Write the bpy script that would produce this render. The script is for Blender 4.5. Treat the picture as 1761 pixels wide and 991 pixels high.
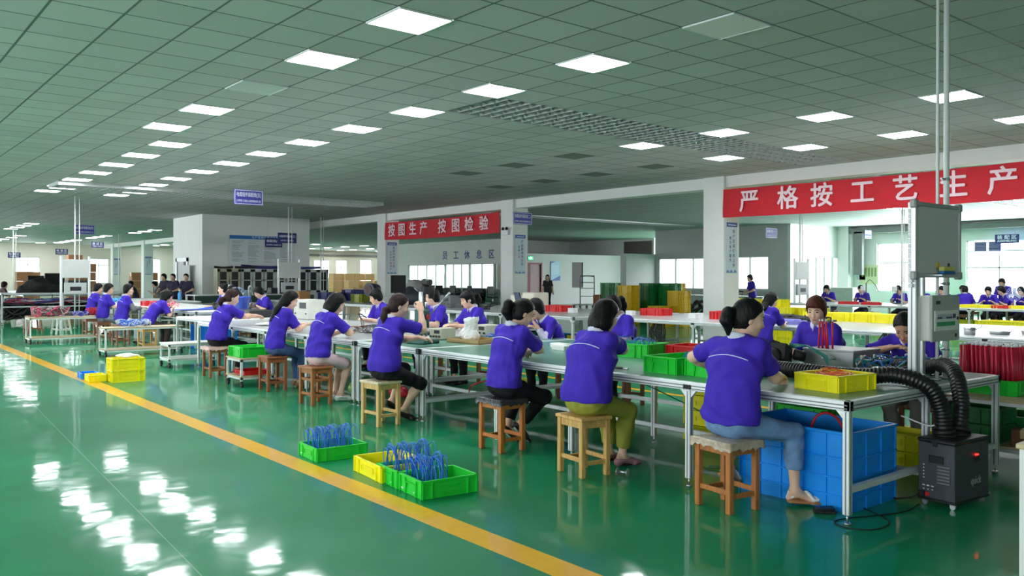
import bpy, math, random
import numpy as np
from mathutils import Vector, Matrix

for _o in list(bpy.data.objects): bpy.data.objects.remove(_o)
SC = bpy.context.scene
COL = SC.collection
PI = math.pi

# ---------------------------------------------------------------- camera
FPX, YAW, HY, ROLL, EYE = 1444.65, 0.686222, 477.185, 0.0024142, 1.55
cam_d = bpy.data.cameras.new('camera')
cam = bpy.data.objects.new('camera', cam_d); COL.objects.link(cam)
cam_d.sensor_fit = 'HORIZONTAL'; cam_d.sensor_width = 36.0
cam_d.lens = 36.0 * FPX / 1761.0
cam_d.shift_y = -(495.5 - HY) / 1761.0
cam_d.clip_start = 0.05; cam_d.clip_end = 400
cam.matrix_world = (Matrix.Translation((0, 0, EYE)) @ Matrix.Rotation(-YAW, 4, 'Z')
                    @ Matrix.Rotation(PI/2, 4, 'X') @ Matrix.Rotation(ROLL, 4, 'Z'))
SC.camera = cam

# ---------------------------------------------------------------- world, daylight, exposure
wd = bpy.data.worlds.new('overcast_sky'); SC.world = wd; wd.use_nodes = True
bg = wd.node_tree.nodes['Background']
bg.inputs[0].default_value = (0.93, 0.96, 1.0, 1); bg.inputs[1].default_value = 2.2
SC.view_settings.view_transform = 'Standard'
SC.view_settings.look = 'None'
SC.view_settings.gamma = 1.0
SC.view_settings.use_curve_mapping = False
SC.view_settings.exposure = 1.2
LAMP = 15.0          # emission of the ceiling panels
cy = SC.cycles
cy.use_denoising = True
cy.max_bounces = 7; cy.diffuse_bounces = 4; cy.glossy_bounces = 3
cy.transmission_bounces = 4; cy.transparent_max_bounces = 8
cy.sample_clamp_indirect = 6.0
cy.caustics_reflective = False; cy.caustics_refractive = False

CEIL = 3.954
def daylight(x, y, z, sx, sy, rot, e):
    """daylight coming in through one of the window fronts"""
    l = bpy.data.lights.new('window_daylight', 'AREA'); l.shape = 'RECTANGLE'
    l.size = sx; l.size_y = sy; l.energy = e; l.color = (0.93, 0.97, 1.0)
    o = bpy.data.objects.new('window_daylight', l); COL.objects.link(o)
    o.location = (x, y, z); o.rotation_euler = rot
    o['kind'] = 'helper'
    return o
daylight(-5.3, 12, 1.9, 40, 1.9, (PI/2, 0, -PI/2), 650)     # added daylight at the unseen left wall (behind the camera)
daylight(-5.3, 52, 1.9, 36, 1.9, (PI/2, 0, -PI/2), 1900)    # added farther along it to brighten the far wall and left background
daylight(37.9, 14.5, 2.0, 12, 2.2, (PI/2, 0, PI/2), 1700)    # windows of the right wall
daylight(25, 71.2, 2.0, 32, 1.8, (-PI/2, 0, 0), 1500)        # windows of the far wall

# ---------------------------------------------------------------- helpers
def lin(c):
    if isinstance(c, str):
        c = [int(c[i:i+2], 16) for i in (0, 2, 4)]
    return tuple(((v/255)/12.92 if v/255 <= 0.04045 else ((v/255+0.055)/1.055)**2.4) for v in c) + (1.0,)

_M = {}
def mat(name, color=(200, 200, 200), rough=0.5, metal=0.0, noise=0.0, nscale=8.0, bump=0.0, bscale=40.0,
        stretch=None, coat=0.0, spec=0.5, emit=0.0, var=0.0, alpha=None, trans=0.0, sheen=0.0):
    """procedural material: principled with noise-driven colour variation and bump"""
    if name in _M: return _M[name]
    m = bpy.data.materials.new(name); m.use_nodes = True
    nt = m.node_tree; N = nt.nodes; L = nt.links
    b = N['Principled BSDF']
    c = lin(color)
    b.inputs['Base Color'].default_value = c
    b.inputs['Roughness'].default_value = rough
    b.inputs['Metallic'].default_value = metal
    b.inputs['Specular IOR Level'].default_value = spec
    b.inputs['Coat Weight'].default_value = coat
    b.inputs['Coat Roughness'].default_value = 0.08
    if trans: b.inputs['Transmission Weight'].default_value = trans
    if alpha is not None: b.inputs['Alpha'].default_value = alpha
    if sheen: b.inputs['Sheen Weight'].default_value = sheen
    if emit:
        b.inputs['Emission Color'].default_value = c; b.inputs['Emission Strength'].default_value = emit
    tc = N.new('ShaderNodeTexCoord'); mp = N.new('ShaderNodeMapping')
    L.new(tc.outputs['Object'], mp.inputs['Vector'])
    if stretch: mp.inputs['Scale'].default_value = stretch
    if noise:
        n = N.new('ShaderNodeTexNoise'); n.inputs['Scale'].default_value = nscale; n.inputs['Detail'].default_value = 4
        L.new(mp.outputs[0], n.inputs['Vector'])
        r = N.new('ShaderNodeValToRGB')
        r.color_ramp.elements[0].position = 0.3; r.color_ramp.elements[1].position = 0.7
        r.color_ramp.elements[0].color = tuple(max(0, v*(1-noise)) for v in c[:3]) + (1,)
        r.color_ramp.elements[1].color = tuple(min(1, v*(1+noise)) for v in c[:3]) + (1,)
        L.new(n.outputs['Fac'], r.inputs['Fac']); L.new(r.outputs['Color'], b.inputs['Base Color'])
    if bump:
        n2 = N.new('ShaderNodeTexNoise'); n2.inputs['Scale'].default_value = bscale; n2.inputs['Detail'].default_value = 3
        L.new(mp.outputs[0], n2.inputs['Vector'])
        bp = N.new('ShaderNodeBump'); bp.inputs['Strength'].default_value = bump; bp.inputs['Distance'].default_value = 0.01
        L.new(n2.outputs['Fac'], bp.inputs['Height']); L.new(bp.outputs['Normal'], b.inputs['Normal'])
    _M[name] = m
    return m

def rotz(a): return np.array([[math.cos(a), -math.sin(a), 0], [math.sin(a), math.cos(a), 0], [0, 0, 1.0]])
def rotx(a): return np.array([[1.0, 0, 0], [0, math.cos(a), -math.sin(a)], [0, math.sin(a), math.cos(a)]])
def roty(a): return np.array([[math.cos(a), 0, math.sin(a)], [0, 1.0, 0], [-math.sin(a), 0, math.cos(a)]])
def nrm(v):
    v = np.asarray(v, float); n = np.linalg.norm(v)
    return v/n if n > 1e-9 else v

def _chamfer_template():
    V = []; idx = {}
    for sx in (-1, 1):
        for sy in (-1, 1):
            for sz in (-1, 1):
                for a in range(3):
                    idx[(sx, sy, sz, a)] = len(V); V.append(((sx, sy, sz), a))
    F = []
    sg = (-1, 1)
    def order(keys):
        pts = [np.array(k[:3], float)*np.array([1.0 if i == k[3] else 0.8 for i in range(3)]) for k in keys]
        c = sum(pts)/len(pts); n = nrm(c)
        u = nrm(pts[0]-c); w = np.cross(n, u)
        ang = [math.atan2(np.dot(p-c, w), np.dot(p-c, u)) for p in pts]
        return [idx[keys[i]] for i in np.argsort(ang)]
    for a in range(3):
        o = [i for i in range(3) if i != a]
        for s in sg:
            ks = []
            for p in sg:
                for q in sg:
                    k = [0, 0, 0]; k[a] = s; k[o[0]] = p; k[o[1]] = q
                    ks.append((k[0], k[1], k[2], a))
            F.append(order(ks))
    for a in range(3):
        b, c = [i for i in range(3) if i != a]
        for p in sg:
            for q in sg:
                ks = []
                for s in sg:
                    k = [0, 0, 0]; k[a] = s; k[b] = p; k[c] = q
                    ks.append((k[0], k[1], k[2], b)); ks.append((k[0], k[1], k[2], c))
                F.append(order(ks))
    for x in sg:
        for y in sg:
            for z in sg:
                F.append(order([(x, y, z, a) for a in range(3)]))
    S = np.array([v[0] for v in V], float); A = np.array([v[1] for v in V])
    return S, A, F
_CS, _CA, _CF = _chamfer_template()

class MB:
    """collects shapes, then links them as ONE mesh object"""
    def __init__(s): s.v = []; s.f = []; s.n = 0; s.sm = []
    def add(s, V, F, smooth=False):
        V = np.asarray(V, float)
        s.v.append(V); s.f += [tuple(i+s.n for i in f) for f in F]; s.sm += [smooth]*len(F); s.n += len(V)
        return s
    def box(s, c, d, R=None, bev=0.0):
        h = np.asarray(d, float)/2
        if bev > 0:
            b = min(bev, h.min()*0.9)
            V = _CS*h
            for a in range(3):
                m = _CA != a
                V[m, a] -= _CS[m, a]*b
            F = _CF
        else:
            V = np.array([(x, y, z) for x in (-1, 1) for y in (-1, 1) for z in (-1, 1)], float)*h
            F = [(0, 1, 3, 2), (4, 6, 7, 5), (0, 4, 5, 1), (2, 3, 7, 6), (0, 2, 6, 4), (1, 5, 7, 3)]
        if R is not None: V = V @ np.asarray(R).T
        return s.add(V+np.asarray(c, float), F)
    def b2(s, lo, hi, bev=0.0):
        lo = np.asarray(lo, float); hi = np.asarray(hi, float)
        return s.box((lo+hi)/2, np.abs(hi-lo), None, bev)
    def tube(s, P, r, n=8, caps=True, closed=False):
        P = np.asarray(P, float); k = len(P)
        r = np.full(k, r) if np.isscalar(r) else np.asarray(r, float)
        T = np.gradient(P, axis=0) if not closed else (np.roll(P, -1, 0)-np.roll(P, 1, 0))
        T /= np.linalg.norm(T, axis=1)[:, None]+1e-12
        up = np.array([0, 0, 1.0]) if abs(T[0][2]) < 0.9 else np.array([1.0, 0, 0])
        u = nrm(np.cross(T[0], up)); a = np.linspace(0, 2*PI, n, endpoint=False)
        V = []
        for i in range(k):
            u = nrm(u-T[i]*np.dot(u, T[i])); w = np.cross(T[i], u)
            V.append(P[i]+r[i]*(np.cos(a)[:, None]*u+np.sin(a)[:, None]*w))
        V = np.concatenate(V); F = []
        for i in range(k if closed else k-1):
            j = (i+1) % k
            for q in range(n):
                F.append((i*n+q, i*n+(q+1) % n, j*n+(q+1) % n, j*n+q))
        s.add(V, F, True)
        if caps and not closed:
            s.f.append(tuple(s.n-k*n+q for q in range(n-1, -1, -1))); s.sm.append(False)
            s.f.append(tuple(s.n-n+q for q in range(n))); s.sm.append(False)
        return s
    def cyl(s, a, b, r, n=12, r2=None):
        return s.tube([a, b], [r, r if r2 is None else r2], n)
    def lathe(s, prof, c=(0, 0, 0), n=20, R=None):
        a = np.linspace(0, 2*PI, n, endpoint=False); V = []
        for (r, z) in prof: V += [(r*math.cos(t), r*math.sin(t), z) for t in a]
        k = len(prof); F = []
        for i in range(k-1):
            for q in range(n): F.append((i*n+q, i*n+(q+1) % n, (i+1)*n+(q+1) % n, (i+1)*n+q))
        if prof[0][0] > 1e-6: F.append(tuple(range(n-1, -1, -1)))
        if prof[-1][0] > 1e-6: F.append(tuple((k-1)*n+q for q in range(n)))
        V = np.array(V)
        if R is not None: V = V @ np.asarray(R).T
        return s.add(V+np.asarray(c, float), F, True)
    def ell(s, c, r, R=None, n=12, m=8):
        V = []; F = []
        for i in range(m+1):
            t = PI*i/m
            for j in range(n):
                p = 2*PI*j/n
                V.append((math.sin(t)*math.cos(p), math.sin(t)*math.sin(p), -math.cos(t)))
        for i in range(m):
            for j in range(n): F.append((i*n+j, i*n+(j+1) % n, (i+1)*n+(j+1) % n, (i+1)*n+j))
        V = np.array(V)*np.asarray(r, float)
        if R is not None: V = V @ np.asarray(R).T
        return s.add(V+np.asarray(c, float), F, True)
    def prism(s, poly, z0, z1, R=None, c=(0, 0, 0)):
        n = len(poly)
        V = np.array([(x, y, z0) for x, y in poly]+[(x, y, z1) for x, y in poly], float)
        if R is not None: V = V @ np.asarray(R).T
        F = [tuple(range(n-1, -1, -1)), tuple(range(n, 2*n))]+[(i, (i+1) % n, n+(i+1) % n, n+i) for i in range(n)]
        return s.add(V+np.asarray(c, float), F)
    def mesh(s, name):
        me = bpy.data.meshes.new(name)
        me.from_pydata(np.concatenate(s.v).tolist(), [], s.f)
        me.polygons.foreach_set('use_smooth', s.sm)
        me.update()
        return me
    def build(s, name, m, parent=None, loc=None, rz=0.0):
        o = bpy.data.objects.new(name, s.mesh(name))
        if m: o.data.materials.append(m)
        COL.objects.link(o)
        if parent is not None: o.parent = parent
        if loc is not None: o.location = loc
        if rz: o.rotation_euler = (0, 0, rz)
        return o

def tag(o, label, cat, group=None, kind=None):
    o['label'] = label; o['category'] = cat
    if group: o['group'] = group
    if kind: o['kind'] = kind
    return o
def thing(name, label, cat, loc=(0, 0, 0), rz=0.0, group=None):
    o = bpy.data.objects.new(name, None); COL.objects.link(o)
    o.location = loc; o.rotation_euler = (0, 0, rz); o.empty_display_size = 0.1
    return tag(o, label, cat, group)
def structure(name, mb, m):
    o = mb.build(name, m); o['kind'] = 'structure'
    return o
KIDS = {}
def dup(root, loc=None, rz=None, label=None, group=None, parent=None):
    """copy of a thing with copies of its parts and sub-parts"""
    r = root.copy(); COL.objects.link(r)
    if parent is not None: r.parent = parent
    if loc is not None: r.location = loc
    if rz is not None: r.rotation_euler = (0, 0, rz)
    if label: r['label'] = label
    if group: r['group'] = group
    for ch in [o for o in COL.objects if o.parent == root]:
        dup(ch, parent=r)
    return r

RX90 = Matrix.Rotation(PI/2, 4, 'X')
_T = {}
def text(body, size, m, parent, loc, face='-Y', name='lettering', ext=0.001, rz=0.0, spacing=1.0, line=1.0, al='CENTER', bold=0.0, fit=None):
    """lettering as a mesh; face: the way the reader sees it from"""
    key = (body, size, ext, spacing, line, al, bold)
    if key not in _T:
        cu = bpy.data.curves.new('lettering', 'FONT'); cu.body = body; cu.size = size; cu.extrude = ext
        cu.align_x = al; cu.align_y = 'CENTER'; cu.space_character = spacing; cu.space_line = line
        cu.resolution_u = 2
        t = bpy.data.objects.new('lettering', cu); COL.objects.link(t)
        bpy.context.view_layer.update()
        me = bpy.data.meshes.new_from_object(t.evaluated_get(bpy.context.evaluated_depsgraph_get()))
        bpy.data.objects.remove(t)
        if bold:
            V = np.empty(len(me.vertices)*3); me.vertices.foreach_get('co', V); V = V.reshape(-1, 3); F = [tuple(p.vertices) for p in me.polygons]
            mb = MB()
            for i in range(7):
                a = 2*PI*i/6; r = 0 if i == 6 else bold*size
                mb.add(V+np.array([r*math.cos(a), r*math.sin(a), 0.0002*i]), F)
            me = mb.mesh('lettering')
        _T[key] = me
    me = _T[key].copy() if len(_T[key].materials) and _T[key].materials[0] != m else _T[key]
    me.materials.clear(); me.materials.append(m)
    o = bpy.data.objects.new(name, me); COL.objects.link(o)
    R = RX90 if face == '-Y' else (Matrix.Rotation(-PI/2, 4, 'Z') @ RX90 if face == '-X' else Matrix.Identity(4))
    if parent is not None: o.parent = parent
    S = Matrix.Identity(4)
    if fit:
        xs = [v.co.x for v in me.vertices]; S[0][0] = min(1.15, fit/(max(xs)-min(xs)))
    o.matrix_local = Matrix.Translation(loc) @ Matrix.Rotation(rz, 4, 'Z') @ R @ S
    return o
ORD = ['first', 'second', 'third', 'fourth', 'fifth', 'sixth', 'seventh', 'eighth', 'ninth', 'tenth', 'eleventh', 'twelfth',
       'thirteenth', 'fourteenth', 'fifteenth', 'sixteenth', 'seventeenth', 'eighteenth']
rnd = random.Random(5)
# ---------------------------------------------------------------- setting materials
def floor_mat():
    m = bpy.data.materials.new('green_epoxy_floor'); m.use_nodes = True
    nt = m.node_tree; N = nt.nodes; L = nt.links; b = N['Principled BSDF']
    tc = N.new('ShaderNodeTexCoord'); sp = N.new('ShaderNodeSeparateXYZ'); L.new(tc.outputs['Object'], sp.inputs[0])
    def band(src, a, c):
        g = N.new('ShaderNodeMath'); g.operation = 'GREATER_THAN'; L.new(src, g.inputs[0]); g.inputs[1].default_value = a
        l = N.new('ShaderNodeMath'); l.operation = 'LESS_THAN'; L.new(src, l.inputs[0]); l.inputs[1].default_value = c
        k = N.new('ShaderNodeMath'); k.operation = 'MULTIPLY'; L.new(g.outputs[0], k.inputs[0]); L.new(l.outputs[0], k.inputs[1])
        return k.outputs[0]
    def mix(fac, a, c):
        x = N.new('ShaderNodeMix'); x.data_type = 'RGBA'
        if fac is not None: L.new(fac, x.inputs['Factor'])
        for s, v in (('A', a), ('B', c)):
            if isinstance(v, tuple): x.inputs[s if False else (6 if s == 'A' else 7)].default_value = v
            else: L.new(v, x.inputs[6 if s == 'A' else 7])
        return x.outputs[2]
    n1 = N.new('ShaderNodeTexNoise'); n1.inputs['Scale'].default_value = 0.7; n1.inputs['Detail'].default_value = 5
    L.new(tc.outputs['Object'], n1.inputs['Vector'])
    rp = N.new('ShaderNodeValToRGB'); rp.color_ramp.elements[0].position = 0.35; rp.color_ramp.elements[1].position = 0.7
    rp.color_ramp.elements[0].color = lin((14, 126, 80)); rp.color_ramp.elements[1].color = lin((28, 148, 98))
    L.new(n1.outputs['Fac'], rp.inputs['Fac'])
    n3 = N.new('ShaderNodeTexNoise'); n3.inputs['Scale'].default_value = 14; n3.inputs['Detail'].default_value = 4
    L.new(tc.outputs['Object'], n3.inputs['Vector'])
    yl = mix(n3.outputs['Fac'], lin((236, 172, 0)), lin((250, 194, 6)))
    col = mix(band(sp.outputs['X'], 2.93, 3.135), rp.outputs['Color'], yl)
    col = mix(band(sp.outputs['X'], 8.66, 8.78), col, yl)
    # thin scratch joint running away in the walkway
    ad = N.new('ShaderNodeMath'); ad.operation = 'MULTIPLY_ADD'; L.new(sp.outputs['Y'], ad.inputs[0])
    ad.inputs[1].default_value = -0.062; L.new(sp.outputs['X'], ad.inputs[2])
    col = mix(band(ad.outputs[0], 1.241, 1.248), col, lin((120, 170, 145)))
    L.new(col, b.inputs['Base Color'])
    b.inputs['Roughness'].default_value = 0.5
    b.inputs['Specular IOR Level'].default_value = 0.08
    b.inputs['Coat Weight'].default_value = 0.62; b.inputs['Coat IOR'].default_value = 1.5
    n4 = N.new('ShaderNodeTexNoise'); n4.inputs['Scale'].default_value = 1.6; n4.inputs['Detail'].default_value = 6
    L.new(tc.outputs['Object'], n4.inputs['Vector'])
    mr = N.new('ShaderNodeMapRange'); mr.inputs[1].default_value = 0.35; mr.inputs[2].default_value = 0.7
    mr.inputs[3].default_value = 0.04; mr.inputs[4].default_value = 0.10
    L.new(n4.outputs['Fac'], mr.inputs[0]); L.new(mr.outputs[0], b.inputs['Coat Roughness'])
    w = N.new('ShaderNodeTexNoise'); w.inputs['Scale'].default_value = 2.2; w.inputs['Detail'].default_value = 2.5
    L.new(tc.outputs['Object'], w.inputs['Vector'])
    bp = N.new('ShaderNodeBump'); bp.inputs['Strength'].default_value = 0.16; bp.inputs['Distance'].default_value = 0.02
    L.new(w.outputs['Fac'], bp.inputs['Height']); L.new(bp.outputs['Normal'], b.inputs['Coat Normal'])
    return m

TX, TY, PX, PY = 4.241, 6.703, 0.6039, 0.6        # a tile centre and the tile pitch
def ceiling_mat():
    m = bpy.data.materials.new('ceiling_tiles'); m.use_nodes = True
    nt = m.node_tree; N = nt.nodes; L = nt.links; b = N['Principled BSDF']
    tc = N.new('ShaderNodeTexCoord'); sp = N.new('ShaderNodeSeparateXYZ'); L.new(tc.outputs['Object'], sp.inputs[0])
    def line(src, c, p, half):
        a = N.new('ShaderNodeMath'); a.operation = 'SUBTRACT'; L.new(src, a.inputs[0]); a.inputs[1].default_value = c - p/2 - 40*p
        d = N.new('ShaderNodeMath'); d.operation = 'DIVIDE'; L.new(a.outputs[0], d.inputs[0]); d.inputs[1].default_value = p
        q = N.new('ShaderNodeMath'); q.operation = 'PINGPONG'; L.new(d.outputs[0], q.inputs[0]); q.inputs[1].default_value = 0.5
        l = N.new('ShaderNodeMath'); l.operation = 'LESS_THAN'; L.new(q.outputs[0], l.inputs[0]); l.inputs[1].default_value = half/p
        return l.outputs[0], d.outputs[0]
    lx, cx = line(sp.outputs['X'], TX, PX, 0.012); ly, cyy = line(sp.outputs['Y'], TY, PY, 0.012)
    mx = N.new('ShaderNodeMath'); mx.operation = 'MAXIMUM'; L.new(lx, mx.inputs[0]); L.new(ly, mx.inputs[1])
    # each tile a little lighter or darker than its neighbour
    fx = N.new('ShaderNodeMath'); fx.operation = 'FLOOR'; L.new(cx, fx.inputs[0])
    fy = N.new('ShaderNodeMath'); fy.operation = 'FLOOR'; L.new(cyy, fy.inputs[0])
    cb = N.new('ShaderNodeCombineXYZ'); L.new(fx.outputs[0], cb.inputs[0]); L.new(fy.outputs[0], cb.inputs[1])
    wn = N.new('ShaderNodeTexWhiteNoise'); wn.noise_dimensions = '2D'; L.new(cb.outputs[0], wn.inputs['Vector'])
    rp = N.new('ShaderNodeValToRGB'); rp.color_ramp.elements[0].color = lin((184, 185, 184)); rp.color_ramp.elements[1].color = lin((195, 196, 195))
    L.new(wn.outputs['Value'], rp.inputs['Fac'])
    x = N.new('ShaderNodeMix'); x.data_type = 'RGBA'; L.new(mx.outputs[0], x.inputs['Factor'])
    L.new(rp.outputs['Color'], x.inputs[6]); x.inputs[7].default_value = lin((92, 98, 94))
    L.new(x.outputs[2], b.inputs['Base Color'])
    r = N.new('ShaderNodeMapRange'); L.new(mx.outputs[0], r.inputs[0]); r.inputs[3].default_value = 0.75; r.inputs[4].default_value = 0.55
    L.new(r.outputs[0], b.inputs['Roughness'])
    n = N.new('ShaderNodeTexNoise'); n.inputs['Scale'].default_value = 60; L.new(tc.outputs['Object'], n.inputs['Vector'])
    ss = N.new('ShaderNodeMath'); ss.operation = 'MULTIPLY_ADD'; L.new(mx.outputs[0], ss.inputs[0]); ss.inputs[1].default_value = -3.0
    L.new(n.outputs['Fac'], ss.inputs[2])
    bp = N.new('ShaderNodeBump'); bp.inputs['Strength'].default_value = 0.12; bp.inputs['Distance'].default_value = 0.005
    L.new(ss.outputs[0], bp.inputs['Height']); L.new(bp.outputs['Normal'], b.inputs['Normal'])
    return m

M_wall = mat('white_wall_paint', (226, 226, 224), 0.7, noise=0.03, nscale=1.2, bump=0.05, bscale=30)
M_col = mat('column_paint', (232, 232, 230), 0.6, noise=0.02, nscale=2, bump=0.04, bscale=30)
M_farwall = mat('cream_wall_paint', (232, 224, 212), 0.7, noise=0.03, nscale=0.8, bump=0.05)
M_grey = mat('grey_partition_paint', (196, 198, 198), 0.6, noise=0.03, nscale=1.0)
M_frame = mat('white_window_frame', (215, 218, 220), 0.4, noise=0.03)
M_glass = None
def glass_mat():
    m = bpy.data.materials.new('window_glass'); m.use_nodes = True
    nt = m.node_tree; N = nt.nodes; L = nt.links
    out = N['Material Output']; N.remove(N['Principled BSDF'])
    t = N.new('ShaderNodeBsdfTransparent'); t.inputs[0].default_value = (0.96, 0.98, 0.98, 1)
    g = N.new('ShaderNodeBsdfGlossy'); g.inputs['Roughness'].default_value = 0.03
    lw = N.new('ShaderNodeLayerWeight'); lw.inputs[0].default_value = 0.3
    f = N.new('ShaderNodeMapRange'); L.new(lw.outputs['Facing'], f.inputs[0]); f.inputs[3].default_value = 0.03; f.inputs[4].default_value = 0.30
    nz = N.new('ShaderNodeTexNoise'); nz.inputs['Scale'].default_value = 3
    bp = N.new('ShaderNodeBump'); bp.inputs['Strength'].default_value = 0.03
    L.new(nz.outputs['Fac'], bp.inputs['Height']); L.new(bp.outputs['Normal'], g.inputs['Normal'])
    x = N.new('ShaderNodeMixShader'); L.new(f.outputs[0], x.inputs[0]); L.new(t.outputs[0], x.inputs[1]); L.new(g.outputs[0], x.inputs[2])
    L.new(x.outputs[0], out.inputs['Surface'])
    return m
M_glass = glass_mat()

# ---------------------------------------------------------------- floor and ceiling
structure('floor', MB().b2((-5.2, -8, -0.1), (44, 76, 0)), floor_mat())
G1 = (TX+4.5*PX, TX+19.5*PX, TY+3.5*PY, TY+5.5*PY)   # louvred strip over the first hall
_c = MB()
x0, x1, y0, y1 = G1
_c.b2((-5.2, -8, CEIL), (x0, 70.2, CEIL+0.06))
for a in ((x1, -8, 33.1, 70.2), (33.1, -8, 37.6, 21.05), (33.1, 28.7, 39, 41.6), (33.1, 53.5, 44, 70.2)):
    _c.b2((a[0], a[1], CEIL), (a[2], a[3], CEIL+0.06))
_c.b2((x0, -8, CEIL), (x1, y0, CEIL+0.06)); _c.b2((x0, y1, CEIL), (x1, 70.2, CEIL+0.06))
_c.b2((x0-0.02, y0-0.02, CEIL+0.5), (x1+0.02, y1+0.02, CEIL+0.54))
for a in ((x0-0.02, x0, y0, y1), (x1, x1+0.02, y0, y1), (x0, x1, y0-0.02, y0), (x0, x1, y1, y1+0.02)):
    _c.b2((a[0], a[2], CEIL+0.06), (a[1], a[3], CEIL+0.5))
structure('ceiling', _c, ceiling_mat())

M_louver = mat('grey_louver_metal', (205, 208, 208), 0.35, metal=0.3, noise=0.04)
def louver(name, label, x0, x1, y0, y1, z, cx=0.2, cyy=0.3):
    mb = MB(); nx = max(1, round((x1-x0)/cx)); ny = max(1, round((y1-y0)/cyy))
    for i in range(nx+1):
        x = x0+(x1-x0)*i/nx
        mb.box((x, (y0+y1)/2, z+0.05), (0.012, y1-y0, 0.10))
        if i < nx:
            for j in range(ny):
                y = y0+(y1-y0)*(j+0.5)/ny
                mb.box((x+cx/2, y, z+0.045), (cx*0.95, 0.012, 0.08), roty(0.0) @ rotz(0.55))
    for j in range(ny+1):
        mb.box(((x0+x1)/2, y0+(y1-y0)*j/ny, z+0.05), (x1-x0, 0.014, 0.10))
    o = mb.build(name, M_louver); tag(o, label, 'ceiling grille', 'ceiling grilles')
    return o
louver('ceiling_grille', 'long grey louvred ceiling grille running across the front hall', x0, x1, y0, y1, CEIL)
# three more strips, flush in the tiles farther back
louver('ceiling_grille', 'narrow far louvred ceiling strip behind the hanging cable sign', TX+0.5*PX, TX+16*PX, 23.5, 24.7, CEIL-0.1)
louver('ceiling_grille', 'louvred ceiling grille above the long red banner on the right', 18.2, 30.0, 9.4, 10.6, CEIL-0.1)
louver('ceiling_grille', 'louvred ceiling strip beyond the beam over the staff rest corner', 17.5, 31, 24.6, 25.4, CEIL-0.03)

# ---------------------------------------------------------------- walls
def wall(name, axis, pos, a0, a1, th, holes, m=None, z1=CEIL, z0=0.0):
    """wall across axis 'X' (plane X=pos) or 'Y'; holes: (a0, a1, z0, z1)"""
    mb = MB()
    def bx(p, q, r, t):
        if q-p < 1e-4 or t-r < 1e-4: return
        if axis == 'X': mb.b2((pos, p, r), (pos+th, q, t))
        else: mb.b2((p, pos, r), (q, pos+th, t))
    cur = a0
    for (h0, h1, r, t) in sorted(holes):
        bx(cur, h0, z0, z1); bx(h0, h1, z0, r); bx(h0, h1, t, z1); cur = h1
    bx(cur, a1, z0, z1)
    return structure(name, mb, m or M_wall)
_wn = [0]
def window(axis, pos, a0, a1, z0, z1, nv, nh=(), fr=0.06, depth=0.1):
    """framed window in a wall opening, with its panes; nv mullions, nh transom heights"""
    _wn[0] += 1
    root = bpy.data.objects.new('window_%d' % _wn[0], None); COL.objects.link(root); root['kind'] = 'structure'
    mb = MB(); gl = MB()
    def bx(m, p, q, r, t, d):
        lo, hi = pos-d/2, pos+d/2
        if axis == 'X': m.b2((lo, p, r), (hi, q, t))
        else: m.b2((p, lo, r), (q, hi, t))
    bx(mb, a0, a1, z0, z0+fr, depth); bx(mb, a0, a1, z1-fr, z1, depth)
    bx(mb, a0, a0+fr, z0, z1, depth); bx(mb, a1-fr, a1, z0, z1, depth)
    for i in range(nv):
        a = a0+(a1-a0)*(i+1)/(nv+1); bx(mb, a-fr/2, a+fr/2, z0, z1, depth*0.8)
    for z in nh: bx(mb, a0, a1, z-fr/2, z+fr/2, depth*0.8)
    bx(gl, a0+fr/2, a1-fr/2, z0+fr/2, z1-fr/2, 0.008)
    f = mb.build('window_frame', M_frame, root); gl.build('window_pane', M_glass, root)
    return root

XB = 16.41      # the row of columns
_bm = MB()
_bm.b2((XB+0.08, -8, 3.69), (XB+0.5, 76, CEIL))
structure('beam', _bm, M_col)
COLY = [4.4, 12.16, 20.0, 27.6, 35.35, 43.1, 50.85, 58.6, 66.35]
for i, y in enumerate(COLY):
    mb = MB(); mb.b2((XB, y, 0), (XB+0.6, y+0.6, CEIL), 0.008)
    structure('column_%d' % (i+1), mb, M_col)

# hall block with the notice board
mb = MB(); mb.b2((11.22, 32.45, 0), (15.66, 35.9, CEIL)); structure('wall_block', mb, M_col)
# lift-like door frame on its left face
dr = bpy.data.objects.new('door_1', None); COL.objects.link(dr); dr['kind'] = 'structure'
M_steel = mat('brushed_steel', (186, 190, 194), 0.3, metal=0.85, noise=0.04, bump=0.03, bscale=80, stretch=(1, 1, 0.05))
M_dark = mat('dark_plastic', (24, 25, 28), 0.45, noise=0.1, bump=0.05)
f = MB(); f.b2((11.17, 34.0, 0), (11.24, 34.15, 2.3)); f.b2((11.17, 35.3, 0), (11.24, 35.45, 2.3)); f.b2((11.17, 34.0, 2.15), (11.24, 35.45, 2.3))
f.build('door_frame', M_steel, dr)
MB().b2((11.205, 34.55, 0), (11.225, 35.3, 2.15)).build('door_leaf', mat('grey_door', (176, 178, 178), 0.4, noise=0.03), dr)
MB().b2((11.21, 34.15, 0), (11.222, 34.55, 2.15)).build('door_gap', M_dark, dr)

# unseen left wall (behind the camera), window band added for daylight
lw = [(y, y+3.4, 1.0, 2.9) for y in np.arange(-6, 72, 4.2)]
wall('wall_left', 'X', -5.2, -8, 76, -0.2, lw)
for h in lw: window('X', -5.3, h[0], h[1], h[2], h[3], 2)
wall('wall_back', 'Y', -8, -5.2, 44, -0.2, [])
# far wall
fh = [(10.75, 12.32, 1.0, 2.95), (15.6, 17.05, 1.0, 2.92), (19.7, 20.9, 1.0, 2.95), (25.5, 26.9, 1.0, 2.95), (34.2, 35.75, 1.35, 3.1), (36.4, 37.55, 1.2, 3.12), (38.9, 40.15, 1.0, 3.2)]
wall('wall_far', 'Y', 70, -5.2, 44, 0.2, fh, M_farwall)
for h in fh: window('Y', 70.1, h[0], h[1], h[2], h[3], 1, (2.4,))
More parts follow.
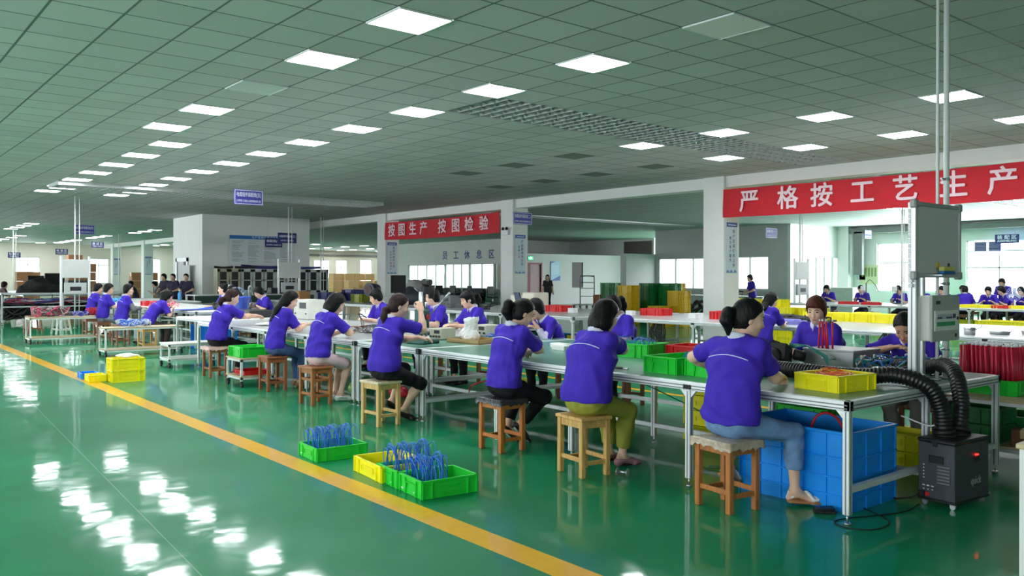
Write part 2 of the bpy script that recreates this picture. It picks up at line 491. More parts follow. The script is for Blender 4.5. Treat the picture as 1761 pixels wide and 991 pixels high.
# duct rail along the far wall
structure('trim_1', MB().b2((27, 69.8, 3.45), (43, 69.95, 3.6)), mat('grey_duct', (120, 118, 116), 0.5, metal=0.3, noise=0.05))

# right wall of the second hall
RX = 37.43
rh = [(16.2, 19.25, 0.95, 3.15), (11.5, 15.35, 0.6, 3.15), (5.5, 9.2, 0.95, 3.15)]
wall('wall_right', 'X', RX, -8, 20.9, 0.2, rh)
window('X', RX+0.1, 16.2, 19.25, 0.95, 3.15, 1, (2.25,))
window('X', RX+0.1, 11.5, 15.35, 0.6, 3.15, 2, (2.7, 2.0))
window('X', RX+0.1, 5.5, 9.2, 0.95, 3.15, 2, (2.25,))
wall('wall_inner', 'Y', 20.9, 33.0, RX+0.2, 0.15, [(33.75, 34.5, 0.0, 2.0), (34.55, 37.3, 0.5, 2.55)])
window('Y', 20.98, 34.55, 37.3, 0.5, 2.55, 3)
mb = MB(); mb.b2((36.9, 20.35, 0), (RX, 20.9, CEIL)); structure('pillar', mb, M_wall)
mb = MB(); mb.b2((36.95, -8, 3.62), (RX, 20.35, 3.86)); mb.b2((36.95, 19.7, 1.7), (37.15, 20.1, 3.7))
structure('trim_2', mb, mat('grey_trunking', (112, 116, 114), 0.5, metal=0.2, noise=0.06))
# grey wall with windows beyond the yellow crates
wall('wall_grey', 'X', 33.0, 21.05, 28.7, 0.15, [(22.0, 25.1, 1.0, 2.55), (25.2, 28.5, 0.98, 2.54)], M_grey)
window('X', 33.08, 22.0, 25.1, 1.0, 2.55, 2); window('X', 33.08, 25.2, 28.5, 0.98, 2.54, 2)
# cubicle and recess
wall('wall_side', 'X', 39.0, 34.0, 41.6, 0.15, [], M_wall)
mb = MB(); mb.b2((30.85, 28.7, 0), (33.15, 29.1, 2.75))
structure('wall_cubicle', mb, M_wall)
wall('wall_partition', 'Y', 36.0, 30.0, 38.8, 0.12, [(30.2, 31.6, 0, 2.3), (34.05, 34.95, 0.95, 2.45)], M_grey, z1=2.9)
MB().b2((34.05, 36.05, 0.95), (34.95, 36.07, 2.45)).build('window_pane', M_dark)['kind'] = 'structure'
wall('wall_end', 'Y', 53.5, 32.7, 44, 0.15, [], M_wall)
wall('wall_far_side', 'X', 43.8, 53.5, 70.2, 0.15, [], M_wall)
wall('wall_recess', 'Y', 41.5, 32.8, 44, 0.15, [], M_wall)
structure('door_2', MB().b2((30.2, 36.03, 0), (30.85, 36.08, 2.3)), mat('maroon_door', (112, 26, 40), 0.45, noise=0.08))
structure('door_3', MB().b2((30.87, 36.05, 0), (31.6, 36.1, 2.3)), mat('dusty_pink_door', (176, 142, 150), 0.5, noise=0.05))  # pink sheet set in the doorway, standing for the interior behind it
mb = MB(); mb.b2((30.12, 35.96, 0), (30.2, 36.1, 2.38)); mb.b2((31.6, 35.96, 0), (31.68, 36.1, 2.38)); mb.b2((30.12, 35.96, 2.3), (31.68, 36.1, 2.38))
structure('trim_3', mb, mat('red_door_frame', (150, 50, 62), 0.45, noise=0.05))
structure('trim_4', MB().b2((38.9, 34.1, 2.95), (39.02, 36.4, 3.8)), mat('brown_opening', (88, 72, 70), 0.7, noise=0.06))  # flat brown sheet standing for the dark opening above the cubicle
# staff rest corner: wall of windows
wall('wall_rest', 'X', 32.6, 38.6, 53.5, 0.15, [(39.2, 41.6, .8, 2.45), (41.65, 44.2, .8, 2.45), (44.25, 47, .8, 2.45), (47.05, 51.6, .72, 2.42)], M_wall)
window('X', 32.68, 39.2, 41.6, .8, 2.45, 1); window('X', 32.68, 41.65, 44.2, .8, 2.45, 1); window('X', 32.68, 44.25, 47, .8, 2.45, 2); window('X', 32.68, 47.05, 51.6, .72, 2.42, 3)
t = thing('wall_lettering', 'blue characters on the white wall above the staff rest windows', 'wall lettering', (32.585, 43.35, 2.98))
for ch, dy in zip('员工休息区', (3.63, 2.34, 1.1, -0.21, -1.51)): text(ch, 0.62, mat('blue_paint_lettering', (56, 78, 150), 0.5, noise=0.03), t, (0, dy, 0), '-X', 'character', bold=.012)

# ---------------------------------------------------------------- ceiling light panels
M_lamp = mat('light_diffuser', (255, 255, 255), 0.5, emit=1.0)
_b = M_lamp.node_tree.nodes['Principled BSDF']; _b.inputs['Emission Color'].default_value = (0.93, 0.96, 1.0, 1); _b.inputs['Emission Strength'].default_value = LAMP
M_off = mat('unlit_diffuser', (214, 220, 216), 0.35, noise=0.02)
M_lframe = mat('white_lamp_frame', (235, 235, 238), 0.4, noise=0.02)
_lamp0 = [None]
def lamp(ix, iy, label, group, x=None, y=None):
    X = TX+ix*PX if x is None else x; Y = TY+iy*1.8 if y is None else y
    if _lamp0[0] is None:
        t = thing('ceiling_light', label, 'ceiling light', (X, Y, CEIL), 0, group)
        f = MB(); s = 0.297
        for a in ((-s, s, -s, -s+.015), (-s, s, s-.015, s), (-s, -s+.015, -s, s), (s-.015, s, -s, s)):
            f.b2((a[0], a[2], -0.016), (a[1], a[3], 0.0))
        f.build('frame', M_lframe, t)
        MB().b2((-s+.012, -s+.012, -0.012), (s-.012, s-.012, -0.002)).build('diffuser', M_lamp, t)
        _lamp0[0] = t
    else:
        t = dup(_lamp0[0], (X, Y, CEIL), 0, label, group)
    return t
g = 'square ceiling light panels'
for k, j in enumerate([0, 1, 3, 4]):
    lamp(0, j, 'square light panel in the leftmost near row, %s from the front' % ORD[k], g)
for k, j in enumerate(range(5, 12)):
    lamp(1, j, 'square light panel in the far left row, %s from the front' % ORD[k], g)
for k, j in enumerate(range(0, 12)):
    lamp(4, j, 'square light panel in the row beside the grille, %s from the front' % ORD[k], g)
for k, j in enumerate(range(-1, 3)):
    lamp(12, j, 'square light panel right of the grille, near row, %s from the front' % ORD[k], g)
for k, j in enumerate(range(-1, 3)):
    lamp(16, j, 'square light panel right of the grille, far row, %s from the front' % ORD[k], g)
# lit panels farther down the hall
for gi, (xs, y0, n, nm) in enumerate([(7.3, 43.5, 4, 'far left cluster by the window'), (13.2, 45.2, 3, 'cluster just left of the white block'), (12.9, 53.6, 3, 'far cluster above the dark test sign'),
                                      (12.9, 61.2, 4, 'farthest cluster behind the pole pair'), (12.0, 68.0, 1, 'single spot at the far wall')]):
    for k in range(n):
        lamp(0, 0, 'distant light panel, %s, %s from the front' % (nm, ORD[k]), g, xs, y0+1.8*k)
# second hall, seen under the long red banner
for k, (x, y) in enumerate([(20.6, 7.2), (23.9, 9.3), (23.9, 6.9), (28.5, 13.9), (28.5, 9.8)]):
    lamp(0, 0, 'light panel of the second hall under the long banner, %s from the front' % ORD[k], g, x, y)
# added fill panels hidden behind the long banner, brightening the second hall
_k = 0
for x in (19.4, 22.4, 25.4):
    for y in (3.0, 5.4, 7.8, 10.2, 12.6):
        if x/y > 1.45:
            _k += 1; lamp(0, 0, 'light panel of the second hall hidden behind the long banner', 'panels behind the long banner', x, y)
for x in (9, 20, 24, 28, 32, 36, 40):  # extra panels added to brighten the far wall
    for y in (57.0, 60.0, 63.0, 66.0, 68.4): lamp(0, 0, 'tiny lit panel on the ceiling close to the far wall', 'panels near the far wall', x, y)
for k in range(-2, 12):  # unseen panels on the ceiling left of and behind the camera
    if k % 2 == 0: lamp(0, 0, 'square light panel over the walkway', 'walkway light panels', TX-8*PX, TY+1.8*k)
for (ix, iy, lb) in ((0, 2, 'unlit square ceiling panel in the leftmost near row'), (4, -1, 'unlit square ceiling panel above the right workbench')):
    t = dup(_lamp0[0], (TX+ix*PX, TY+iy*1.8, CEIL), 0, lb, 'unlit light panels')
    for o in [c for c in COL.objects if c.parent == t and c.name.startswith('diffuser')]:
        o.data = o.data.copy(); o.data.materials[0] = M_off
# dark access panels
M_acc = mat('dark_access_panel', (110, 120, 112), 0.7, noise=0.05)
for k, (x, y) in enumerate([(11.5, 12.1), (11.5, 14.0), (13.95, 14.0), (13.95, 12.1), (11.5, 15.7), (13.95, 15.8), (13.95, 17.6)]):
    X = TX+round((x-TX)/PX)*PX; Y = TY+round((y-TY)/PY)*PY
    o = MB().b2((X-.29, Y-.29, CEIL-.006), (X+.29, Y+.29, CEIL)).build('ceiling_panel', M_acc)
    tag(o, 'dark square panel in the ceiling beyond the grille, %s from the front' % ORD[k], 'ceiling panel', 'dark ceiling panels')
# ---------------------------------------------------------------- people: signed-distance figures
def surface_nets(f, lo, h):
    s = f < 0
    nx, ny, nz = f.shape
    c = s[:-1, :-1, :-1].astype(np.int8)
    for a in (0, 1):
        for b in (0, 1):
            for d in (0, 1):
                if a+b+d: c = c+s[a:nx-1+a, b:ny-1+b, d:nz-1+d]
    act = (c > 0) & (c < 8)
    I, J, K = np.nonzero(act)
    idx = -np.ones(act.shape, np.int64); idx[I, J, K] = np.arange(len(I))
    acc = np.zeros((len(I), 3)); cnt = np.zeros(len(I))
    cor = [(a, b, d) for a in (0, 1) for b in (0, 1) for d in (0, 1)]
    for p in range(8):
        for q in range(p+1, 8):
            A, B = cor[p], cor[q]
            if sum(abs(A[i]-B[i]) for i in range(3)) != 1: continue
            fa = f[I+A[0], J+A[1], K+A[2]]; fb = f[I+B[0], J+B[1], K+B[2]]
            m = (fa < 0) != (fb < 0)
            t = np.where(m, fa/np.where(m, fa-fb, 1), 0)
            for i in range(3):
                acc[:, i] += np.where(m, A[i]+(B[i]-A[i])*t, 0)
            cnt += m
    V = (np.stack([I, J, K], 1)+acc/cnt[:, None])*h+lo
    Q = []
    for ax in range(3):
        sl0 = [slice(1, -1)]*3; sl0[ax] = slice(0, -1)
        sl1 = [slice(1, -1)]*3; sl1[ax] = slice(1, None)
        a = s[tuple(sl0)]; b = s[tuple(sl1)]
        off = [1, 1, 1]; off[ax] = 0
        E = np.nonzero(a != b); base = [E[i]+off[i] for i in range(3)]
        flip = a[E]
        u, v = [(1, 2), (2, 0), (0, 1)][ax]
        def at(du, dv):
            k = [base[0].copy(), base[1].copy(), base[2].copy()]
            k[u] -= du; k[v] -= dv
            return idx[k[0], k[1], k[2]]
        q = np.stack([at(0, 0), at(1, 0), at(1, 1), at(0, 1)], 1)
        q[~flip] = q[~flip][:, ::-1]
        Q.append(q)
    Q = np.concatenate(Q); Q = Q[(Q >= 0).all(1)]
    return V, Q

class SDF:
    """a list of soft shapes; mesh() gives one continuous surface"""
    def __init__(s, k=0.03): s.p = []; s.k = k; s.hR = None; s.hk = 1.0
    def cone(s, a, b, ra, rb, w=None, kw=1.0, clip=None, k=None, sub=False):
        s.p.append(('c', np.asarray(a, float), np.asarray(b, float), ra, rb, None if w is None else nrm(w), kw, clip, s.k if k is None else k, sub)); return s
    def chain(s, P, r, **kw):
        for i in range(len(P)-1): s.cone(P[i], P[i+1], r[i], r[i+1], **kw)
        return s
    def ell(s, c, R, rad, clip=None, k=None, sub=False):
        if s.hR is not None and R is s.hR: rad = np.asarray(rad, float)*s.hk
        s.p.append(('e', np.asarray(c, float), np.asarray(R, float), np.asarray(rad, float), None, None, 1.0, clip, s.k if k is None else k, sub)); return s
    def bbox(s, p):
        if p[0] == 'c':
            r = max(p[3], p[4])*max(1, p[6])
            return np.minimum(p[1], p[2])-r, np.maximum(p[1], p[2])+r
        r = p[3].max(); return p[1]-r, p[1]+r
    def ev(s, p, X, Y, Z):
        if p[0] == 'c':
            _, a, b, ra, rb, w, kw, clip, k, sub = p
            dx, dy, dz = X-a[0], Y-a[1], Z-a[2]; ab = b-a
            if w is not None:
                t = (dx*w[0]+dy*w[1]+dz*w[2])*(1-1/kw)
                dx, dy, dz = dx-t*w[0], dy-t*w[1], dz-t*w[2]
                ab = ab-w*np.dot(ab, w)*(1-1/kw)
            L = max(1e-9, np.dot(ab, ab))
            t = np.clip((dx*ab[0]+dy*ab[1]+dz*ab[2])/L, 0, 1)
            d = np.sqrt((dx-t*ab[0])**2+(dy-t*ab[1])**2+(dz-t*ab[2])**2)-(ra+(rb-ra)*t)
        else:
            _, c, R, rad, _, _, _, clip, k, sub = p
            dx, dy, dz = X-c[0], Y-c[1], Z-c[2]
            q = [(dx*R[i][0]+dy*R[i][1]+dz*R[i][2]) for i in range(3)]
            k0 = np.sqrt(sum((q[i]/rad[i])**2 for i in range(3)))
            k1 = np.sqrt(sum((q[i]/rad[i]**2)**2 for i in range(3)))+1e-9
            d = k0*(k0-1)/k1
        if clip is not None:
            for (q0, n) in ([clip] if not isinstance(clip, list) else clip):
                d = np.maximum(d, (X-q0[0])*n[0]+(Y-q0[1])*n[1]+(Z-q0[2])*n[2])
        return d
    def mesh(s, h, wr=None):
        lo = np.min([s.bbox(p)[0] for p in s.p if not p[9]], 0)-3*h; hi = np.max([s.bbox(p)[1] for p in s.p if not p[9]], 0)+3*h
        n = np.ceil((hi-lo)/h).astype(int)+1
        ax = [lo[i]+h*np.arange(n[i]) for i in range(3)]
        BIG = 0.08
        f = np.full(n, BIG, np.float32)
        for p in s.p:
            a, b = s.bbox(p); m = BIG
            i0 = np.maximum(0, np.floor((a-m-lo)/h).astype(int)); i1 = np.minimum(n, np.ceil((b+m-lo)/h).astype(int)+1)
            if (i1 <= i0).any(): continue
            sl = tuple(slice(i0[i], i1[i]) for i in range(3))
            d = s.ev(p, ax[0][sl[0]][:, None, None].astype(np.float32), ax[1][sl[1]][None, :, None].astype(np.float32), ax[2][sl[2]][None, None, :].astype(np.float32))
            if p[9]: f[sl] = np.maximum(f[sl], -d); continue
            d = np.minimum(d, BIG); k = p[8]; g = f[sl]
            hh = np.maximum(k-np.abs(g-d), 0)/k
            f[sl] = np.minimum(g, d)-hh*hh*k*0.25
        f = np.where(f == 0, 1e-6, f)
        V, Q = surface_nets(f, lo, h)
        if wr is not None and len(V):
            N = np.zeros_like(V); A = V[Q]
            nf = np.cross(A[:, 2]-A[:, 0], A[:, 3]-A[:, 1])
            for j in range(4): np.add.at(N, Q[:, j], nf)
            N /= np.linalg.norm(N, axis=1)[:, None]+1e-12
            V = V+N*wr(V)[:, None]
        return V, Q
    def at(s, P):
        P = np.atleast_2d(P); f = np.full(len(P), 0.3)
        for p in s.p:
            d = s.ev(p, P[:, 0], P[:, 1], P[:, 2])
            if p[9]: f = np.maximum(f, -d); continue
            k = p[8]; hh = np.maximum(k-np.abs(f-d), 0)/k
            f = np.minimum(f, d)-hh*hh*k*0.25
        return f
def np_mesh(name, V, Q):
    me = bpy.data.meshes.new(name)
    me.vertices.add(len(V)); me.vertices.foreach_set('co', V.astype(np.float32).ravel())
    me.loops.add(4*len(Q)); me.loops.foreach_set('vertex_index', Q.astype(np.int32).ravel())
    me.polygons.add(len(Q)); me.polygons.foreach_set('loop_start', (4*np.arange(len(Q))).astype(np.int32))
    me.polygons.foreach_set('loop_total', np.full(len(Q), 4, np.int32))
    me.polygons.foreach_set('use_smooth', np.ones(len(Q), bool))
    me.update(calc_edges=True); me.validate()
    return me
def wrinkle(amp, seed, sc=1.0):
    r = np.random.RandomState(seed)
    K = [(nrm(r.normal(size=3)*np.array([1, 1, .55]))*sc*s, r.rand()*6.28, a) for s, a in ((22, 1), (31, .8), (47, .5), (64, .35), (16, .8))]
    B = [(nrm(r.normal(size=3))*sc*13, r.rand()*6.28) for _ in range(2)]
    def f(V):
        w = sum(np.sin(V@b+p) for b, p in B)
        o = 0
        for k, p, a in K:
            s = np.sin(V@k+p+1.1*w); o = o+a*(1-2*np.sqrt(s*s+0.06))
        return amp*o*0.45
    return f
def ik(S, T, l1, l2, pole):
    d = T-S; L = np.linalg.norm(d)
    if L > (l1+l2)*0.995: T = S+d/L*(l1+l2)*0.995; d = T-S; L = np.linalg.norm(d)
    u = d/L; a = (l1*l1-l2*l2+L*L)/(2*L); hh = math.sqrt(max(0, l1*l1-a*a))
    p = np.asarray(pole, float); p = p-u*np.dot(p, u); p = nrm(p)
    return S+u*a+p*hh, T

SKIN = {}
def skin(c): return mat('skin_%s' % c, c, 0.5, noise=0.06, nscale=25, bump=0.08, bscale=160, spec=0.35)
M_shirt = mat('violet_polo_cloth', (64, 40, 176), 0.75, noise=0.08, nscale=9, bump=0.12, bscale=240, spec=0.25)
M_collar = mat('lavender_collar_cloth', (206, 204, 226), 0.75, noise=0.04, bump=0.1, bscale=220, spec=0.2)
M_pipe = mat('white_piping', (214, 210, 236), 0.6, noise=0.03)
HAIRC = {'black': (13, 12, 14), 'brown': (46, 24, 25), 'red': (84, 40, 26), 'grey': (44, 40, 42)}
def hairmat(c): return mat('hair_'+c, HAIRC[c], 0.5, noise=0.45, nscale=60, bump=0.5, bscale=90, stretch=(1, 1, 0.12), spec=0.22)
M_eye = mat('eye', (30, 24, 24), 0.2, noise=0.1)
M_brow = mat('eyebrow', (40, 30, 28), 0.7, noise=0.2)
M_lip = mat('lips', (168, 92, 88), 0.45, noise=0.06)

def person(label, loc, rz, hip=0.57, stand=False, scale=1.0, lean=12, hunch=10, side=0, twist=0, head=(20, 0, 0), girth=1.0,
           rh=(0.42, -0.12, 0.84), lh=(0.42, 0.12, 0.84), rpole=(-0.3, -0.6, -1), lpole=(-0.3, 0.6, -1),
           rf=(0.36, -0.10, 0.08), lf=(0.36, 0.12, 0.08), rk=(1, -0.1, 0.8), lk=(1, 0.1, 0.8), ryaw=0, lyaw=0, rpitch=0, lpitch=0,
           hair='ponytail', hc='black', tail=None, low=False, bangs=False, skinc='E4B8A0', pants=('black', (20, 20, 24)), hem=0.85, shoe=('black', (26, 24, 26)), shoe_kind='shoe',
           sleeve=0.84, curl=(0.5, 0.5), res=0.012, collar=True, top=None, longsleeve=None, group=None, face=True, pipe=True, legs=True, thumb=True):
    R_ = np.radians
    sc = scale
    a1, a2 = R_(lean), R_(lean+hunch)
    tw = R_(twist); sd = R_(side)
    ez = np.array([0, 0, 1.0])
    H = np.array([0, 0, hip])
    up1 = np.array([math.sin(a1)*math.cos(sd), math.sin(sd), math.cos(a1)*math.cos(sd)])
    fw = np.array([math.cos(tw), math.sin(tw), 0.0])
    up2 = nrm(np.array([math.sin(a2)*fw[0], math.sin(a2)*fw[1]+math.sin(sd)*0.6, math.cos(a2)]))
    W = H+up1*0.178*sc; C = W+nrm(up1+up2)*0.178*sc; NB = C+up2*0.178*sc
    fc = nrm(fw-up2*np.dot(fw, up2)); lc = np.cross(up2, fc)
    lw = np.array([0, 1.0, 0])
    fwd0 = np.array([1.0, 0, 0])
    hp, hy_, hr = [R_(v) for v in head]
    hd = rotz(tw+hy_) @ roty(hp) @ rotx(hr)
    HK = 1.06; hf, hl, hu = hd[:, 0]*HK, hd[:, 1]*HK, hd[:, 2]*HK
    nb = NB-fc*0.012
    NT = NB+nrm(up2*0.55+hu*0.6+fc*0.15)*0.064*sc
    HC = NT+hu*0.085*sc+hf*0.022*sc
    Rh = np.array([hf, hl, hu])/HK
    g = girth
    # --- joints
    SR = NB-up2*0.045*sc-lc*0.158*sc+fc*0.005; SL = NB-up2*0.045*sc+lc*0.158*sc+fc*0.005
    ER, WR = ik(SR, np.array(rh, float), 0.275*sc, 0.235*sc, rpole)
    EL, WL = ik(SL, np.array(lh, float), 0.275*sc, 0.235*sc, lpole)
    HR = H+np.array([0.0, -0.085*sc, -0.01]); HL = H+np.array([0.0, 0.085*sc, -0.01])
    KR, AR = ik(HR, np.array(rf, float), 0.41*sc, 0.385*sc, rk)
    KL, AL = ik(HL, np.array(lf, float), 0.41*sc, 0.385*sc, lk)
    # --- body
    b = SDF(0.028); b.hR = Rh; b.hk = HK
    bw = 1.35
    b.cone(H, W, 0.098*g, 0.084*g, lw, bw); b.cone(W, C, 0.084*g, 0.09*g, nrm(lw+lc), bw); b.cone(C, NB-up2*0.07, 0.09*g, 0.062, lc, 1.5)
    b.chain([SL+lc*0.0, NB-up2*0.04+fc*.01, SR], [0.044, 0.042, 0.044])
    b.cone(nb-up2*0.02, NT+hu*0.02, 0.055, 0.052)
    # head
    b.ell(HC+hu*0.028-hf*0.008, Rh, (0.094*sc, 0.074*sc, 0.092*sc), k=0.02)
    b.ell(HC-hu*0.040+hf*0.020, Rh, (0.066*sc, 0.058*sc, 0.076*sc), k=0.04)
    b.ell(HC-hu*0.088+hf*0.058, Rh, (0.022, 0.026, 0.020), k=0.03)         # chin
    b.cone(HC+hu*0.006+hf*0.082, HC-hu*0.030+hf*0.099, 0.008, 0.0125, k=0.014)   # nose
    b.ell(HC-hu*0.058+hf*0.080, Rh, (0.010, 0.022, 0.011), k=0.016)          # mouth mound
    for q in (-1, 1):
        b.ell(HC-hu*0.022+hf*0.066+hl*q*0.036, Rh, (0.020, 0.022, 0.022), k=0.02)   # cheeks
        b.ell(HC+hl*q*0.073-hu*0.006-hf*0.004, Rh, (0.018, 0.009, 0.031), k=0.008)   # ears
        b.ell(HC+hu*0.010+hf*0.092+hl*q*0.031, Rh, (0.010, 0.015, 0.009), sub=True)      # eye hollows
    # arms and hands
    for (S, E, Wp, sgn, cur) in ((SR, ER, WR, -1, curl[0]), (SL, EL, WL, 1, curl[1])):
        gg = 0.85+0.15*g if g < 1 else 1+0.5*(g-1)
        b.cone(S, E, 0.048*gg, 0.038*gg); m = E+(Wp-E)*0.3
        b.cone(E, m, 0.037*gg, 0.0375*gg); b.cone(m, Wp, 0.0375*gg, 0.024)
        fd = nrm(Wp-E)
        lat = np.cross(ez, fd); lat = nrm(lat) if np.linalg.norm(lat) > 0.2 else np.array([0, 1.0, 0])
        if sgn > 0: lat_th = -lat      # thumb side points inwards
        else: lat_th = lat
        pn = nrm(np.cross(lat, fd))      # back of hand (upwards)
        if pn[2] < 0: pn = -pn
        hdv = nrm(fd+pn*(-0.15))
        K = Wp+hdv*0.082*sc
        b.cone(Wp, K, 0.0175, 0.0155, lat, 2.3, k=0.015)
        if res <= 0.0125:
            for q, ln in ((-1.5, 0.064), (-0.5, 0.078), (0.5, 0.084), (1.5, 0.075)):
                p0 = K+lat_th*q*0.0195; d = hdv
                seg = [p0]
                for sI, fr in enumerate((0.45, 0.32, 0.23)):
                    ang = cur*(0.55+0.45*sI)
                    d = nrm(d*math.cos(ang)-pn*math.sin(ang)+lat_th*q*0.03)
                    seg.append(seg[-1]+d*ln*fr)
                b.chain(seg, [0.0092, 0.0088, 0.0082, 0.0068], k=0.006)
            if thumb:
                t0 = Wp+hdv*0.022+lat_th*0.030-pn*0.004; t1 = t0+nrm(hdv*0.75+lat_th*0.65-pn*0.3)*0.036; t2 = t1+nrm(hdv*0.95+lat_th*0.1-pn*0.35)*0.030
                b.chain([t0, t1, t2], [0.013, 0.0105, 0.008], k=0.010)
        else:
            b.cone(K, K+nrm(hdv-pn*cur)*0.06, 0.013, 0.009, lat, 2.4, k=0.012)
    # legs and feet
    feet = []
    if legs:
        for (Hp, Kn, An, yw, pt) in ((HR, KR, AR, ryaw, rpitch), (HL, KL, AL, lyaw, lpitch)):
            gg = 1+0.5*(g-1)
            b.cone(Hp, Kn, 0.078*gg, 0.052*gg)
            sh = nrm(An-Kn); back = nrm(np.cross(np.cross(sh, fwd0), sh))
            b.cone(Kn, Kn+(An-Kn)*0.35-back*0.010, 0.047*gg, 0.047*gg); b.cone(Kn+(An-Kn)*0.35-back*0.010, An, 0.045*gg, 0.030)
            fr = rotz(R_(yw)) @ roty(R_(pt)); f0, f1, f2 = fr[:, 0], fr[:, 1], fr[:, 2]
            heel = An-f0*0.035-f2*0.038; ball = An+f0*0.115-f2*0.052; toe = An+f0*0.165-f2*0.055
            b.cone(An, heel, 0.032, 0.026); b.cone(An, ball, 0.033, 0.022, f1, 1.25); b.cone(ball, toe, 0.020, 0.015, f1, 1.9)
            feet.append((An, heel, ball, toe, f0, f1, f2))
    root = thing('person', label, 'person', loc, rz, group)
    def put(name, s, hres, m, wr=None):
        V, Q = s.mesh(hres, wr)
        o = bpy.data.objects.new(name, np_mesh(name, V, Q)); o.data.materials.append(m); COL.objects.link(o); o.parent = root
        return o
    put('body', b, res*0.85 if res < 0.012 else res, skin(skinc))
    # --- face
    if face:
        for q in (-1, 1):
            MB().ell(HC+hu*0.010+hf*0.0815+hl*q*0.031, (0.006, 0.012, 0.0055), hd, 10, 6).build('eye', M_eye, root)
            MB().tube([HC+hu*0.030+hf*0.0875+hl*q*0.014, HC+hu*0.035+hf*0.086+hl*q*0.030, HC+hu*0.029+hf*0.074+hl*q*0.046], [0.003, 0.004, 0.002], 6).build('eyebrow', M_brow, root)
        MB().ell(HC-hu*0.058+hf*0.0885, (0.005, 0.020, 0.0075), hd, 10, 6).build('mouth', M_lip, root)
    # --- hair
    hs = SDF(0.025); hs.hR = Rh; hs.hk = HK
    n1 = nrm(hf*0.80-hu*0.60); q1 = HC+hf*0.058+hu*0.060
    n2 = nrm(hf*0.95-hu*0.3); q2 = HC+hf*0.012-hu*0.02
    if hair in ('ponytail', 'bun'):
        hs.ell(HC+hu*0.030-hf*0.012, Rh, (0.106*sc, 0.085*sc, 0.102*sc), clip=[(q1, n1)])
        hs.ell(HC-hu*0.028-hf*0.030, Rh, (0.078, 0.072, 0.075), clip=[(q2, n2)])
        tb = HC-hf*0.112+hu*0.020 if not low else HC-hf*0.100-hu*0.042
        if hair == 'bun': hs.ell(HC-hf*0.085+hu*0.085, Rh, (0.045, 0.045, 0.045))
        else:
            T = tail or [(-0.045, 0.0, 0.01), (-0.085, 0.0, -0.06), (-0.075, 0.0, -0.16), (-0.06, 0, -0.25)]
            rr = np.linspace(0.036, 0.020, len(T)+1); rr[0] = 0.022
            if len(rr) > 3: rr[1] = 0.042; rr[2] = 0.042
            MB().ell(tb, (0.022, 0.026, 0.026), hd, 10, 8).build('hair_tie', mat('hair_tie_red', (176, 50, 66), .6, noise=.3, nscale=60), root)
            hs.chain([tb]+[tb+np.array(t, float) for t in T], list(rr))
    elif hair == 'short':
        hs.ell(HC+hu*0.034-hf*0.010, Rh, (0.112*sc, 0.090*sc, 0.108*sc), clip=[(q1+hf*0.010-hu*0.012, n1)])
        hs.ell(HC-hu*0.020-hf*0.034, Rh, (0.084, 0.082, 0.082), clip=[(q2, n2)])
    elif hair == 'bob':
        hs.ell(HC+hu*0.034-hf*0.010, Rh, (0.114*sc, 0.094*sc, 0.108*sc), clip=[(q1, n1)])
        nb2 = nrm(hf*0.97-hu*0.24); qb = HC+hf*0.035
        hs.ell(HC-hu*0.050-hf*0.028, Rh, (0.102, 0.102, 0.118), clip=[(qb, nb2), (HC-hu*0.135, -hu)])
    elif hair == 'long':
        hs.ell(HC+hu*0.032-hf*0.010, Rh, (0.110*sc, 0.089*sc, 0.106*sc), clip=[(q1, n1)])
        hs.ell(HC-hu*0.03-hf*0.035, Rh, (0.085, 0.085, 0.10), clip=[(q2+hf*0.01, n2)])
        hs.chain([HC-hf*0.06-hu*0.05, NB-fc*0.09-up2*0.03, C-fc*0.115-up2*0.02], [0.062, 0.046, 0.020], w=lc, kw=1.3)
    elif hair == 'cap':
        hs.ell(HC+hu*0.034-hf*0.010, Rh, (0.108*sc, 0.088*sc, 0.10*sc), clip=[(q1, n1)])
        hs.ell(HC-hu*0.028-hf*0.030, Rh, (0.078, 0.072, 0.075), clip=[(q2, n2)])
    if bangs:
        hs.ell(HC+hu*0.066+hf*0.048, Rh, (0.050, 0.068, 0.034), clip=[(HC+hu*0.048, -hu)])
        for q in ((-1, 1) if bangs is True else ()): hs.cone(HC+hu*0.05+hf*0.045+hl*q*0.060, HC-hu*0.025+hf*0.040+hl*q*0.073, 0.018, 0.010)
    seed = abs(hash(label)) % 10000 if False else sum(ord(ch)*(i+1) for i, ch in enumerate(label)) % 9973
    hw = wrinkle(0.0022, seed+3, 2.2)
    put('hair', hs, max(res*0.8, 0.007), hairmat(hc), hw)
    # --- shirt
    s = SDF(0.035)
    hemq = H+up1*0.012-np.array([0, 0, 0.02]) if not stand else H-np.array([0, 0, 0.06])
    cl = (hemq, nrm(-up1+np.array([0.15, 0, 0])))
    s.cone(H-up1*0.10, H+up1*0.05, 0.130*g, 0.132*g, lw, 1.50, clip=cl)
    s.cone(H+up1*0.05, W, 0.132*g, 0.120*g, lw, 1.52, clip=cl)
    s.cone(W, C, 0.120*g, 0.122*g, nrm(lw+lc), 1.56); s.cone(C, NB-up2*0.065, 0.122*g, 0.086, lc, 1.74)
    s.chain([SL, NB-up2*0.022-fc*0.006, SR], [0.064, 0.070, 0.064])
    slv = []
    for (S, E, Wp) in ((SR, ER, WR), (SL, EL, WL)):
        d = nrm(E-S); ln = np.linalg.norm(E-S)
        if longsleeve or sleeve > 0.98:
            s.cone(S, E, 0.064, 0.054)
        else:
            q = S+d*ln*sleeve
            s.cone(S, E, 0.066, 0.071, clip=(q, d))
            s.cone(q-d*0.05, q+d*0.03, 0.054, 0.058, sub=True)
    nq = nb+up2*0.008+fc*0.01
    s.cone(nb-up2*0.012+fc*0.02, NT, 0.056, 0.060, sub=True)
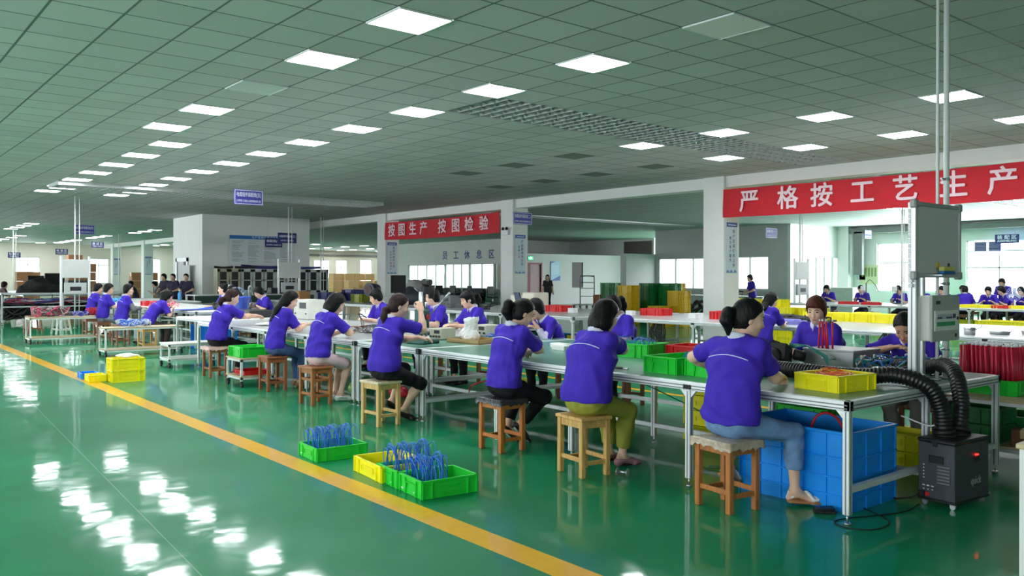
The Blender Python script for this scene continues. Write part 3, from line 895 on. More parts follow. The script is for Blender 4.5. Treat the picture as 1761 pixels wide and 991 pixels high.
    if longsleeve == 'shirt':
        for (S, E, Wp) in ((SR, ER, WR), (SL, EL, WL)):
            d = nrm(Wp-E); q = E+d*0.235*sc*0.85; s.cone(E, Wp, 0.054, 0.045, clip=(q, d))
    wr_s = wrinkle(0.011, seed, 0.75)
    put('polo_shirt' if top is None else top[0], s, res, M_shirt if top is None else mat('cloth_'+top[0]+'_%d%d%d' % top[1], top[1], 0.8, noise=0.07, bump=0.1, bscale=200), wr_s)
    if longsleeve and longsleeve != 'shirt':
        for (S, E, Wp) in ((SR, ER, WR), (SL, EL, WL)):
            sl = SDF(0.02)
            d = nrm(Wp-E); q = E+d*0.235*sc*0.86
            sl.cone(S+(E-S)*0.55, E, 0.054, 0.052); sl.cone(E, Wp, 0.052, 0.040, clip=(q, d))
            put('sleeve', sl, res, mat('cloth_sleeve_%d%d%d' % longsleeve, longsleeve, 0.8, noise=0.5 if longsleeve[0] > 150 else 0.1, nscale=120, bump=0.1))
    # --- collar
    if collar:
        c = SDF(0.012)
        cc = nb+up2*0.020+fc*0.006; nn = nrm(up2*0.8+hu*0.3-fc*0.25)
        u = nrm(fc-nn*np.dot(fc, nn)); v = np.cross(nn, u)
        ring = [cc+u*0.064*math.cos(t)+v*0.068*math.sin(t)+nn*(-0.012-0.022*math.cos(t)) for t in np.linspace(0.35, 2*PI-0.35, 16)]
        c.chain(ring, [0.013]*16, w=nn, kw=1.9)
        for q in (0, -1):
            p = ring[q]; c.cone(p, p-up2*0.05+fc*0.022+(ring[1]-ring[-2] if q == 0 else ring[-2]-ring[1])*0.10, 0.011, 0.004, w=np.cross(nrm(ring[1]-ring[-2]), fc), kw=1.6)
        put('collar', c, min(res, 0.009), M_collar)
    if pipe and top is None:
        pts = []
        for t in np.linspace(-1, 1, 15):
            o = NB-up2*(0.125+0.022*t*t)*sc+lc*0.150*t*sc*min(1.1, 0.5+0.5*g)-fc*0.30
            for _ in range(40):
                d = s.at(o)[0]
                if d < 0.002: break
                o = o+fc*min(d, 0.05)*0.8
            pts.append(o-fc*(0.0005+wr_s(o[None])[0]))
        MB().tube(pts, 0.0034, 6).build('piping', M_pipe, root)
    # --- trousers or skirt
    if legs:
        t = SDF(0.03)
        pw = np.array([0, 0, 1.0]) if stand else nrm(up1)
        t.cone(H-np.array([0.0, 0, 0.0]), H+up1*0.05, 0.118*g, 0.115*g, lw, 1.34, clip=(H+up1*0.09, up1))
        for (Hp, Kn, An) in ((HR, KR, AR), (HL, KL, AL)):
            gg = 1+0.5*(g-1); d = nrm(An-Kn); ln = np.linalg.norm(An-Kn)
            if hem <= 0:      # ends above the knee
                d2 = nrm(Kn-Hp); q = Kn+d2*hem*0.3
                t.cone(Hp, Kn, 0.094*gg, 0.078*gg, clip=(q, d2))
            else:
                q = Kn+d*ln*hem
                back = nrm(np.cross(np.cross(d, fwd0), d)); md = Kn+(An-Kn)*0.35-back*0.010
                t.cone(Hp, Kn, 0.096*gg, 0.068*gg); t.cone(Kn, md, 0.067*gg, 0.064*gg, clip=(q, d)); t.cone(md, An, 0.064*gg, 0.056, clip=(q, d))
                t.cone(q-d*0.03, q+d*0.03, 0.042, 0.044, sub=True)
        pm = mat('cloth_'+pants[0], pants[1], 0.8, noise=0.22 if 'jean' in pants[0] else 0.06, nscale=12, bump=0.1, bscale=260, spec=0.25)
        put('skirt' if 'skirt' in pants[0] else 'trousers', t, res, pm, wrinkle(0.008, seed+1, 0.8))
        sm = mat('shoe_'+shoe[0], shoe[1], 0.5, noise=0.06, bump=0.05, bscale=120)
        so = mat('sole_tan', (170, 120, 70), 0.6, noise=0.08) if shoe_kind == 'wedge' else (mat('sole_white', (226, 224, 220), 0.6, noise=0.04) if shoe_kind == 'sneaker' else mat('sole_dark', (40, 36, 34), 0.7, noise=0.1))
        for (An, heel, ball, toe, f0, f1, f2) in feet:
            e = SDF(0.015)
            if shoe_kind in ('sandal', 'wedge'):
                for (p, q_, r_) in ((An-f0*0.03+f1*0.036-f2*0.03, An+f0*0.075+f1*0.0-f2*0.004, .008), (An-f0*0.03-f1*0.036-f2*0.03, An+f0*0.075-f2*0.004, .008),
                                    (An+f0*0.075-f2*0.004, ball+f1*0.040, .008), (An+f0*0.075-f2*0.004, ball-f1*0.040, .008), (ball+f1*0.040+f2*0.008, ball-f1*0.04+f2*0.008, .009), (ball+f1*.04+f2*0.008+f0*.03, ball-f1*.04+f2*0.008+f0*.03, .009)):
                    m_ = (p+q_)/2+f2*0.012; e.chain([p, m_, q_], [r_]*3, w=f0, kw=1.3)
                e.chain([An+f1*0.034, An-f0*0.036, An-f1*0.034], [0.007]*3); e.chain([An-f0*0.036, heel-f0*0.014], [0.010, 0.014])
            else:
                top_ = (An-f2*0.012, f2)
                e.cone(An-f0*0.005, heel-f0*0.005, 0.040, 0.036, clip=top_); e.cone(An-f2*0.01, ball+f2*0.004, 0.040, 0.030, f1, 1.25, clip=top_); e.cone(ball, toe+f0*0.006, 0.027, 0.020, f1, 1.9)
            ob = put('shoe', e, max(0.006, res*0.75), sm)
            e2 = SDF(0.01); hgt = 0.018 if shoe_kind == 'wedge' else 0.011
            e2.cone(heel-f2*0.020, ball-f2*0.020, hgt, hgt*0.8, f1, 3.0, clip=(heel-f2*0.036, -f2)); e2.cone(ball-f2*0.020, toe-f2*0.014, hgt*0.8, hgt*0.7, f1, 4.0, clip=(heel-f2*0.036, -f2))
            ob2 = put('sole', e2, max(0.005, res*0.6), so); ob2.parent = ob
    return root
# ---------------------------------------------------------------- furniture materials
M_alu = mat('aluminium_profile', (226, 228, 230), 0.38, metal=0.3, noise=0.04, bump=0.03, bscale=60)
M_alud = mat('aluminium_slot', (120, 124, 128), 0.5, metal=0.6, noise=0.05)
M_mat = mat('green_antistatic_mat', (94, 142, 124), 0.28, noise=0.05, nscale=3, bump=0.02, bscale=40)
M_greytop = mat('grey_laminate_top', (188, 190, 190), 0.25, noise=0.03, nscale=3)
M_whitetop = mat('white_laminate_top', (226, 226, 220), 0.3, noise=0.03, nscale=3)
M_whitemetal = mat('white_painted_metal', (222, 224, 224), 0.4, noise=0.03)
M_ply = mat('plywood_board', (196, 176, 142), 0.55, noise=0.12, nscale=6, stretch=(1, 8, 8))
M_board = mat('grey_shelf_board', (150, 156, 156), 0.4, noise=0.06)
M_black = mat('black_rubber', (20, 20, 22), 0.6, noise=0.1, bump=0.05)
M_screw = mat('bracket_black', (38, 38, 40), 0.5, metal=0.3, noise=0.1)

def profile_post(mb, sl, x, y, z0, z1, w=0.045):
    """slotted aluminium post"""
    mb.b2((x-w/2, y-w/2, z0), (x+w/2, y+w/2, z1), 0.003)
    for d in ((1, 0), (-1, 0), (0, 1), (0, -1)):
        sl.box((x+d[0]*w/2, y+d[1]*w/2, (z0+z1)/2), (0.009 if d[0] == 0 else 0.0015, 0.009 if d[1] == 0 else 0.0015, z1-z0-0.01))

def workbench(label, x0, x1, y0, y1, legs_y, h=0.778, top=M_mat, rails=True, group='aluminium workbenches', ncol=3, end_bars=True, lower=0.165):
    """long bench: top sheet, slotted frame, legs with gussets and feet, low rails"""
    t = thing('workbench', label, 'workbench', (x0, y0, 0), 0, group)
    W, Ln = x1-x0, y1-y0
    MB().b2((0.036, 0.036, h-0.012), (W-0.036, Ln-0.036, h+0.001), 0.003).build('tabletop', top, t)
    fr = MB(); sl = MB()
    for a in ((0, 0.045, 0, Ln), (W-0.045, W, 0, Ln), (0, W, 0, 0.045), (0, W, Ln-0.045, Ln)):
        fr.b2((a[0], a[2], h-0.064), (a[1], a[3], h), 0.004)
    for ly in legs_y[1:-1]: fr.b2((0.045, ly-y0-0.02, h-0.06), (W-0.045, ly-y0+0.02, h-0.02))
    f = fr.build('frame', M_alu, t)
    for z in (h-0.05, h-0.028):
        sl.b2((-0.001, 0.02, z-0.004), (0.0, Ln-0.02, z+0.004)); sl.b2((0.02, -0.001, z-0.004), (W-0.02, 0.0, z+0.004))
    sl.build('slot', M_alud, f)
    xs = [0.024, W-0.024] if ncol == 2 else [0.024, W*0.47, W-0.024]
    for ly in legs_y:
        y = min(max(ly-y0, 0.024), Ln-0.024)
        for x in xs:
            lm = MB(); ls = MB(); profile_post(lm, ls, x, y, 0.06, h-0.064)
            for s in (-1, 1):
                yy = y+s*0.045
                if 0.0 < yy < Ln:
                    pr = [(0, 0), (s*0.05, 0), (0, -0.055)] if s > 0 else [(0, 0), (0, -0.055), (s*0.05, 0)]
                    lm.prism(pr, -0.012, 0.012, R=np.array([[0, 0, 1.0], [1, 0, 0], [0, 1, 0]]), c=(x, y+s*0.0225, h-0.064))
            lg = lm.build('leg', M_alu, t); ls.build('slot', M_alud, lg)
            ft = MB(); ft.cyl((x, y, 0.0), (x, y, 0.012), 0.026, 14, 0.022); ft.cyl((x, y, 0.012), (x, y, 0.062), 0.007, 8)
            ft.build('foot', M_steel, lg)
            if x == xs[0] and .06 < ly-y0 < Ln-.06:
                br = MB(); br.box((-0.003, y, h-0.038), (0.006, 0.07, 0.03))
                for q in (-0.025, 0, 0.025): br.box((-0.006, y+q, h-0.038), (0.004, 0.012, 0.036))
                br.build('joint_bracket', M_screw, lg)
    if rails:
        for x in xs[1:]:
            m = MB(); m.b2((x-0.02, legs_y[0]-y0, lower-0.02), (x+0.02, legs_y[-1]-y0, lower+0.02), 0.003); m.build('low_rail', M_alu, t)
        if end_bars:
            for ly in (legs_y[0], legs_y[-1]):
                y = min(max(ly-y0, 0.024), Ln-0.024)
                m = MB(); m.b2((0.045, y-0.02, lower+0.03), (W-0.045, y+0.02, lower+0.07), 0.003); m.build('cross_bar', M_alu, t)
    return t

# ---------------------------------------------------------------- stools
def stool(label, loc, rz, colour, w=(0.27, 0.30), h=0.465, cover=None, upper=False, group='wooden stools at the workbench', leg=0.042, splay=0.0, seat_col=None):
    """seat facing: local x depth, y width"""
    m = mat('wood_%d%d%d' % colour, colour, 0.5, noise=0.22, nscale=7, bump=0.05, bscale=30, stretch=(6, 6, 0.9))
    ms = mat('woodseat_%d%d%d' % (seat_col or colour), seat_col or colour, 0.45, noise=0.18, nscale=6, bump=0.05, bscale=30, stretch=(6, 0.9, 6))
    t = thing('wooden_stool', label, 'stool', loc, rz, group)
    a, b = w[0]/2, w[1]/2
    sm = MB()
    for i in range(4):
        y0 = -b-0.012+(2*b+0.024)*i/4
        sm.b2((-a-0.012, y0+0.001, h-0.026), (a+0.012, y0+(2*b+0.024)/4-0.001, h), 0.004)
    sm.build('seat', ms, t)
    ap = MB()
    for s in (-1, 1):
        ap.b2((-a+0.02, s*(b-0.021)-0.010, h-0.085), (a-0.02, s*(b-0.021)+0.010, h-0.026), 0.003)
        ap.b2((s*(a-0.021)-0.010, -b+0.02, h-0.085), (s*(a-0.021)+0.010, b-0.02, h-0.026), 0.003)
    ap.build('apron', m, t)
    for sx in (-1, 1):
        for sy in (-1, 1):
            lm = MB(); lm.b2((sx*(a-0.021)-leg/2, sy*(b-0.021)-leg/2, 0), (sx*(a-0.021)+leg/2, sy*(b-0.021)+leg/2, h-0.026), 0.004)
            if splay:
                V = lm.v[0]; k = (h-V[:, 2])*splay; V[:, 0] += sx*k; V[:, 1] += sy*k
            lm.build('leg', m, t)
    zs = [(0.11, 0.135)] + ([(0.30, 0.31)] if upper else [])
    for (za, zb) in zs:
        for s in (-1, 1):
            e = splay*(h-za)
            r = MB(); r.b2((-a+0.03-e, s*(b-0.021+e)-0.009, za-0.017), (a-0.03+e, s*(b-0.021+e)+0.009, za+0.017), 0.003); r.build('stretcher', m, t)
            r = MB(); r.b2((s*(a-0.021+e)-0.009, -b+0.03-e, zb-0.017), (s*(a-0.021+e)+0.009, b-0.03+e, zb+0.017), 0.003); r.build('stretcher', m, t)
    if cover:
        c = MB(); n = 14; z = h+0.006
        rr = random.Random(len(label)); P = []; F = []
        for k in range(4*n):
            e, u = k//n, (k % n)/n*2-1
            x, y = [(a+.02, u*(b+.02)), (-u*(a+.02), b+.02), (-a-.02, -u*(b+.02)), (u*(a+.02), -b-.02)][e]
            P.append((x*0.9, y*0.9, z)); P.append((x, y, z-0.004)); P.append((x*1.02, y*1.02, z-0.035-0.035*rr.random()))
        N = 4*n; P.append((0, 0, z+0.004))
        for k in range(N):
            q = (k+1) % N
            F += [(3*k, 3*k+1, 3*q+1, 3*q), (3*k+1, 3*k+2, 3*q+2, 3*q+1), (3*k, 3*q, 3*N)]
        c.add(P, F, True); c.build('seat_cover', cover, t)
    return t
M_clear = mat('clear_plastic_wrap', (176, 160, 140), 0.2, noise=0.25, nscale=14, bump=0.4, bscale=50)
M_blackwrap = mat('black_plastic_wrap', (52, 52, 56), 0.22, noise=0.4, nscale=14, bump=0.5, bscale=50)
M_pinkcloth = mat('pink_cloth', (214, 178, 168), 0.8, noise=0.2, bump=0.2)

# ---------------------------------------------------------------- crates
def crate_bm(w, d, h, wall=0.006):
    """open turnover box w (x) by d (y): walls, rim, ribs, handle notches"""
    m = MB(); hw, hd = w/2, d/2; q = .026 if h >= .15 else (.016 if h >= .12 else .010); rb = q+.004
    m.b2((-hw+.008, -hd+.008, 0), (hw-.008, hd-.008, wall), 0.002)
    for s in (-1, 1):
        m.box((0, s*(hd-q), h/2), (w-2*q+.004, wall, h-.004))
        m.box((s*(hw-q), 0, h/2), (wall, d-2*q+.004, h-.004))
        m.b2((-hw, s*hd-(.018 if s > 0 else 0), h-.014), (hw, s*hd+(0 if s > 0 else .018), h), 0.002)
        m.b2((s*hw-(.018 if s > 0 else 0), -hd, h-.014), (s*hw+(0 if s > 0 else .018), hd, h), 0.002)
        n = max(3, int(w/0.075))
        for i in range(n+1):
            x = -hw+.012+(w-.024)*i/n
            if abs(x) > w*0.17 or h < 0.07: m.box((x, s*(hd-q/2+.001), h/2-.004), (.010, q, h-.012))
        m.box((0, s*(hd-.003), h*.62), (w*.36, .008, .007)); m.box((0, s*(hd-.003), h*.30), (w*.30, .008, .007))
        n = max(2, int(d/0.075))
        for i in range(n+1):
            y = -hd+.012+(d-.024)*i/n
            if abs(y) > d*.2 or h < .07: m.box((s*(hw-q/2+.001), y, h/2-.004), (q, .010, h-.012))
        m.box((s*(hw-.003), 0, h*.66), (.008, d*.42, .007))
        m.box((s*(hw-.003), d*.2, h*.5), (.008, .007, h*.34)); m.box((s*(hw-.003), -d*.2, h*.5), (.008, .007, h*.34))
    return m
PLC = {'yellow': (252, 238, 26), 'green': (34, 206, 58), 'red': (214, 34, 36), 'dkgreen': (20, 118, 54), 'gold': (226, 184, 26), 'blue': (18, 146, 242)}
def plastic(c): return mat('plastic_'+c, PLC[c], 0.38, noise=0.06, nscale=7, spec=0.45, bump=0.02, bscale=60)
_CR = {}
def crate(label, colour, loc, rz, size=(0.36, 0.53, 0.14), group=None, cat='crate', name='plastic_crate'):
    k = size
    if k not in _CR: _CR[k] = crate_bm(*size).mesh('crate')
    key = (k, colour)
    if key not in _CR:
        me = _CR[k].copy(); me.materials.append(plastic(colour)); _CR[key] = me
    o = bpy.data.objects.new(name, _CR[key]); COL.objects.link(o); o.location = loc; o.rotation_euler = (0, 0, rz)
    return tag(o, label, cat, group)
M_bwire = mat('blue_wire', (48, 120, 226), 0.4, noise=0.1)
M_wtip = mat('white_wire_tip', (228, 232, 236), 0.4, noise=0.05)
def wire_loops(label, loc, rz, n, lx, ly, hh, seed, m=M_bwire, r=0.0034, group=None, tips=True):
    """rows of wires bent into standing arches, their white ends down in the crate"""
    rr = random.Random(seed); t = thing('wire_bundle', label, 'wire bundle', loc, rz, group)
    a = MB(); w = MB()
    for i in range(n):
        y = -ly/2+ly*i/(n-1)+rr.uniform(-.01, .01); x0 = rr.uniform(-.02, .02); wd = lx*rr.uniform(.8, 1.05); tl = rr.uniform(-.05, .05); H = hh*rr.uniform(.86, 1.05)
        P = []
        for k in range(15):
            u = k/14; ang = PI*u
            P.append((x0-wd/2*math.cos(ang), y+tl*math.sin(ang), 0.012+H*math.sin(ang)**0.62))
        a.tube(P, r, 5)
        if tips:
            for e in (0, -1):
                p = np.array(P[e]); w.tube([p+(0, 0, -.006), p+(0, 0, .03)], r*1.7, 5)
                q = p+np.array([rr.uniform(-.05, .05), rr.uniform(-.05, .05), 0.004]); w.tube([q, q+np.array([rr.uniform(.01, .04), rr.uniform(-.03, .03), .004])], r*1.6, 5)
    a.build('wire', m, t)
    if tips: w.build('terminal', M_wtip, t)
    return t
# ================================================================ the long workbench line
workbench('long near workbench with green mat and grey slotted frame', 4.96, 7.28, 2.72, 7.62, [2.75, 4.0, 5.27, 6.3, 7.59])
workbench('short workbench with green mat carrying the green arbor press', 4.96, 7.28, 7.66, 9.02, [7.69, 8.99])
workbench('middle workbench holding the cardboard box and papers', 4.96, 7.28, 9.08, 14.6, [9.11, 10.4, 11.7, 13.0, 14.57], top=M_greytop)

# stools of the seven women on the near side
WS = (0.28, 0.33)
stool('orange-brown wooden stool with clear plastic over its seat', (4.73, 3.475, 0), -0.15, (176, 108, 52), WS, cover=M_clear)
stool('pale yellow wooden stool under the woman in olive trousers', (4.66, 4.79, 0), -0.13, (206, 160, 92), WS)
stool('orange wooden stool with black plastic wrapped on its seat', (4.735, 5.92, 0), -0.02, (190, 112, 50), WS, cover=M_blackwrap)
stool('pale wooden stool with whitish seat under the woman pulling a lever', (4.54, 7.72, 0), 0.05, (214, 172, 108), WS, seat_col=(216, 196, 164))
stool('brown wooden stool with doubled upper rungs under the pink skirt', (4.65, 9.46, 0), 0.05, (160, 98, 52), WS, upper=True)
stool('reddish brown wooden stool under the woman in jeans', (4.77, 11.0, 0), -0.04, (150, 84, 50), WS)
stool('brown wooden stool with a pink cloth hanging off its seat', (4.70, 13.02, 0), 0.0, (158, 102, 62), WS, cover=M_pinkcloth)

GF = 'women seated on the near side of the bench line'
person('woman with low ponytail in violet polo, rolled blue jeans and white sandals', (4.76, 3.47, 0), 0, hip=0.585, res=0.008, lean=6, hunch=9, head=(14, -42, 0), girth=1.08, scale=1.03, sleeve=0.76,
       rh=(0.50, -0.06, 0.85), lh=(0.36, 0.44, 0.88), lpole=(-0.6, 1, -0.1), rf=(0.37, -0.26, 0.09), rk=(1, -0.35, 0.9), ryaw=-42, lf=(0.36, 0.28, 0.16), lpitch=20,
       pants=('blue_jeans', (112, 142, 184)), hem=0.62, shoe=('white_strap', (232, 230, 224)), shoe_kind='wedge', group=GF,
       tail=[(-0.045, 0, -0.01), (-0.07, 0, -0.06), (-0.05, 0, -0.11), (-0.045, 0, -0.15)], curl=(0.9, 0.6))
person('heavier woman with thick black hair in violet polo and olive cropped trousers', (4.68, 4.79, 0), 0, hip=0.585, res=0.008, lean=8, hunch=13, head=(20, -8, 0), girth=1.2,
       sleeve=0.74, rh=(0.37, 0.16, 1.05), rpole=(0.7, -0.8, -0.7), lh=(0.40, 0.16, 0.92), rf=(0.37, -0.05, 0.085), lf=(0.40, 0.13, 0.085), ryaw=-8, lyaw=5,
       hair='bob', pants=('olive_cloth', (150, 150, 62)), hem=0.80, shoe=('mauve', (176, 120, 128)), group=GF, curl=(0.9, 0.9))
person('slim woman with high ponytail in violet polo, black trousers, feet tucked back', (4.75, 5.92, 0), 0, hip=0.575, res=0.008, lean=7, hunch=12, head=(26, -22, 0), girth=1.0,
       rh=(0.42, 0.10, 0.86), rpole=(0.5, -0.9, -0.5), lh=(0.45, 0.18, 0.86), rf=(0.31, 0.13, 0.17), rk=(1, -0.9, 0.7), lf=(0.24, 0.24, 0.15), lk=(1, 0.1, 0.9), ryaw=-25, rpitch=42, lyaw=-15, lpitch=36,
       pants=('black_cloth', (22, 22, 26)), hem=0.84, shoe=('black_canvas', (34, 32, 34)), shoe_kind='sneaker', group=GF,
       tail=[(-0.05, 0, 0.015), (-0.08, 0, -0.05), (-0.05, 0, -0.11), (-0.03, 0, -0.16)])
person('woman with long brown ponytail and raised arm in violet polo, black knee-length trousers', (4.57, 7.72, 0), 0, hip=0.58, res=0.009, lean=6, hunch=12, head=(16, -24, 0), girth=1.12, hc='brown',
       rh=(0.40, -0.10, 1.20), rpole=(0.6, -0.5, -1), lh=(0.52, 0.10, 0.88), rf=(0.30, 0.08, 0.10), rk=(1, -0.8, 0.8), ryaw=-30, rpitch=18, lf=(0.26, 0.26, 0.18), lpitch=35,
       pants=('black_cloth', (22, 22, 26)), hem=0.12, shoe=('black_strap', (44, 26, 26)), shoe_kind='shoe', group=GF,
       low=True, tail=[(-0.03, 0, -0.03), (-0.05, 0, -0.10), (-0.05, 0, -0.18), (-0.04, 0, -0.27)], curl=(1.2, 0.6))
person('woman with black bob in violet polo, pale pink skirt and white sneakers', (4.67, 9.46, 0), 0, hip=0.58, res=0.009, lean=9, hunch=14, head=(30, -10, 0), hair='bob', girth=1.02,
       rh=(0.44, 0.0, 0.86), rpole=(0.1, -1, -0.5), lh=(0.42, 0.15, 0.86), rf=(0.30, -0.03, 0.085), lf=(0.30, 0.12, 0.085),
       pants=('pink_skirt', (222, 188, 196)), hem=-0.14, shoe=('white_canvas', (232, 232, 230)), shoe_kind='sneaker', group=GF)
person('woman with long black hair down her back in violet polo and blue jeans', (4.79, 11.0, 0), 0, hip=0.58, res=0.009, lean=8, hunch=12, head=(26, -14, 0), hair='long', girth=0.95,
       rh=(0.46, -0.02, 0.88), lh=(0.44, 0.16, 0.88), rf=(0.36, -0.04, 0.085), lf=(0.40, 0.15, 0.085), pants=('blue_jeans_dark', (70, 92, 138)), hem=0.93, shoe=('tan', (150, 112, 70)), group=GF)
person('woman with brown ponytail reaching forward in violet polo and black trousers', (4.72, 13.02, 0), 0, hip=0.58, res=0.009, lean=12, hunch=12, head=(20, -12, 0), girth=1.12, hc='brown',
       rh=(0.62, -0.06, 0.93), lh=(0.62, 0.12, 0.92), rpole=(0, -0.6, -1), rf=(0.32, -0.05, 0.085), lf=(0.36, 0.12, 0.085), pants=('black_cloth', (22, 22, 26)), hem=0.9, shoe=('black', (26, 24, 26)), shoe_kind='sneaker', group=GF,
       low=True, tail=[(-0.04, 0, -0.02), (-0.06, 0, -0.06), (-0.06, 0, -0.11)])

# workers across the bench, facing us
GQ = 'workers seated across the bench line'
def across(label, x, y, stl, **kw):
    kw.setdefault('res', 0.010)
    person(label, (x, y, 0), PI+kw.pop('turn', 0), group=GQ, **kw)
    stool(stl, (x, y, 0), 0.05, (132, 76, 46), (0.30, 0.33), group='wooden stools across the bench')
across('woman with short reddish hair behind the metal box, facing us', 7.56, 4.40, 'dark wooden stool behind the bench under the reddish-haired woman', hip=0.58, hair='short', hc='red', lean=8, hunch=10, head=(16, 14, 0), bangs='front', girth=1.1, rh=(.42, -.1, .86), lh=(.42, .12, .86), res=0.008)
across('woman bent low over cables behind the tall aluminium post', 7.60, 3.47, 'dark wooden stool at the bench end near the red tubes', hip=0.57, hair='cap', lean=22, hunch=18, head=(38, 10, 0), rh=(.42, -.1, .95), lh=(.42, .14, .9), rpole=(0, -1, -.3), skinc='CB9A80', res=0.008, pants=('grey_cloth', (124, 122, 120)), hem=.6)
across('ponytailed woman half hidden behind the woman in olive trousers', 7.55, 7.02, 'dark wooden stool hidden behind the woman in olive trousers', hair='ponytail', lean=10, hunch=12, head=(24, -8, 0))
across('short-haired worker in lavender patterned sleeves bending over blue wires', 7.40, 8.08, 'dark wooden stool under the worker with patterned sleeves', hair='short', hc='black', lean=24, hunch=16, head=(24, -14, 0), longsleeve=(196, 188, 214), rh=(.40, -.12, .92), lh=(.40, .05, .92), rpole=(0, -1, -.2), skinc='D8AC94')
across('woman with bangs and long black hair behind the plastic bag', 7.50, 9.93, 'dark wooden stool under the woman with bangs', hair='ponytail', bangs=True, lean=8, hunch=10, head=(20, -14, 0), girth=1.08, rh=(.48, -.08, .86), lh=(.48, .06, .86))
across('young worker with short black hair seated behind the beige power supply', 7.46, 10.87, 'dark wooden stool under the short-haired young worker', hair='short', lean=6, hunch=8, head=(10, -18, 0), rh=(.42, -.1, .86), lh=(.42, .1, .86), skinc='E0B8A2')
across('woman with fringe seated beside the small motor on the bench', 7.50, 12.5, 'dark wooden stool under the woman with the fringe', hair='short', bangs=True, lean=12, hunch=12, head=(20, -14, 0), res=0.011)
across('woman with black bun in profile above the brown-ponytailed woman', 7.50, 19.9, 'dark wooden stool far along the line beyond the blue sheet', hair='bun', lean=6, hunch=6, head=(6, -20, 0), res=0.012)

# ---------------------------------------------------------------- things on the near end of the bench
T0 = 0.779
cr = crate('yellow crate of orange wires on the near bench corner', 'yellow', (5.45, 3.10, T0), -0.12, (0.42, 0.36, 0.115), cat='crate')
rr = random.Random(3); mb = MB(); mb2 = MB()
for i in range(46):
    P = []; c0 = np.array([rr.uniform(-.06, .06), rr.uniform(-.05, .05), 0.055+rr.uniform(0, .055)]); ra = rr.uniform(.06, .125); rb = rr.uniform(.05, .10); ph = rr.uniform(0, 6.28); tl = rr.uniform(-.25, .25)
    for k in range(20):
        t = 2*PI*k/20; x, y = ra*math.cos(t), rb*math.sin(t)
        P.append((c0[0]+x*math.cos(ph)-y*math.sin(ph), c0[1]+x*math.sin(ph)+y*math.cos(ph), max(.012, c0[2]+tl*x+0.008*math.sin(3*t+ph))))
    P = [(min(max(p[0], -.19), .19), min(max(p[1], -.16), .16), p[2]) for p in P]
    (mb if i % 4 else mb2).tube(P, 0.0036, 5, closed=True)
t = thing('wire_coil', 'tangle of orange and red wires inside the yellow crate', 'wires', (5.45, 3.10, T0), -0.12)
mb.build('orange_wire', mat('orange_wire', (232, 92, 48), .4, noise=.12), t); mb2.build('red_wire', mat('yellow_wire', (240, 176, 60), .4, noise=.12), t)

# stainless box with a handle
M_inox = mat('stainless_sheet', (176, 178, 180), 0.28, metal=0.85, noise=0.12, nscale=3, bump=0.05, bscale=9)
t = thing('steel_box', 'shiny stainless steel box with a handle on the bench', 'metal box', (6.54, 3.56, T0), -0.02)
MB().b2((0, 0, 0), (0.42, 0.46, 0.165), 0.004).build('body', M_inox, t)
MB().b2((-0.006, -0.006, 0.155), (0.426, 0.466, 0.172), 0.004).build('lid', M_inox, t)
h = MB(); h.tube([(-0.002, .17, .10), (-0.03, .18, .095), (-0.035, .22, .09), (-0.03, .26, .095), (-0.002, .27, .10)], .007, 8); h.cyl((-.004, .17, .1), (0, .17, .1), .014); h.cyl((-.004, .27, .1), (0, .27, .1), .014); h.build('handle', M_steel, t)
MB().b2((0.10, -0.012, .08), (0.16, 0.0, .13), .002).build('latch', M_steel, t)
M_redtube = mat('red_heat_shrink', (206, 30, 62), .35, noise=.08)
for k, (dx, dy, tx) in enumerate([(0.06, .31, .0), (0.07, .28, .04), (.05, .34, -.01), (.08, .23, .0), (.06, .26, .02)]):
    m = MB(); p = np.array([6.54+dx, 3.56+dy, T0+.172]); m.tube([p, p+np.array([0, tx*.4, .12]), p+np.array([0, tx, .23])], .0085, 7)
    tip = MB(); q = p+np.array([0, tx, .23]); tip.cyl(q, q+np.array([0, 0, .016]), .006, 7)
    o = thing('red_tube', 'red tube standing on the stainless box, %s of five' % ORD[k], 'tube', (0, 0, 0), 0, 'red tubes on the metal box')
    m.build('sleeve', M_redtube, o); tip.build('tip', M_wtip, o)
# black camera-like tool head
t = thing('extraction_nozzle', 'bulky black nozzle with green cables left of the steel box', 'nozzle', (6.35, 4.13, T0), 0.3)
m = MB(); m.box((0, 0, .12), (.16, .20, .17), roty(.25), .03); m.cyl((-.12, .02, .1), (-.05, .02, .11), .055, 14, .075); m.box((0, 0, .02), (.10, .12, .04), None, .008); m.cyl((.02, -.12, .12), (.06, -.20, .10), .045, 12)
m.build('head', M_black, t)
m = MB()
for k in range(5): m.tube([(0.02, -.08, .17+.01*k), (.02+.01*k, -.22, .20), (.0, -.36-.01*k, .12), (-.12-.02*k, -.46, .02)], .006, 6)
m.build('green_cable', mat('teal_cable', (24, 112, 104), .35, noise=.1), t)

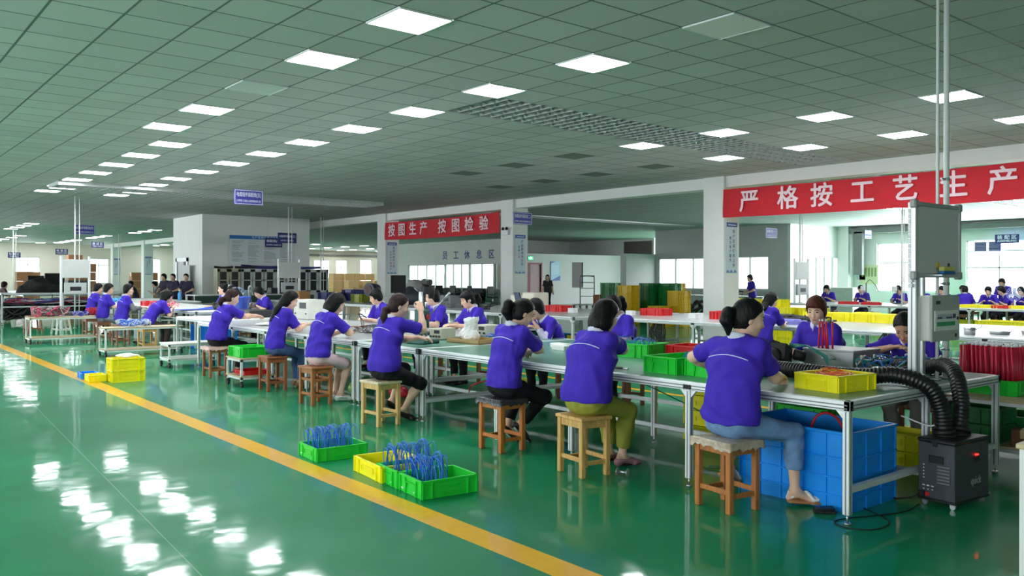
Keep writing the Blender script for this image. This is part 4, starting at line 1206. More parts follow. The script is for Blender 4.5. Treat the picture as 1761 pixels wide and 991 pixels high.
# corrugated hoses and the fume extractor
M_hose = mat('black_corrugated_hose', (22, 22, 24), 0.32, noise=.15, bump=.05)
def catmull(P, n):
    P = [np.array(p, float) for p in P]; P = [2*P[0]-P[1]]+P+[2*P[-1]-P[-2]]; out = []
    for i in range(1, len(P)-2):
        for k in range(n):
            t = k/n; out.append(0.5*((2*P[i])+(-P[i-1]+P[i+1])*t+(2*P[i-1]-5*P[i]+4*P[i+1]-P[i+2])*t*t+(-P[i-1]+3*P[i]-3*P[i+1]+P[i+2])*t**3))
    out.append(P[-2]); return np.array(out)
def hose(label, P, r):
    C = catmull(P, 40); s = np.r_[0, np.cumsum(np.linalg.norm(np.diff(C, axis=0), axis=1))]; n = int(s[-1]/0.0065)
    u = np.linspace(0, s[-1], n); Q = np.stack([np.interp(u, s, C[:, i]) for i in range(3)], 1)
    rad = r*(0.93+0.07*np.array([(1, 1, .1, -1)[i % 4] for i in range(n)]))
    t = thing('corrugated_hose', label, 'hose', (0, 0, 0), 0, 'black extraction hoses')
    MB().tube(Q, rad, 18).build('hose', M_hose, t)
    d = nrm(Q[-1]-Q[-6]); MB().cyl(Q[-1]-d*.03, Q[-1], r*1.25, 20).build('cuff', M_black, t)
hose('black corrugated hose arching from the bench over its end to the extractor', [(5.84, 4.10, .84), (5.80, 3.75, .84), (5.77, 3.42, .84), (5.77, 3.10, .842), (5.84, 2.86, .868), (5.93, 2.68, .80), (5.99, 2.62, .65), (6.0, 2.60, .475)], .060)
hose('black corrugated hose rising behind the white poles to the extractor', [(6.75, 3.30, .845), (6.62, 3.02, .86), (6.48, 2.80, .90), (6.33, 2.66, .84), (6.22, 2.58, .66), (6.14, 2.56, .475)], .056)

t = thing('fume_extractor', 'dark grey fume extractor on castors beside the bench end', 'fume extractor', (6.038, 2.554, 0), -0.08)
t.scale = (.85, .86, 1)
M_fume = mat('dark_grey_powder_coat', (72, 72, 80), .45, metal=.2, noise=.04, bump=.06, bscale=200)
MB().b2((-.265, -.145, .055), (.265, .145, .435), .006).build('body', M_fume, t)
MB().b2((-.272, -.152, .435), (.272, .152, .462), .008).build('lid', M_dark, t)
MB().b2((-.27, -.15, .04), (.27, .15, .058), .004).build('base_plate', M_dark, t)
m = MB(); m.b2((-.272, -.06, .30), (-.262, .06, .35), .004); m.build('filter_slot', M_dark, t)
m = MB(); m.b2((-.275, -.01, .41), (-.265, .03, .45), .003); m.build('latch', M_dark, t)
m = MB()
for k in range(6): m.box((-.268, -.06, .28-.022*k), (.010, .10, .009), roty(.5))
m.build('louvre_slots', mat('slot_shine', (150, 150, 156), .35, metal=.5, noise=.05), t)
m = MB()
for k in range(5): m.box((-.266, .10, .28-.022*k), (.004, .010, .008))
for k in range(3): m.box((-.266, .10-.035*k, .14), (.004, .02, .008)); m.box((-.266, .10-.035*k, .115), (.004, .012, .006))
m.build('panel_marks', M_wtip, t)
m = MB(); m.b2((-.274, .055, .07), (-.262, .085, .095), .002); m.build('power_switch', mat('red_switch', (216, 30, 30), .4, noise=.05), t)
m = MB(); m.b2((-.29, .09, .06), (-.262, .14, .10), .004); m.tube([(-.28, .12, .08), (-.33, .16, .05), (-.32, .30, .012), (-.2, .5, .01)], .006, 6); m.build('power_plug', M_black, t)
m = MB(); m.b2((.02, -.155, .30), (.10, -.143, .335), .003); m.build('control_pad', M_dark, t)
m = MB(); m.b2((.045, -.158, .345), (.08, -.144, .355), .001); m.build('red_display', mat('red_led', (255, 40, 30), .4, emit=2.0, noise=.02), t)
text('quick', .075, mat('silver_lettering', (190, 190, 196), .4, metal=.3, noise=.02), t, (.06, -.1465, .175), '-Y', ext=.0012)
for k, (x, y) in enumerate(((-.22, -.11), (.22, -.11), (-.22, .11), (.22, .11))):
    w = MB(); w.cyl((x-.012, y, .022), (x+.012, y, .022), .022, 14); w.b2((x-.016, y-.012, .025), (x+.016, y+.012, .044)); w.build('caster', M_steel, t)
for (x, y) in ((-.049, .05), (.119, .016)):
    MB().lathe([(.085, .462), (.085, .472), (.066, .474), (.066, .49)], (x, y, 0), 24).build('hose_collar', M_black, t)

# tall blue storage bin under the bench
t = thing('storage_bin', 'large blue plastic bin under the near bench corner', 'storage bin', (5.22, 2.86, 0), 0.0)
m = MB(); L_, W_, Hb = .60, .86, .53
for a in ((0, 0, .008, W_), (L_-.008, 0, L_, W_), (0, 0, L_, .008), (0, W_-.008, L_, W_)): m.b2((a[0], a[1], 0.01), (a[2], a[3], Hb))
m.b2((0, 0, 0), (L_, W_, .012))
for z in (0.10, .22, .35, Hb-.012):
    m.b2((-.012, -.012, z-.006), (.002, W_+.012, z+.006), .002); m.b2((-.012, -.012, z-.006), (L_+.012, .002, z+.006), .002)
    m.b2((L_-.002, -.012, z-.006), (L_+.012, W_+.012, z+.006), .002); m.b2((-.012, W_-.002, z-.006), (L_+.012, W_+.012, z+.006), .002)
for k in range(6):
    y = W_*k/5; m.b2((-.010, y-.006, 0), (.002, y+.006, Hb), .002)
for k in range(4):
    x = L_*k/3; m.b2((x-.006, -.010, 0), (x+.006, .002, Hb), .002)
m.build('shell', plastic('blue'), t)
m = MB(); m.b2((-.02, -.02, Hb-.02), (L_+.02, .0, Hb), .004); m.b2((-.02, W_, Hb-.02), (L_+.02, W_+.02, Hb), .004); m.b2((-.02, -.02, Hb-.02), (0, W_+.02, Hb), .004); m.b2((L_, -.02, Hb-.02), (L_+.02, W_+.02, Hb), .004); m.build('rim', plastic('blue'), t)
o = MB().tube(catmull([(5.40, 3.30, .15), (5.42, 3.26, .50), (5.46, 3.20, .595), (5.52, 3.12, .56), (5.56, 3.05, .40)], 8), .010, 8).build('red_cable', mat('red_cable', (206, 36, 44), .4, noise=.08)); tag(o, 'loop of thick red cable in the blue bin', 'cable')
t = thing('foot_pedal', 'small black foot pedal on the floor by the sandal', 'pedal', (5.115, 2.98, 0), -.9)
MB().b2((-.07, -.045, 0), (.07, .045, .022), .008).build('base', M_black, t); MB().box((.0, 0, .03), (.12, .075, .012), roty(-.08), .004).build('treadle', M_dark, t)
o = MB().tube(catmull([(5.46, 2.98, .008), (5.25, 2.62, .005), (5.0, 2.58, .005), (4.9, 2.72, .005), (5.02, 2.83, .005), (5.5, 2.66, .005), (5.8, 2.68, .005)], 10), .004, 6).build('floor_cable', M_black); tag(o, 'thin black cable lying round the near bench foot', 'cable')

# post, whiteboard, meter box and poles at the bench end
t = thing('equipment_post', 'tall slotted aluminium post standing on the bench end', 'post', (5.97, 2.80, T0))
m = MB(); s = MB(); profile_post(m, s, 0, 0, .012, 1.31, .058); m.build('post', M_alu, t); s.build('slot', M_alud, t); MB().b2((-.06, -.06, 0), (.06, .06, .012), .003).build('base_plate', M_steel, t)
m = MB()
for k in range(16): m.box((-.045, .0, .72+.035*k), (.02, .03, .026), None, .003)
m.build('cable_clip_strip', M_wtip, t)
t = thing('whiteboard', 'small grey whiteboard mounted high on the aluminium post', 'whiteboard', (6.08, 2.69, 1.815), -.02)
m = MB(); m.b2((-.13, .012, -.15), (-.05, .082, -.09), .004); m.b2((-.13, .012, .09), (-.05, .082, .15), .004); m.build('bracket', M_steel, t)
MB().b2((-.33, -.012, -.25), (.33, .012, .25), .004).build('panel', mat('whiteboard_grey', (204, 206, 204), .35, noise=.02), t)
m = MB()
for a in ((-.34, -.31, -.26, .26), (.31, .34, -.26, .26), (-.34, .34, -.26, -.23), (-.34, .34, .23, .26)): m.b2((a[0], -.02, a[2]), (a[1], .018, a[3]), .005)
m.build('frame', M_steel, t)
for x in (-.325, .325):
    for z in (-.245, .245): MB().b2((x-.03, -.024, z-.03), (x+.03, .02, z+.03), .01).build('corner_cap', mat('corner_grey', (160, 160, 160), .4, noise=.03), t)
m = MB(); m.b2((-.04, -.06, -.25), (.17, -.012, -.235), .003); m.build('pen_tray', M_steel, t)
t2 = thing('board_eraser', 'yellow and blue eraser on the whiteboard tray', 'eraser', (6.14, 2.645, 1.582), 0)
MB().b2((-.09, -.02, 0), (.09, .02, .02), .004).build('felt', mat('blue_felt', (40, 110, 190), .8, noise=.1), t2); MB().b2((-.09, -.02, .02), (.09, .02, .05), .006).build('grip', mat('yellow_foam', (222, 206, 110), .7, noise=.05), t2)
for k, (x, c, n) in enumerate(((-.02, (226, 190, 60), 'round yellow'), (.15, (30, 30, 30), 'small black'))):
    m = MB(); m.cyl((6.08+x, 2.677, 1.645), (6.08+x, 2.669, 1.645), .022-.008*k, 14); o = m.build('magnet', mat('magnet_%d' % k, c, .4, noise=.05)); tag(o, '%s magnet stuck on the grey whiteboard' % n, 'magnet')
t = thing('meter_box', 'grey electrical distribution box fixed below the whiteboard', 'distribution box', (6.245, 2.71, 1.265), -.02)
MB().b2((-.215, 0, -.16), (.20, .125, .16), .008).build('housing', mat('ivory_enamel', (226, 226, 218), .4, noise=.03), t)
MB().b2((-.22, -.018, -.165), (.205, .0, .165), .006).build('door', mat('hammered_grey', (182, 182, 178), .45, noise=.12, nscale=90, bump=.1, bscale=120), t)
m = MB(); m.b2((-.19, -.026, -.09), (.17, -.017, .055), .003); m.build('window_surround', mat('ivory_enamel2', (232, 232, 226), .4, noise=.03), t)
m = MB(); m.b2((-.165, -.029, -.005), (.11, -.025, .03)); m.build('breaker_row', mat('breaker_grey', (186, 190, 204), .4, noise=.05), t)
for a in ((-.165, -.10), (-.03, .06), (.075, .11)): MB().b2((a[0], -.034, -.002), (a[1], -.028, .010 if a[0] < .07 else .03), .002).build('breaker_toggle', mat('breaker_navy', (40, 44, 76), .4, noise=.05), t)
m = MB(); m.b2((-.165, -.029, -.055), (.11, -.025, -.025)); m.build('green_strip', mat('green_label', (60, 160, 110), .5, noise=.04), t)
m = MB(); m.b2((-.16, -.021, .10), (-.10, -.017, .125)); m.b2((.14, -.026, -.015), (.15, -.036, .008)); m.b2((.13, -.021, -.14), (.155, -.017, -.115)); m.build('label_plate', M_dark, t)
t = thing('ceiling_pole', 'thick round white pole rising from the bench to the ceiling', 'pole', (6.66, 2.875, 0), 0, 'white poles at the bench end')
MB().cyl((0, 0, T0), (0, 0, CEIL), .021, 16).build('tube', M_whitemetal, t); MB().cyl((0, 0, T0), (0, 0, T0+.02), .045, 16).build('flange', M_steel, t)
m = MB()
for z in (1.0, 1.5, 2.3): m.cyl((0, 0, z), (0, 0, z+.02), .026, 14); m.box((-.05, 0, z+.01), (.08, .012, .012))
m.build('clamp', M_steel, t)
t = thing('ceiling_pole', 'thin conduit pole just left of the thick white pole', 'pole', (6.51, 2.875, 0), 0, 'white poles at the bench end')
MB().cyl((0, 0, T0), (0, 0, CEIL), .012, 12).build('tube', M_whitemetal, t); MB().cyl((0, 0, T0), (0, 0, T0+.015), .028, 12).build('flange', M_steel, t)
t = thing('slotted_upright', 'second slotted aluminium upright beside the round poles', 'post', (6.41, 2.95, T0))
m = MB(); s = MB(); profile_post(m, s, 0, 0, 0, 1.0, .045); m.build('post', M_alu, t); s.build('slot', M_alud, t)

# cable tangle and gloved bits between steel box and post
rr = random.Random(11)
def tangle(label, loc, sx, sy, n, cols, r, seed, hh=.08, cat='cables', name='cable_tangle'):
    rr = random.Random(seed); t = thing(name, label, cat, loc)
    for ci, c in enumerate(cols):
        m = MB()
        for i in range(n):
            P = [(rr.uniform(-sx, sx), rr.uniform(-sy, sy), r+rr.uniform(0, hh))]
            for k in range(4):
                p = P[-1]; P.append((min(max(p[0]+rr.uniform(-.6, .6)*sx, -sx), sx), min(max(p[1]+rr.uniform(-.6, .6)*sy, -sy), sy), r+rr.uniform(0, hh)))
            m.tube(catmull(P, 7), r, 5)
        m.build('cable', mat('cable_%d%d%d' % c, c, .4, noise=.1), t)
    return t
tangle('tangle of black, teal and white cables beside the aluminium post', (6.72, 3.22, T0), .30, .24, 9, [(26, 26, 28), (30, 130, 140), (200, 196, 180), (30, 90, 170)], .007, 4, .14)
tangle('heap of black cables behind the yellow crate', (6.22, 3.30, T0), .14, .12, 12, [(22, 22, 24), (40, 36, 34)], .009, 5, .05)
t = thing('plastic_bag', 'crumpled white glove bag beside the aluminium post', 'bag', (6.30, 3.22, T0))
s = SDF(.03); rr = random.Random(9)
for k in range(9): s.ell((rr.uniform(-.07, .07), rr.uniform(-.06, .06), .035+rr.uniform(0, .03)), rotz(rr.uniform(0, 3)), (rr.uniform(.03, .06), .03, .03))
V, Q = s.mesh(.008, wrinkle(.006, 2, 2)); o = bpy.data.objects.new('bag_film', np_mesh('bag', V, Q)); o.data.materials.append(mat('white_film', (236, 238, 240), .3, noise=.03)); COL.objects.link(o); o.parent = t
o = MB().tube(catmull([(5.7, 3.0, T0+.008), (5.9, 2.95, T0+.008), (6.0, 2.78, T0+.006), (6.06, 2.69, T0-.03), (6.06, 2.67, .60), (5.98, 2.68, .52), (6.0, 2.9, .56)], 10), .006, 6).build('white_cable', M_wtip); tag(o, 'white cable dangling over the bench end', 'cable')

# two green crates in front of the ponytailed woman, and the others behind
crate('green crate on the bench edge between the two nearest women', 'green', (5.46, 4.46, T0), -0.05, (0.53, 0.36, 0.135), 'crates on the near bench')
crate('green crate beside the left arm of the ponytailed woman', 'green', (5.50, 4.07, T0), -0.05, (0.53, 0.36, 0.135), 'crates on the near bench')
crate('green crate of blue leads behind the woman in olive trousers', 'green', (6.18, 5.62, T0), 0.12, (0.36, 0.53, 0.135), 'crates on the near bench')
crate('red crate on the bench between two green crates', 'red', (6.48, 5.12, T0), 0.05, (0.36, 0.46, 0.125), 'crates on the near bench')
crate('green crate farthest right behind the red crate', 'green', (6.75, 4.68, T0), 0.05, (0.40, 0.33, 0.125), 'crates on the near bench')
crate('yellow crate by the black nozzle on the bench', 'yellow', (6.05, 4.35, T0), 0.1, (0.36, 0.28, 0.10), 'crates on the near bench')
wire_loops('blue leads with white plugs lying in the front green crate', (5.46, 4.30, T0+.02), -.05, 14, .22, .12, .135, 3)
wire_loops('blue leads standing in the green crate behind olive trousers', (6.18, 5.62, T0+.005), .12, 16, .22, .34, .17, 4)
def foam(label, loc, size, rz=0):
    o = MB().box((0, 0, size[2]/2), size, None, .006).build('foam_box', mat('white_foam', (228, 230, 226), .7, noise=.03, bump=.05), None, loc, rz); tag(o, label, 'box', 'white foam boxes on the bench')
foam('white foam box on the green mat, nearer of two', (6.05, 6.55, T0), (.11, .22, .055), -.1)
foam('longer white foam box just left of its twin', (6.25, 6.78, T0), (.12, .26, .05), -.1)
t = thing('side_cutter', 'red-handled cutter lying on the green mat', 'pliers', (5.42, 5.72, T0), 1.2)
m = MB(); m.tube([(0, .0, .008), (.05, .02, .008), (.11, .018, .008)], .006, 6); m.tube([(0, .0, .008), (.05, -.02, .008), (.11, -.018, .008)], .006, 6); m.build('handle', M_redtube, t); MB().box((-.02, 0, .008), (.05, .018, .01), None, .003).build('jaw', M_steel, t)
t = thing('pliers', 'dark pliers lying at the bench edge beside the green crate', 'pliers', (5.20, 4.86, T0), 1.5)
m = MB(); m.tube([(0, 0, .008), (.05, .02, .008), (.12, .015, .008)], .007, 6); m.tube([(0, 0, .008), (.05, -.02, .008), (.12, -.015, .008)], .007, 6); m.build('handle', M_screw, t); MB().box((-.02, 0, .008), (.06, .02, .012), None, .003).build('jaw', M_steel, t)
tangle('small heap of silver connectors on the green mat', (5.35, 5.45, T0), .05, .05, 8, [(180, 182, 186)], .006, 8, .02, 'connectors', 'connector_heap')
tangle('heap of blue wires before the patterned-sleeve worker', (6.75, 8.25, T0), .22, .28, 16, [(44, 84, 190), (150, 160, 190)], .006, 12, .05)
t = thing('wire_spool', 'empty metal spool on the floor by the pale stool', 'spool', (4.82, 4.52, 0), .4)
MB().cyl((0, -.04, .033), (0, .04, .033), .012, 12).build('core', M_steel, t)
for y in (-.042, .042): MB().cyl((0, y-.003, .033), (0, y+.003, .033), .033, 18).build('flange', M_steel, t)

# wooden tray with film bag
t = thing('wooden_tray', 'shallow wooden tray on the green mat before the slim woman', 'tray', (5.95, 7.95, T0), .1)
m = MB(); m.b2((-.2, -.28, 0), (.2, .28, .01)); m.b2((-.2, -.28, 0), (-.188, .28, .05)); m.b2((.188, -.28, 0), (.2, .28, .05)); m.b2((-.2, -.28, 0), (.2, -.268, .05)); m.b2((-.2, .268, 0), (.2, .28, .05)); m.build('tray_body', mat('tan_wood', (176, 146, 96), .5, noise=.15, stretch=(8, 1, 8)), t)
t = thing('plastic_bag', 'white translucent plastic bag standing open on the wooden tray', 'bag', (5.93, 8.1, T0+.012))
s = SDF(.05); rr = random.Random(19)
for k in range(10): s.ell((rr.uniform(-.09, .09), rr.uniform(-.16, .12), .05+rr.uniform(-.01, .04)), rotz(rr.uniform(0, 3)), (rr.uniform(.04, .08), .045, .045))
s.cone((0, -.05, .05), (.01, -.09, .26), .05, .08, w=(0, 1, 0), kw=1.5, clip=((0, 0, .27), (0, .2, 1))); s.cone((.01, -.08, .14), (.01, -.09, .32), .04, .07, w=(0, 1, 0), kw=1.5, sub=True)
V, Q = s.mesh(.009, wrinkle(.010, 12, 1.6)); o = bpy.data.objects.new('bag_film', np_mesh('bag', V, Q)); o.data.materials.append(mat('white_film', (236, 238, 240), .3, noise=.03)); COL.objects.link(o); o.parent = t

# green arbor press
M_pg = mat('dark_green_enamel', (28, 84, 76), .4, noise=.08, bump=.04)
t = thing('arbor_press', 'dark green hand press with steel column on the bench', 'press', (5.35, 8.20, T0), .3)
MB().b2((-.10, -.14, 0), (.18, .14, .05), .012).build('base', M_pg, t)
MB().cyl((.0, 0, .05), (0, 0, .60), .024, 18).build('column', M_steel, t)
m = MB(); m.b2((-.05, -.07, .24), (.10, .07, .40), .02); m.cyl((.10, 0, .18), (.10, 0, .40), .035, 16); m.cyl((-.06, 0, .05), (.06, 0, .05), .03, 12); m.build('head', M_pg, t)
m = MB(); m.cyl((.10, 0, .08), (.10, 0, .20), .014, 12); m.cyl((.10, 0, .40), (.10, 0, .48), .016, 12); m.build('spindle', M_steel, t)
m = MB(); m.tube([(.04, -.08, .31), (.02, -.22, .43), (-.03, -.42, .57)], .007, 8); m.cyl((-.015, -.35, .52), (-.035, -.45, .595), .014, 10); m.build('lever', M_steel, t)
m = MB(); m.cyl((.04, -.09, .31), (.04, -.06, .31), .03, 14); m.build('hub', mat('red_knob', (190, 40, 44), .4, noise=.05), t)
t = thing('microscope_stand', 'black boom stand with camera head and flat screen behind the press', 'inspection stand', (6.30, 9.5, 0.779), .2)
MB().b2((-.12, -.15, 0), (.15, .15, .03), .01).build('base', M_black, t); MB().cyl((-.05, 0, .03), (-.05, 0, .75), .018, 14).build('pole', M_dark, t)
m = MB(); m.box((-.02, 0, .60), (.14, .10, .12), None, .02); m.box((-.03, -.02, .70), (.10, .16, .08), None, .02); m.cyl((.08, 0, .48), (.08, 0, .66), .04, 14, .05); m.build('camera_head', M_black, t)
m = MB(); m.tube([(-.05, 0, .55), (-.05, .12, .58), (-.02, .22, .62)], .012, 8); m.build('arm', M_dark, t)
t = thing('monitor', 'small black flat monitor on an arm above the workers', 'monitor', (7.05, 11.45, 1.44), .35)
MB().b2((-.18, -.012, -.14), (.18, .016, .14), .006).build('bezel', mat('matte_black', (12, 12, 14), .75, noise=.1, spec=.15), t); MB().b2((-.165, -.0145, -.125), (.165, -.012, .125)).build('screen', mat('matte_screen', (9, 9, 11), .7, noise=.1, spec=.15), t)
m = MB(); m.tube([(0, .02, -.05), (0, .06, -.14), (0, .06, -.69)], .014, 8); m.box((0, .06, -.685), (.2, .16, .014)); m.build('arm', M_dark, t)
def instrument(label, loc, rz, size, c, knobs=4, cat='power supply', name='power_supply', disp=True):
    t = thing(name, label, cat, loc, rz); a, b, h = size
    MB().b2((-a/2, -b/2, .008), (a/2, b/2, h), .005).build('case', mat('case_%d%d%d' % c, c, .45, noise=.05), t)
    MB().b2((-a/2-.004, -b/2+.008, .016), (-a/2, b/2-.008, h-.01), .002).build('front_panel', mat('panel_%d%d%d' % c, tuple(int(v*.85) for v in c), .5, noise=.05), t)
    m = MB()
    for k in range(knobs): y = -b*.36+b*.72*k/max(1, knobs-1); m.cyl((-a/2-.02, y, h*.30), (-a/2-.003, y, h*.30), .013, 12)
    m.build('knob', M_dark, t)
    if disp: m = MB(); m.b2((-a/2-.006, -b*.36, h*.55), (-a/2-.003, b*.1, h*.85)); m.build('display', M_dark, t)
    m = MB()
    for x in (-a*.4, a*.4):
        for y in (-b*.4, b*.4): m.cyl((x, y, 0), (x, y, .01), .01, 8)
    m.build('foot', M_black, t)
    return t
instrument('beige bench power supply behind the green press', (5.95, 8.62, T0), .2, (.26, .20, .14), (198, 194, 172))
instrument('beige box instrument at the bench edge right of the tray', (6.75, 9.0-.25, T0), 0, (.24, .26, .15), (206, 202, 186), 3)
instrument('dark teal instrument on the bench behind the bob-haired woman', (5.75, 9.62, T0), .1, (.26, .28, .15), (40, 74, 92), 3, 'instrument', 'test_instrument')
instrument('white cabinet machine standing on the bench beyond the jeans woman', (6.85, 14.2, T0), .1, (.34, .50, .36), (226, 226, 216), 2, 'machine', 'crimping_machine')
t = thing('small_motor', 'grey electric motor with round end cap on the bench', 'motor', (6.35, 10.6, T0), .5)
MB().cyl((0, -.14, .10), (0, .14, .10), .085, 20).build('housing', mat('grey_enamel', (150, 152, 150), .45, noise=.06), t); MB().cyl((0, -.15, .10), (0, -.14, .10), .09, 20).build('end_cap', mat('pale_green_enamel', (150, 172, 160), .45, noise=.06), t); MB().b2((-.09, -.1, 0), (.09, .1, .02), .003).build('foot_plate', M_pg, t)
def cloth(label, loc, r, c, seed, name='cloth', cat='cloth'):
    s = SDF(.04); rr = random.Random(seed)
    for k in range(10): s.ell((rr.uniform(-r, r), rr.uniform(-r, r), .012+rr.uniform(0, .02)), rotz(rr.uniform(0, 3)), (rr.uniform(.4, .8)*r, .4*r, .02))
    V, Q = s.mesh(.010, wrinkle(.006, seed, 1.5)); V[:, 2] = np.maximum(V[:, 2], 0)
    o = bpy.data.objects.new(name, np_mesh(name, V, Q)); o.data.materials.append(mat('cloth_%d%d%d' % c, c, .8, noise=.08, bump=.1)); COL.objects.link(o); o.location = loc
    return tag(o, label, cat)
cloth('pale blue cloth bundle on the bench behind the brown ponytail', (5.30, 8.75, T0), .10, (150, 168, 220), 3)
cloth('white paper sheet heap on the bench left of the pale blue cloth', (5.28, 8.92, T0), .07, (226, 226, 226), 4, 'paper_heap', 'paper')
cloth('white papers spread on the bench by the cardboard box', (5.42, 12.75, T0), .14, (232, 232, 232), 5, 'paper_heap', 'paper')
def carton(label, loc, rz, size, c=(176, 132, 84), group=None, tape=True):
    t = thing('cardboard_box', label, 'box', loc, rz, group); a, b, h = size
    MB().b2((-a/2, -b/2, 0), (a/2, b/2, h), .004).build('carton', mat('cardboard_%d%d%d' % c, c, .8, noise=.07, bump=.05, bscale=20), t)
    if tape: MB().b2((-a/2-.0015, -.025, h*.55), (a/2+.0015, .025, h+.0015)).build('tape', mat('parcel_tape', (196, 168, 120), .35, noise=.05), t)
    return t
carton('open cardboard box on the bench before the reaching woman', (5.62, 12.55, T0), .1, (.26, .36, .10), (168, 124, 74), tape=False)
tangle('green and white wire bits inside the open cardboard box', (5.62, 12.55, T0+.10), .10, .15, 8, [(60, 160, 100), (220, 220, 216)], .005, 21, .05)
cloth('bright blue plastic sack slumped on the bench beyond the reaching woman', (6.2, 13.7, T0), .12, (58, 92, 200), 6, 'plastic_sack', 'sack')
t = thing('plastic_tub', 'blue plastic tub on the white bench behind the reaching woman', 'tub', (6.65, 16.95, .751), .3)
MB().lathe([(.14, .0), (.19, .36), (.205, .37), (.205, .39), (.18, .39), (.13, .03), (0, .03)], (0, 0, 0), 26).build('tub_body', mat('plastic_tubblue', (64, 98, 206), .4, noise=.06), t)
t = thing('bunsen_stand', 'wire clip stand with curly black leads on the bench', 'clip stand', (5.8, 10.35, T0), 0)
MB().b2((-.05, -.05, 0), (.05, .05, .015), .004).build('base', M_dark, t); m = MB()
for k in range(3): m.tube(catmull([(0, 0, .01), (.02*k, .05, .14), (-.03, .02+.03*k, .26), (.04, -.04, .20)], 8), .004, 6)
m.build('lead', M_black, t)
tangle('cluttered loops of grey test leads around the motor', (6.0, 10.3, T0), .35, .35, 10, [(60, 62, 66), (170, 170, 168), (126, 66, 48)], .006, 31, .09)

# under-bench clutter seen between the legs
for k in range(2): crate('yellow crate under the bench end, %s' % ('lower of two', 'upper of two')[k], 'yellow', (6.95, 3.36, .145*k), 0.0, (.36, .40, .14), 'yellow crates under the bench')
for k in range(3): crate('green crate under the bench behind the blue bin, %s from the bottom' % ORD[k], 'green', (6.75, 4.05, .145*k), 0.0, (.36, .53, .14), 'green crates under the bench')
for k in range(4): crate('yellow crate behind the knees of the ponytailed woman, %s from the bottom' % ORD[k], 'yellow', (6.6, 5.0, .145*k), 0.1, (.36, .46, .14), 'yellow crates under the bench')
def lowbag(label, loc, c, seed, r=.10):
    s = SDF(.04); rr = random.Random(seed)
    for k in range(7): s.ell((rr.uniform(-r, r)*.6, rr.uniform(-r, r)*.6, r*.6+rr.uniform(0, r*.5)), np.eye(3), (r*.6, r*.55, r*.6))
    V, Q = s.mesh(.012, wrinkle(.008, seed, 1.5)); V[:, 2] = np.maximum(V[:, 2], 0)
    o = bpy.data.objects.new('tied_bag', np_mesh('tied_bag', V, Q)); o.data.materials.append(mat('bag_%d%d%d' % c, c, .4, noise=.12)); COL.objects.link(o); o.location = loc; tag(o, label, 'bag')
lowbag('red tied bag on the floor under the bench behind the lever stool', (5.7, 9.25, 0), (206, 40, 60), 1)
lowbag('yellow tied bag under the bench behind the plastic bag', (7.2, 8.55, 0), (214, 216, 40), 2, .14)
lowbag('green tied bag under the bench by the pink skirt', (5.5, 10.0, 0), (150, 186, 90), 7, .09)
o = MB().tube(catmull([(5.9, 8.0, .19), (5.8, 7.8, .30), (5.9, 7.6, .36), (6.0, 7.5, .25), (6.0, 7.4, .19)], 8), .008, 6).build('red_cable', mat('red_cable', (206, 36, 44), .4, noise=.08)); tag(o, 'red cable looped over the low rail under the bench', 'cable')
o = MB().tube(catmull([(5.3, 4.9, .70), (5.6, 4.75, .55), (6.0, 4.5, .30), (6.2, 4.2, .01), (5.9, 4.05, .008), (5.6, 4.3, .008)], 10), .005, 6).build('teal_cable', mat('teal_cable', (24, 112, 104), .35, noise=.1)); tag(o, 'teal cable sagging from the bench to the floor', 'cable')

# ---------------------------------------------------------------- crates on the walkway
crate('green crate of blue arches alone on the yellow line, leftmost of three', 'green', (3.42, 6.62, 0), -0.06, (.47, .40, .115), 'crates by the yellow line')
wire_loops('blue wire arches in the leftmost green floor crate', (3.40, 6.63, .008), PI/2-.06, 34, .22, .36, .24, 7)
crate('yellow crate partly behind the two green crates on the floor', 'yellow', (3.46, 5.72, 0), -0.10, (.42, .52, .125), 'crates by the yellow line')
tangle('grey wire ends lying in the yellow floor crate', (3.42, 5.78, .01), .12, .14, 10, [(150, 150, 150), (90, 96, 120)], .004, 15, .03)
crate('green crate of blue arches behind the nearest green crate', 'green', (3.46, 5.42, .0), -0.10, (.42, .36, .13), 'crates by the yellow line')
wire_loops('blue wire arches in the middle green floor crate', (3.46, 5.46, .008), PI/2-.1, 28, .20, .34, .28, 8)
crate('nearest green crate on the floor with blue arches and white ends', 'green', (3.45, 5.05, 0), -0.10, (.46, .36, .13), 'crates by the yellow line')
wire_loops('blue wire arches with white ends in the nearest green crate', (3.38, 5.08, .008), PI/2-.1, 26, .20, .24, .25, 9)
m = MB(); rr = random.Random(2)
for k in range(12): m.box((rr.uniform(-.05, .12), rr.uniform(-.10, .05), .05+rr.uniform(0, .015)), (.10, .012, .008), rotz(rr.uniform(-.4, .4)))
o = m.build('label_strips', M_wtip, None, (3.55, 5.03, 0), -.1); tag(o, 'white tag strips lying in the nearest green crate', 'tags', None, 'stuff')
for k in range(2): crate('yellow crate stacked on the walkway, %s' % ('lower of two' if k == 0 else 'upper of two'), 'yellow', (3.47, 13.28, .175*k), -.02, (.46, .36, .172), 'stacked yellow crates on the walkway')
cloth('white plastic film lying on the stacked yellow crates', (3.5, 13.28, .35), .10, (232, 232, 224), 8, 'plastic_film', 'film')
crate('small yellow crate beside the stacked yellow crates', 'yellow', (3.12, 13.55, 0), -.05, (.24, .36, .10), 'stacked yellow crates on the walkway')
crate('dark blue flat crate behind the small yellow crate', 'blue', (3.12, 14.0, 0), -.05, (.24, .36, .09), 'stacked yellow crates on the walkway')
cloth('white rag in the small yellow crate', (3.12, 13.55, .012), .06, (232, 230, 224), 9)

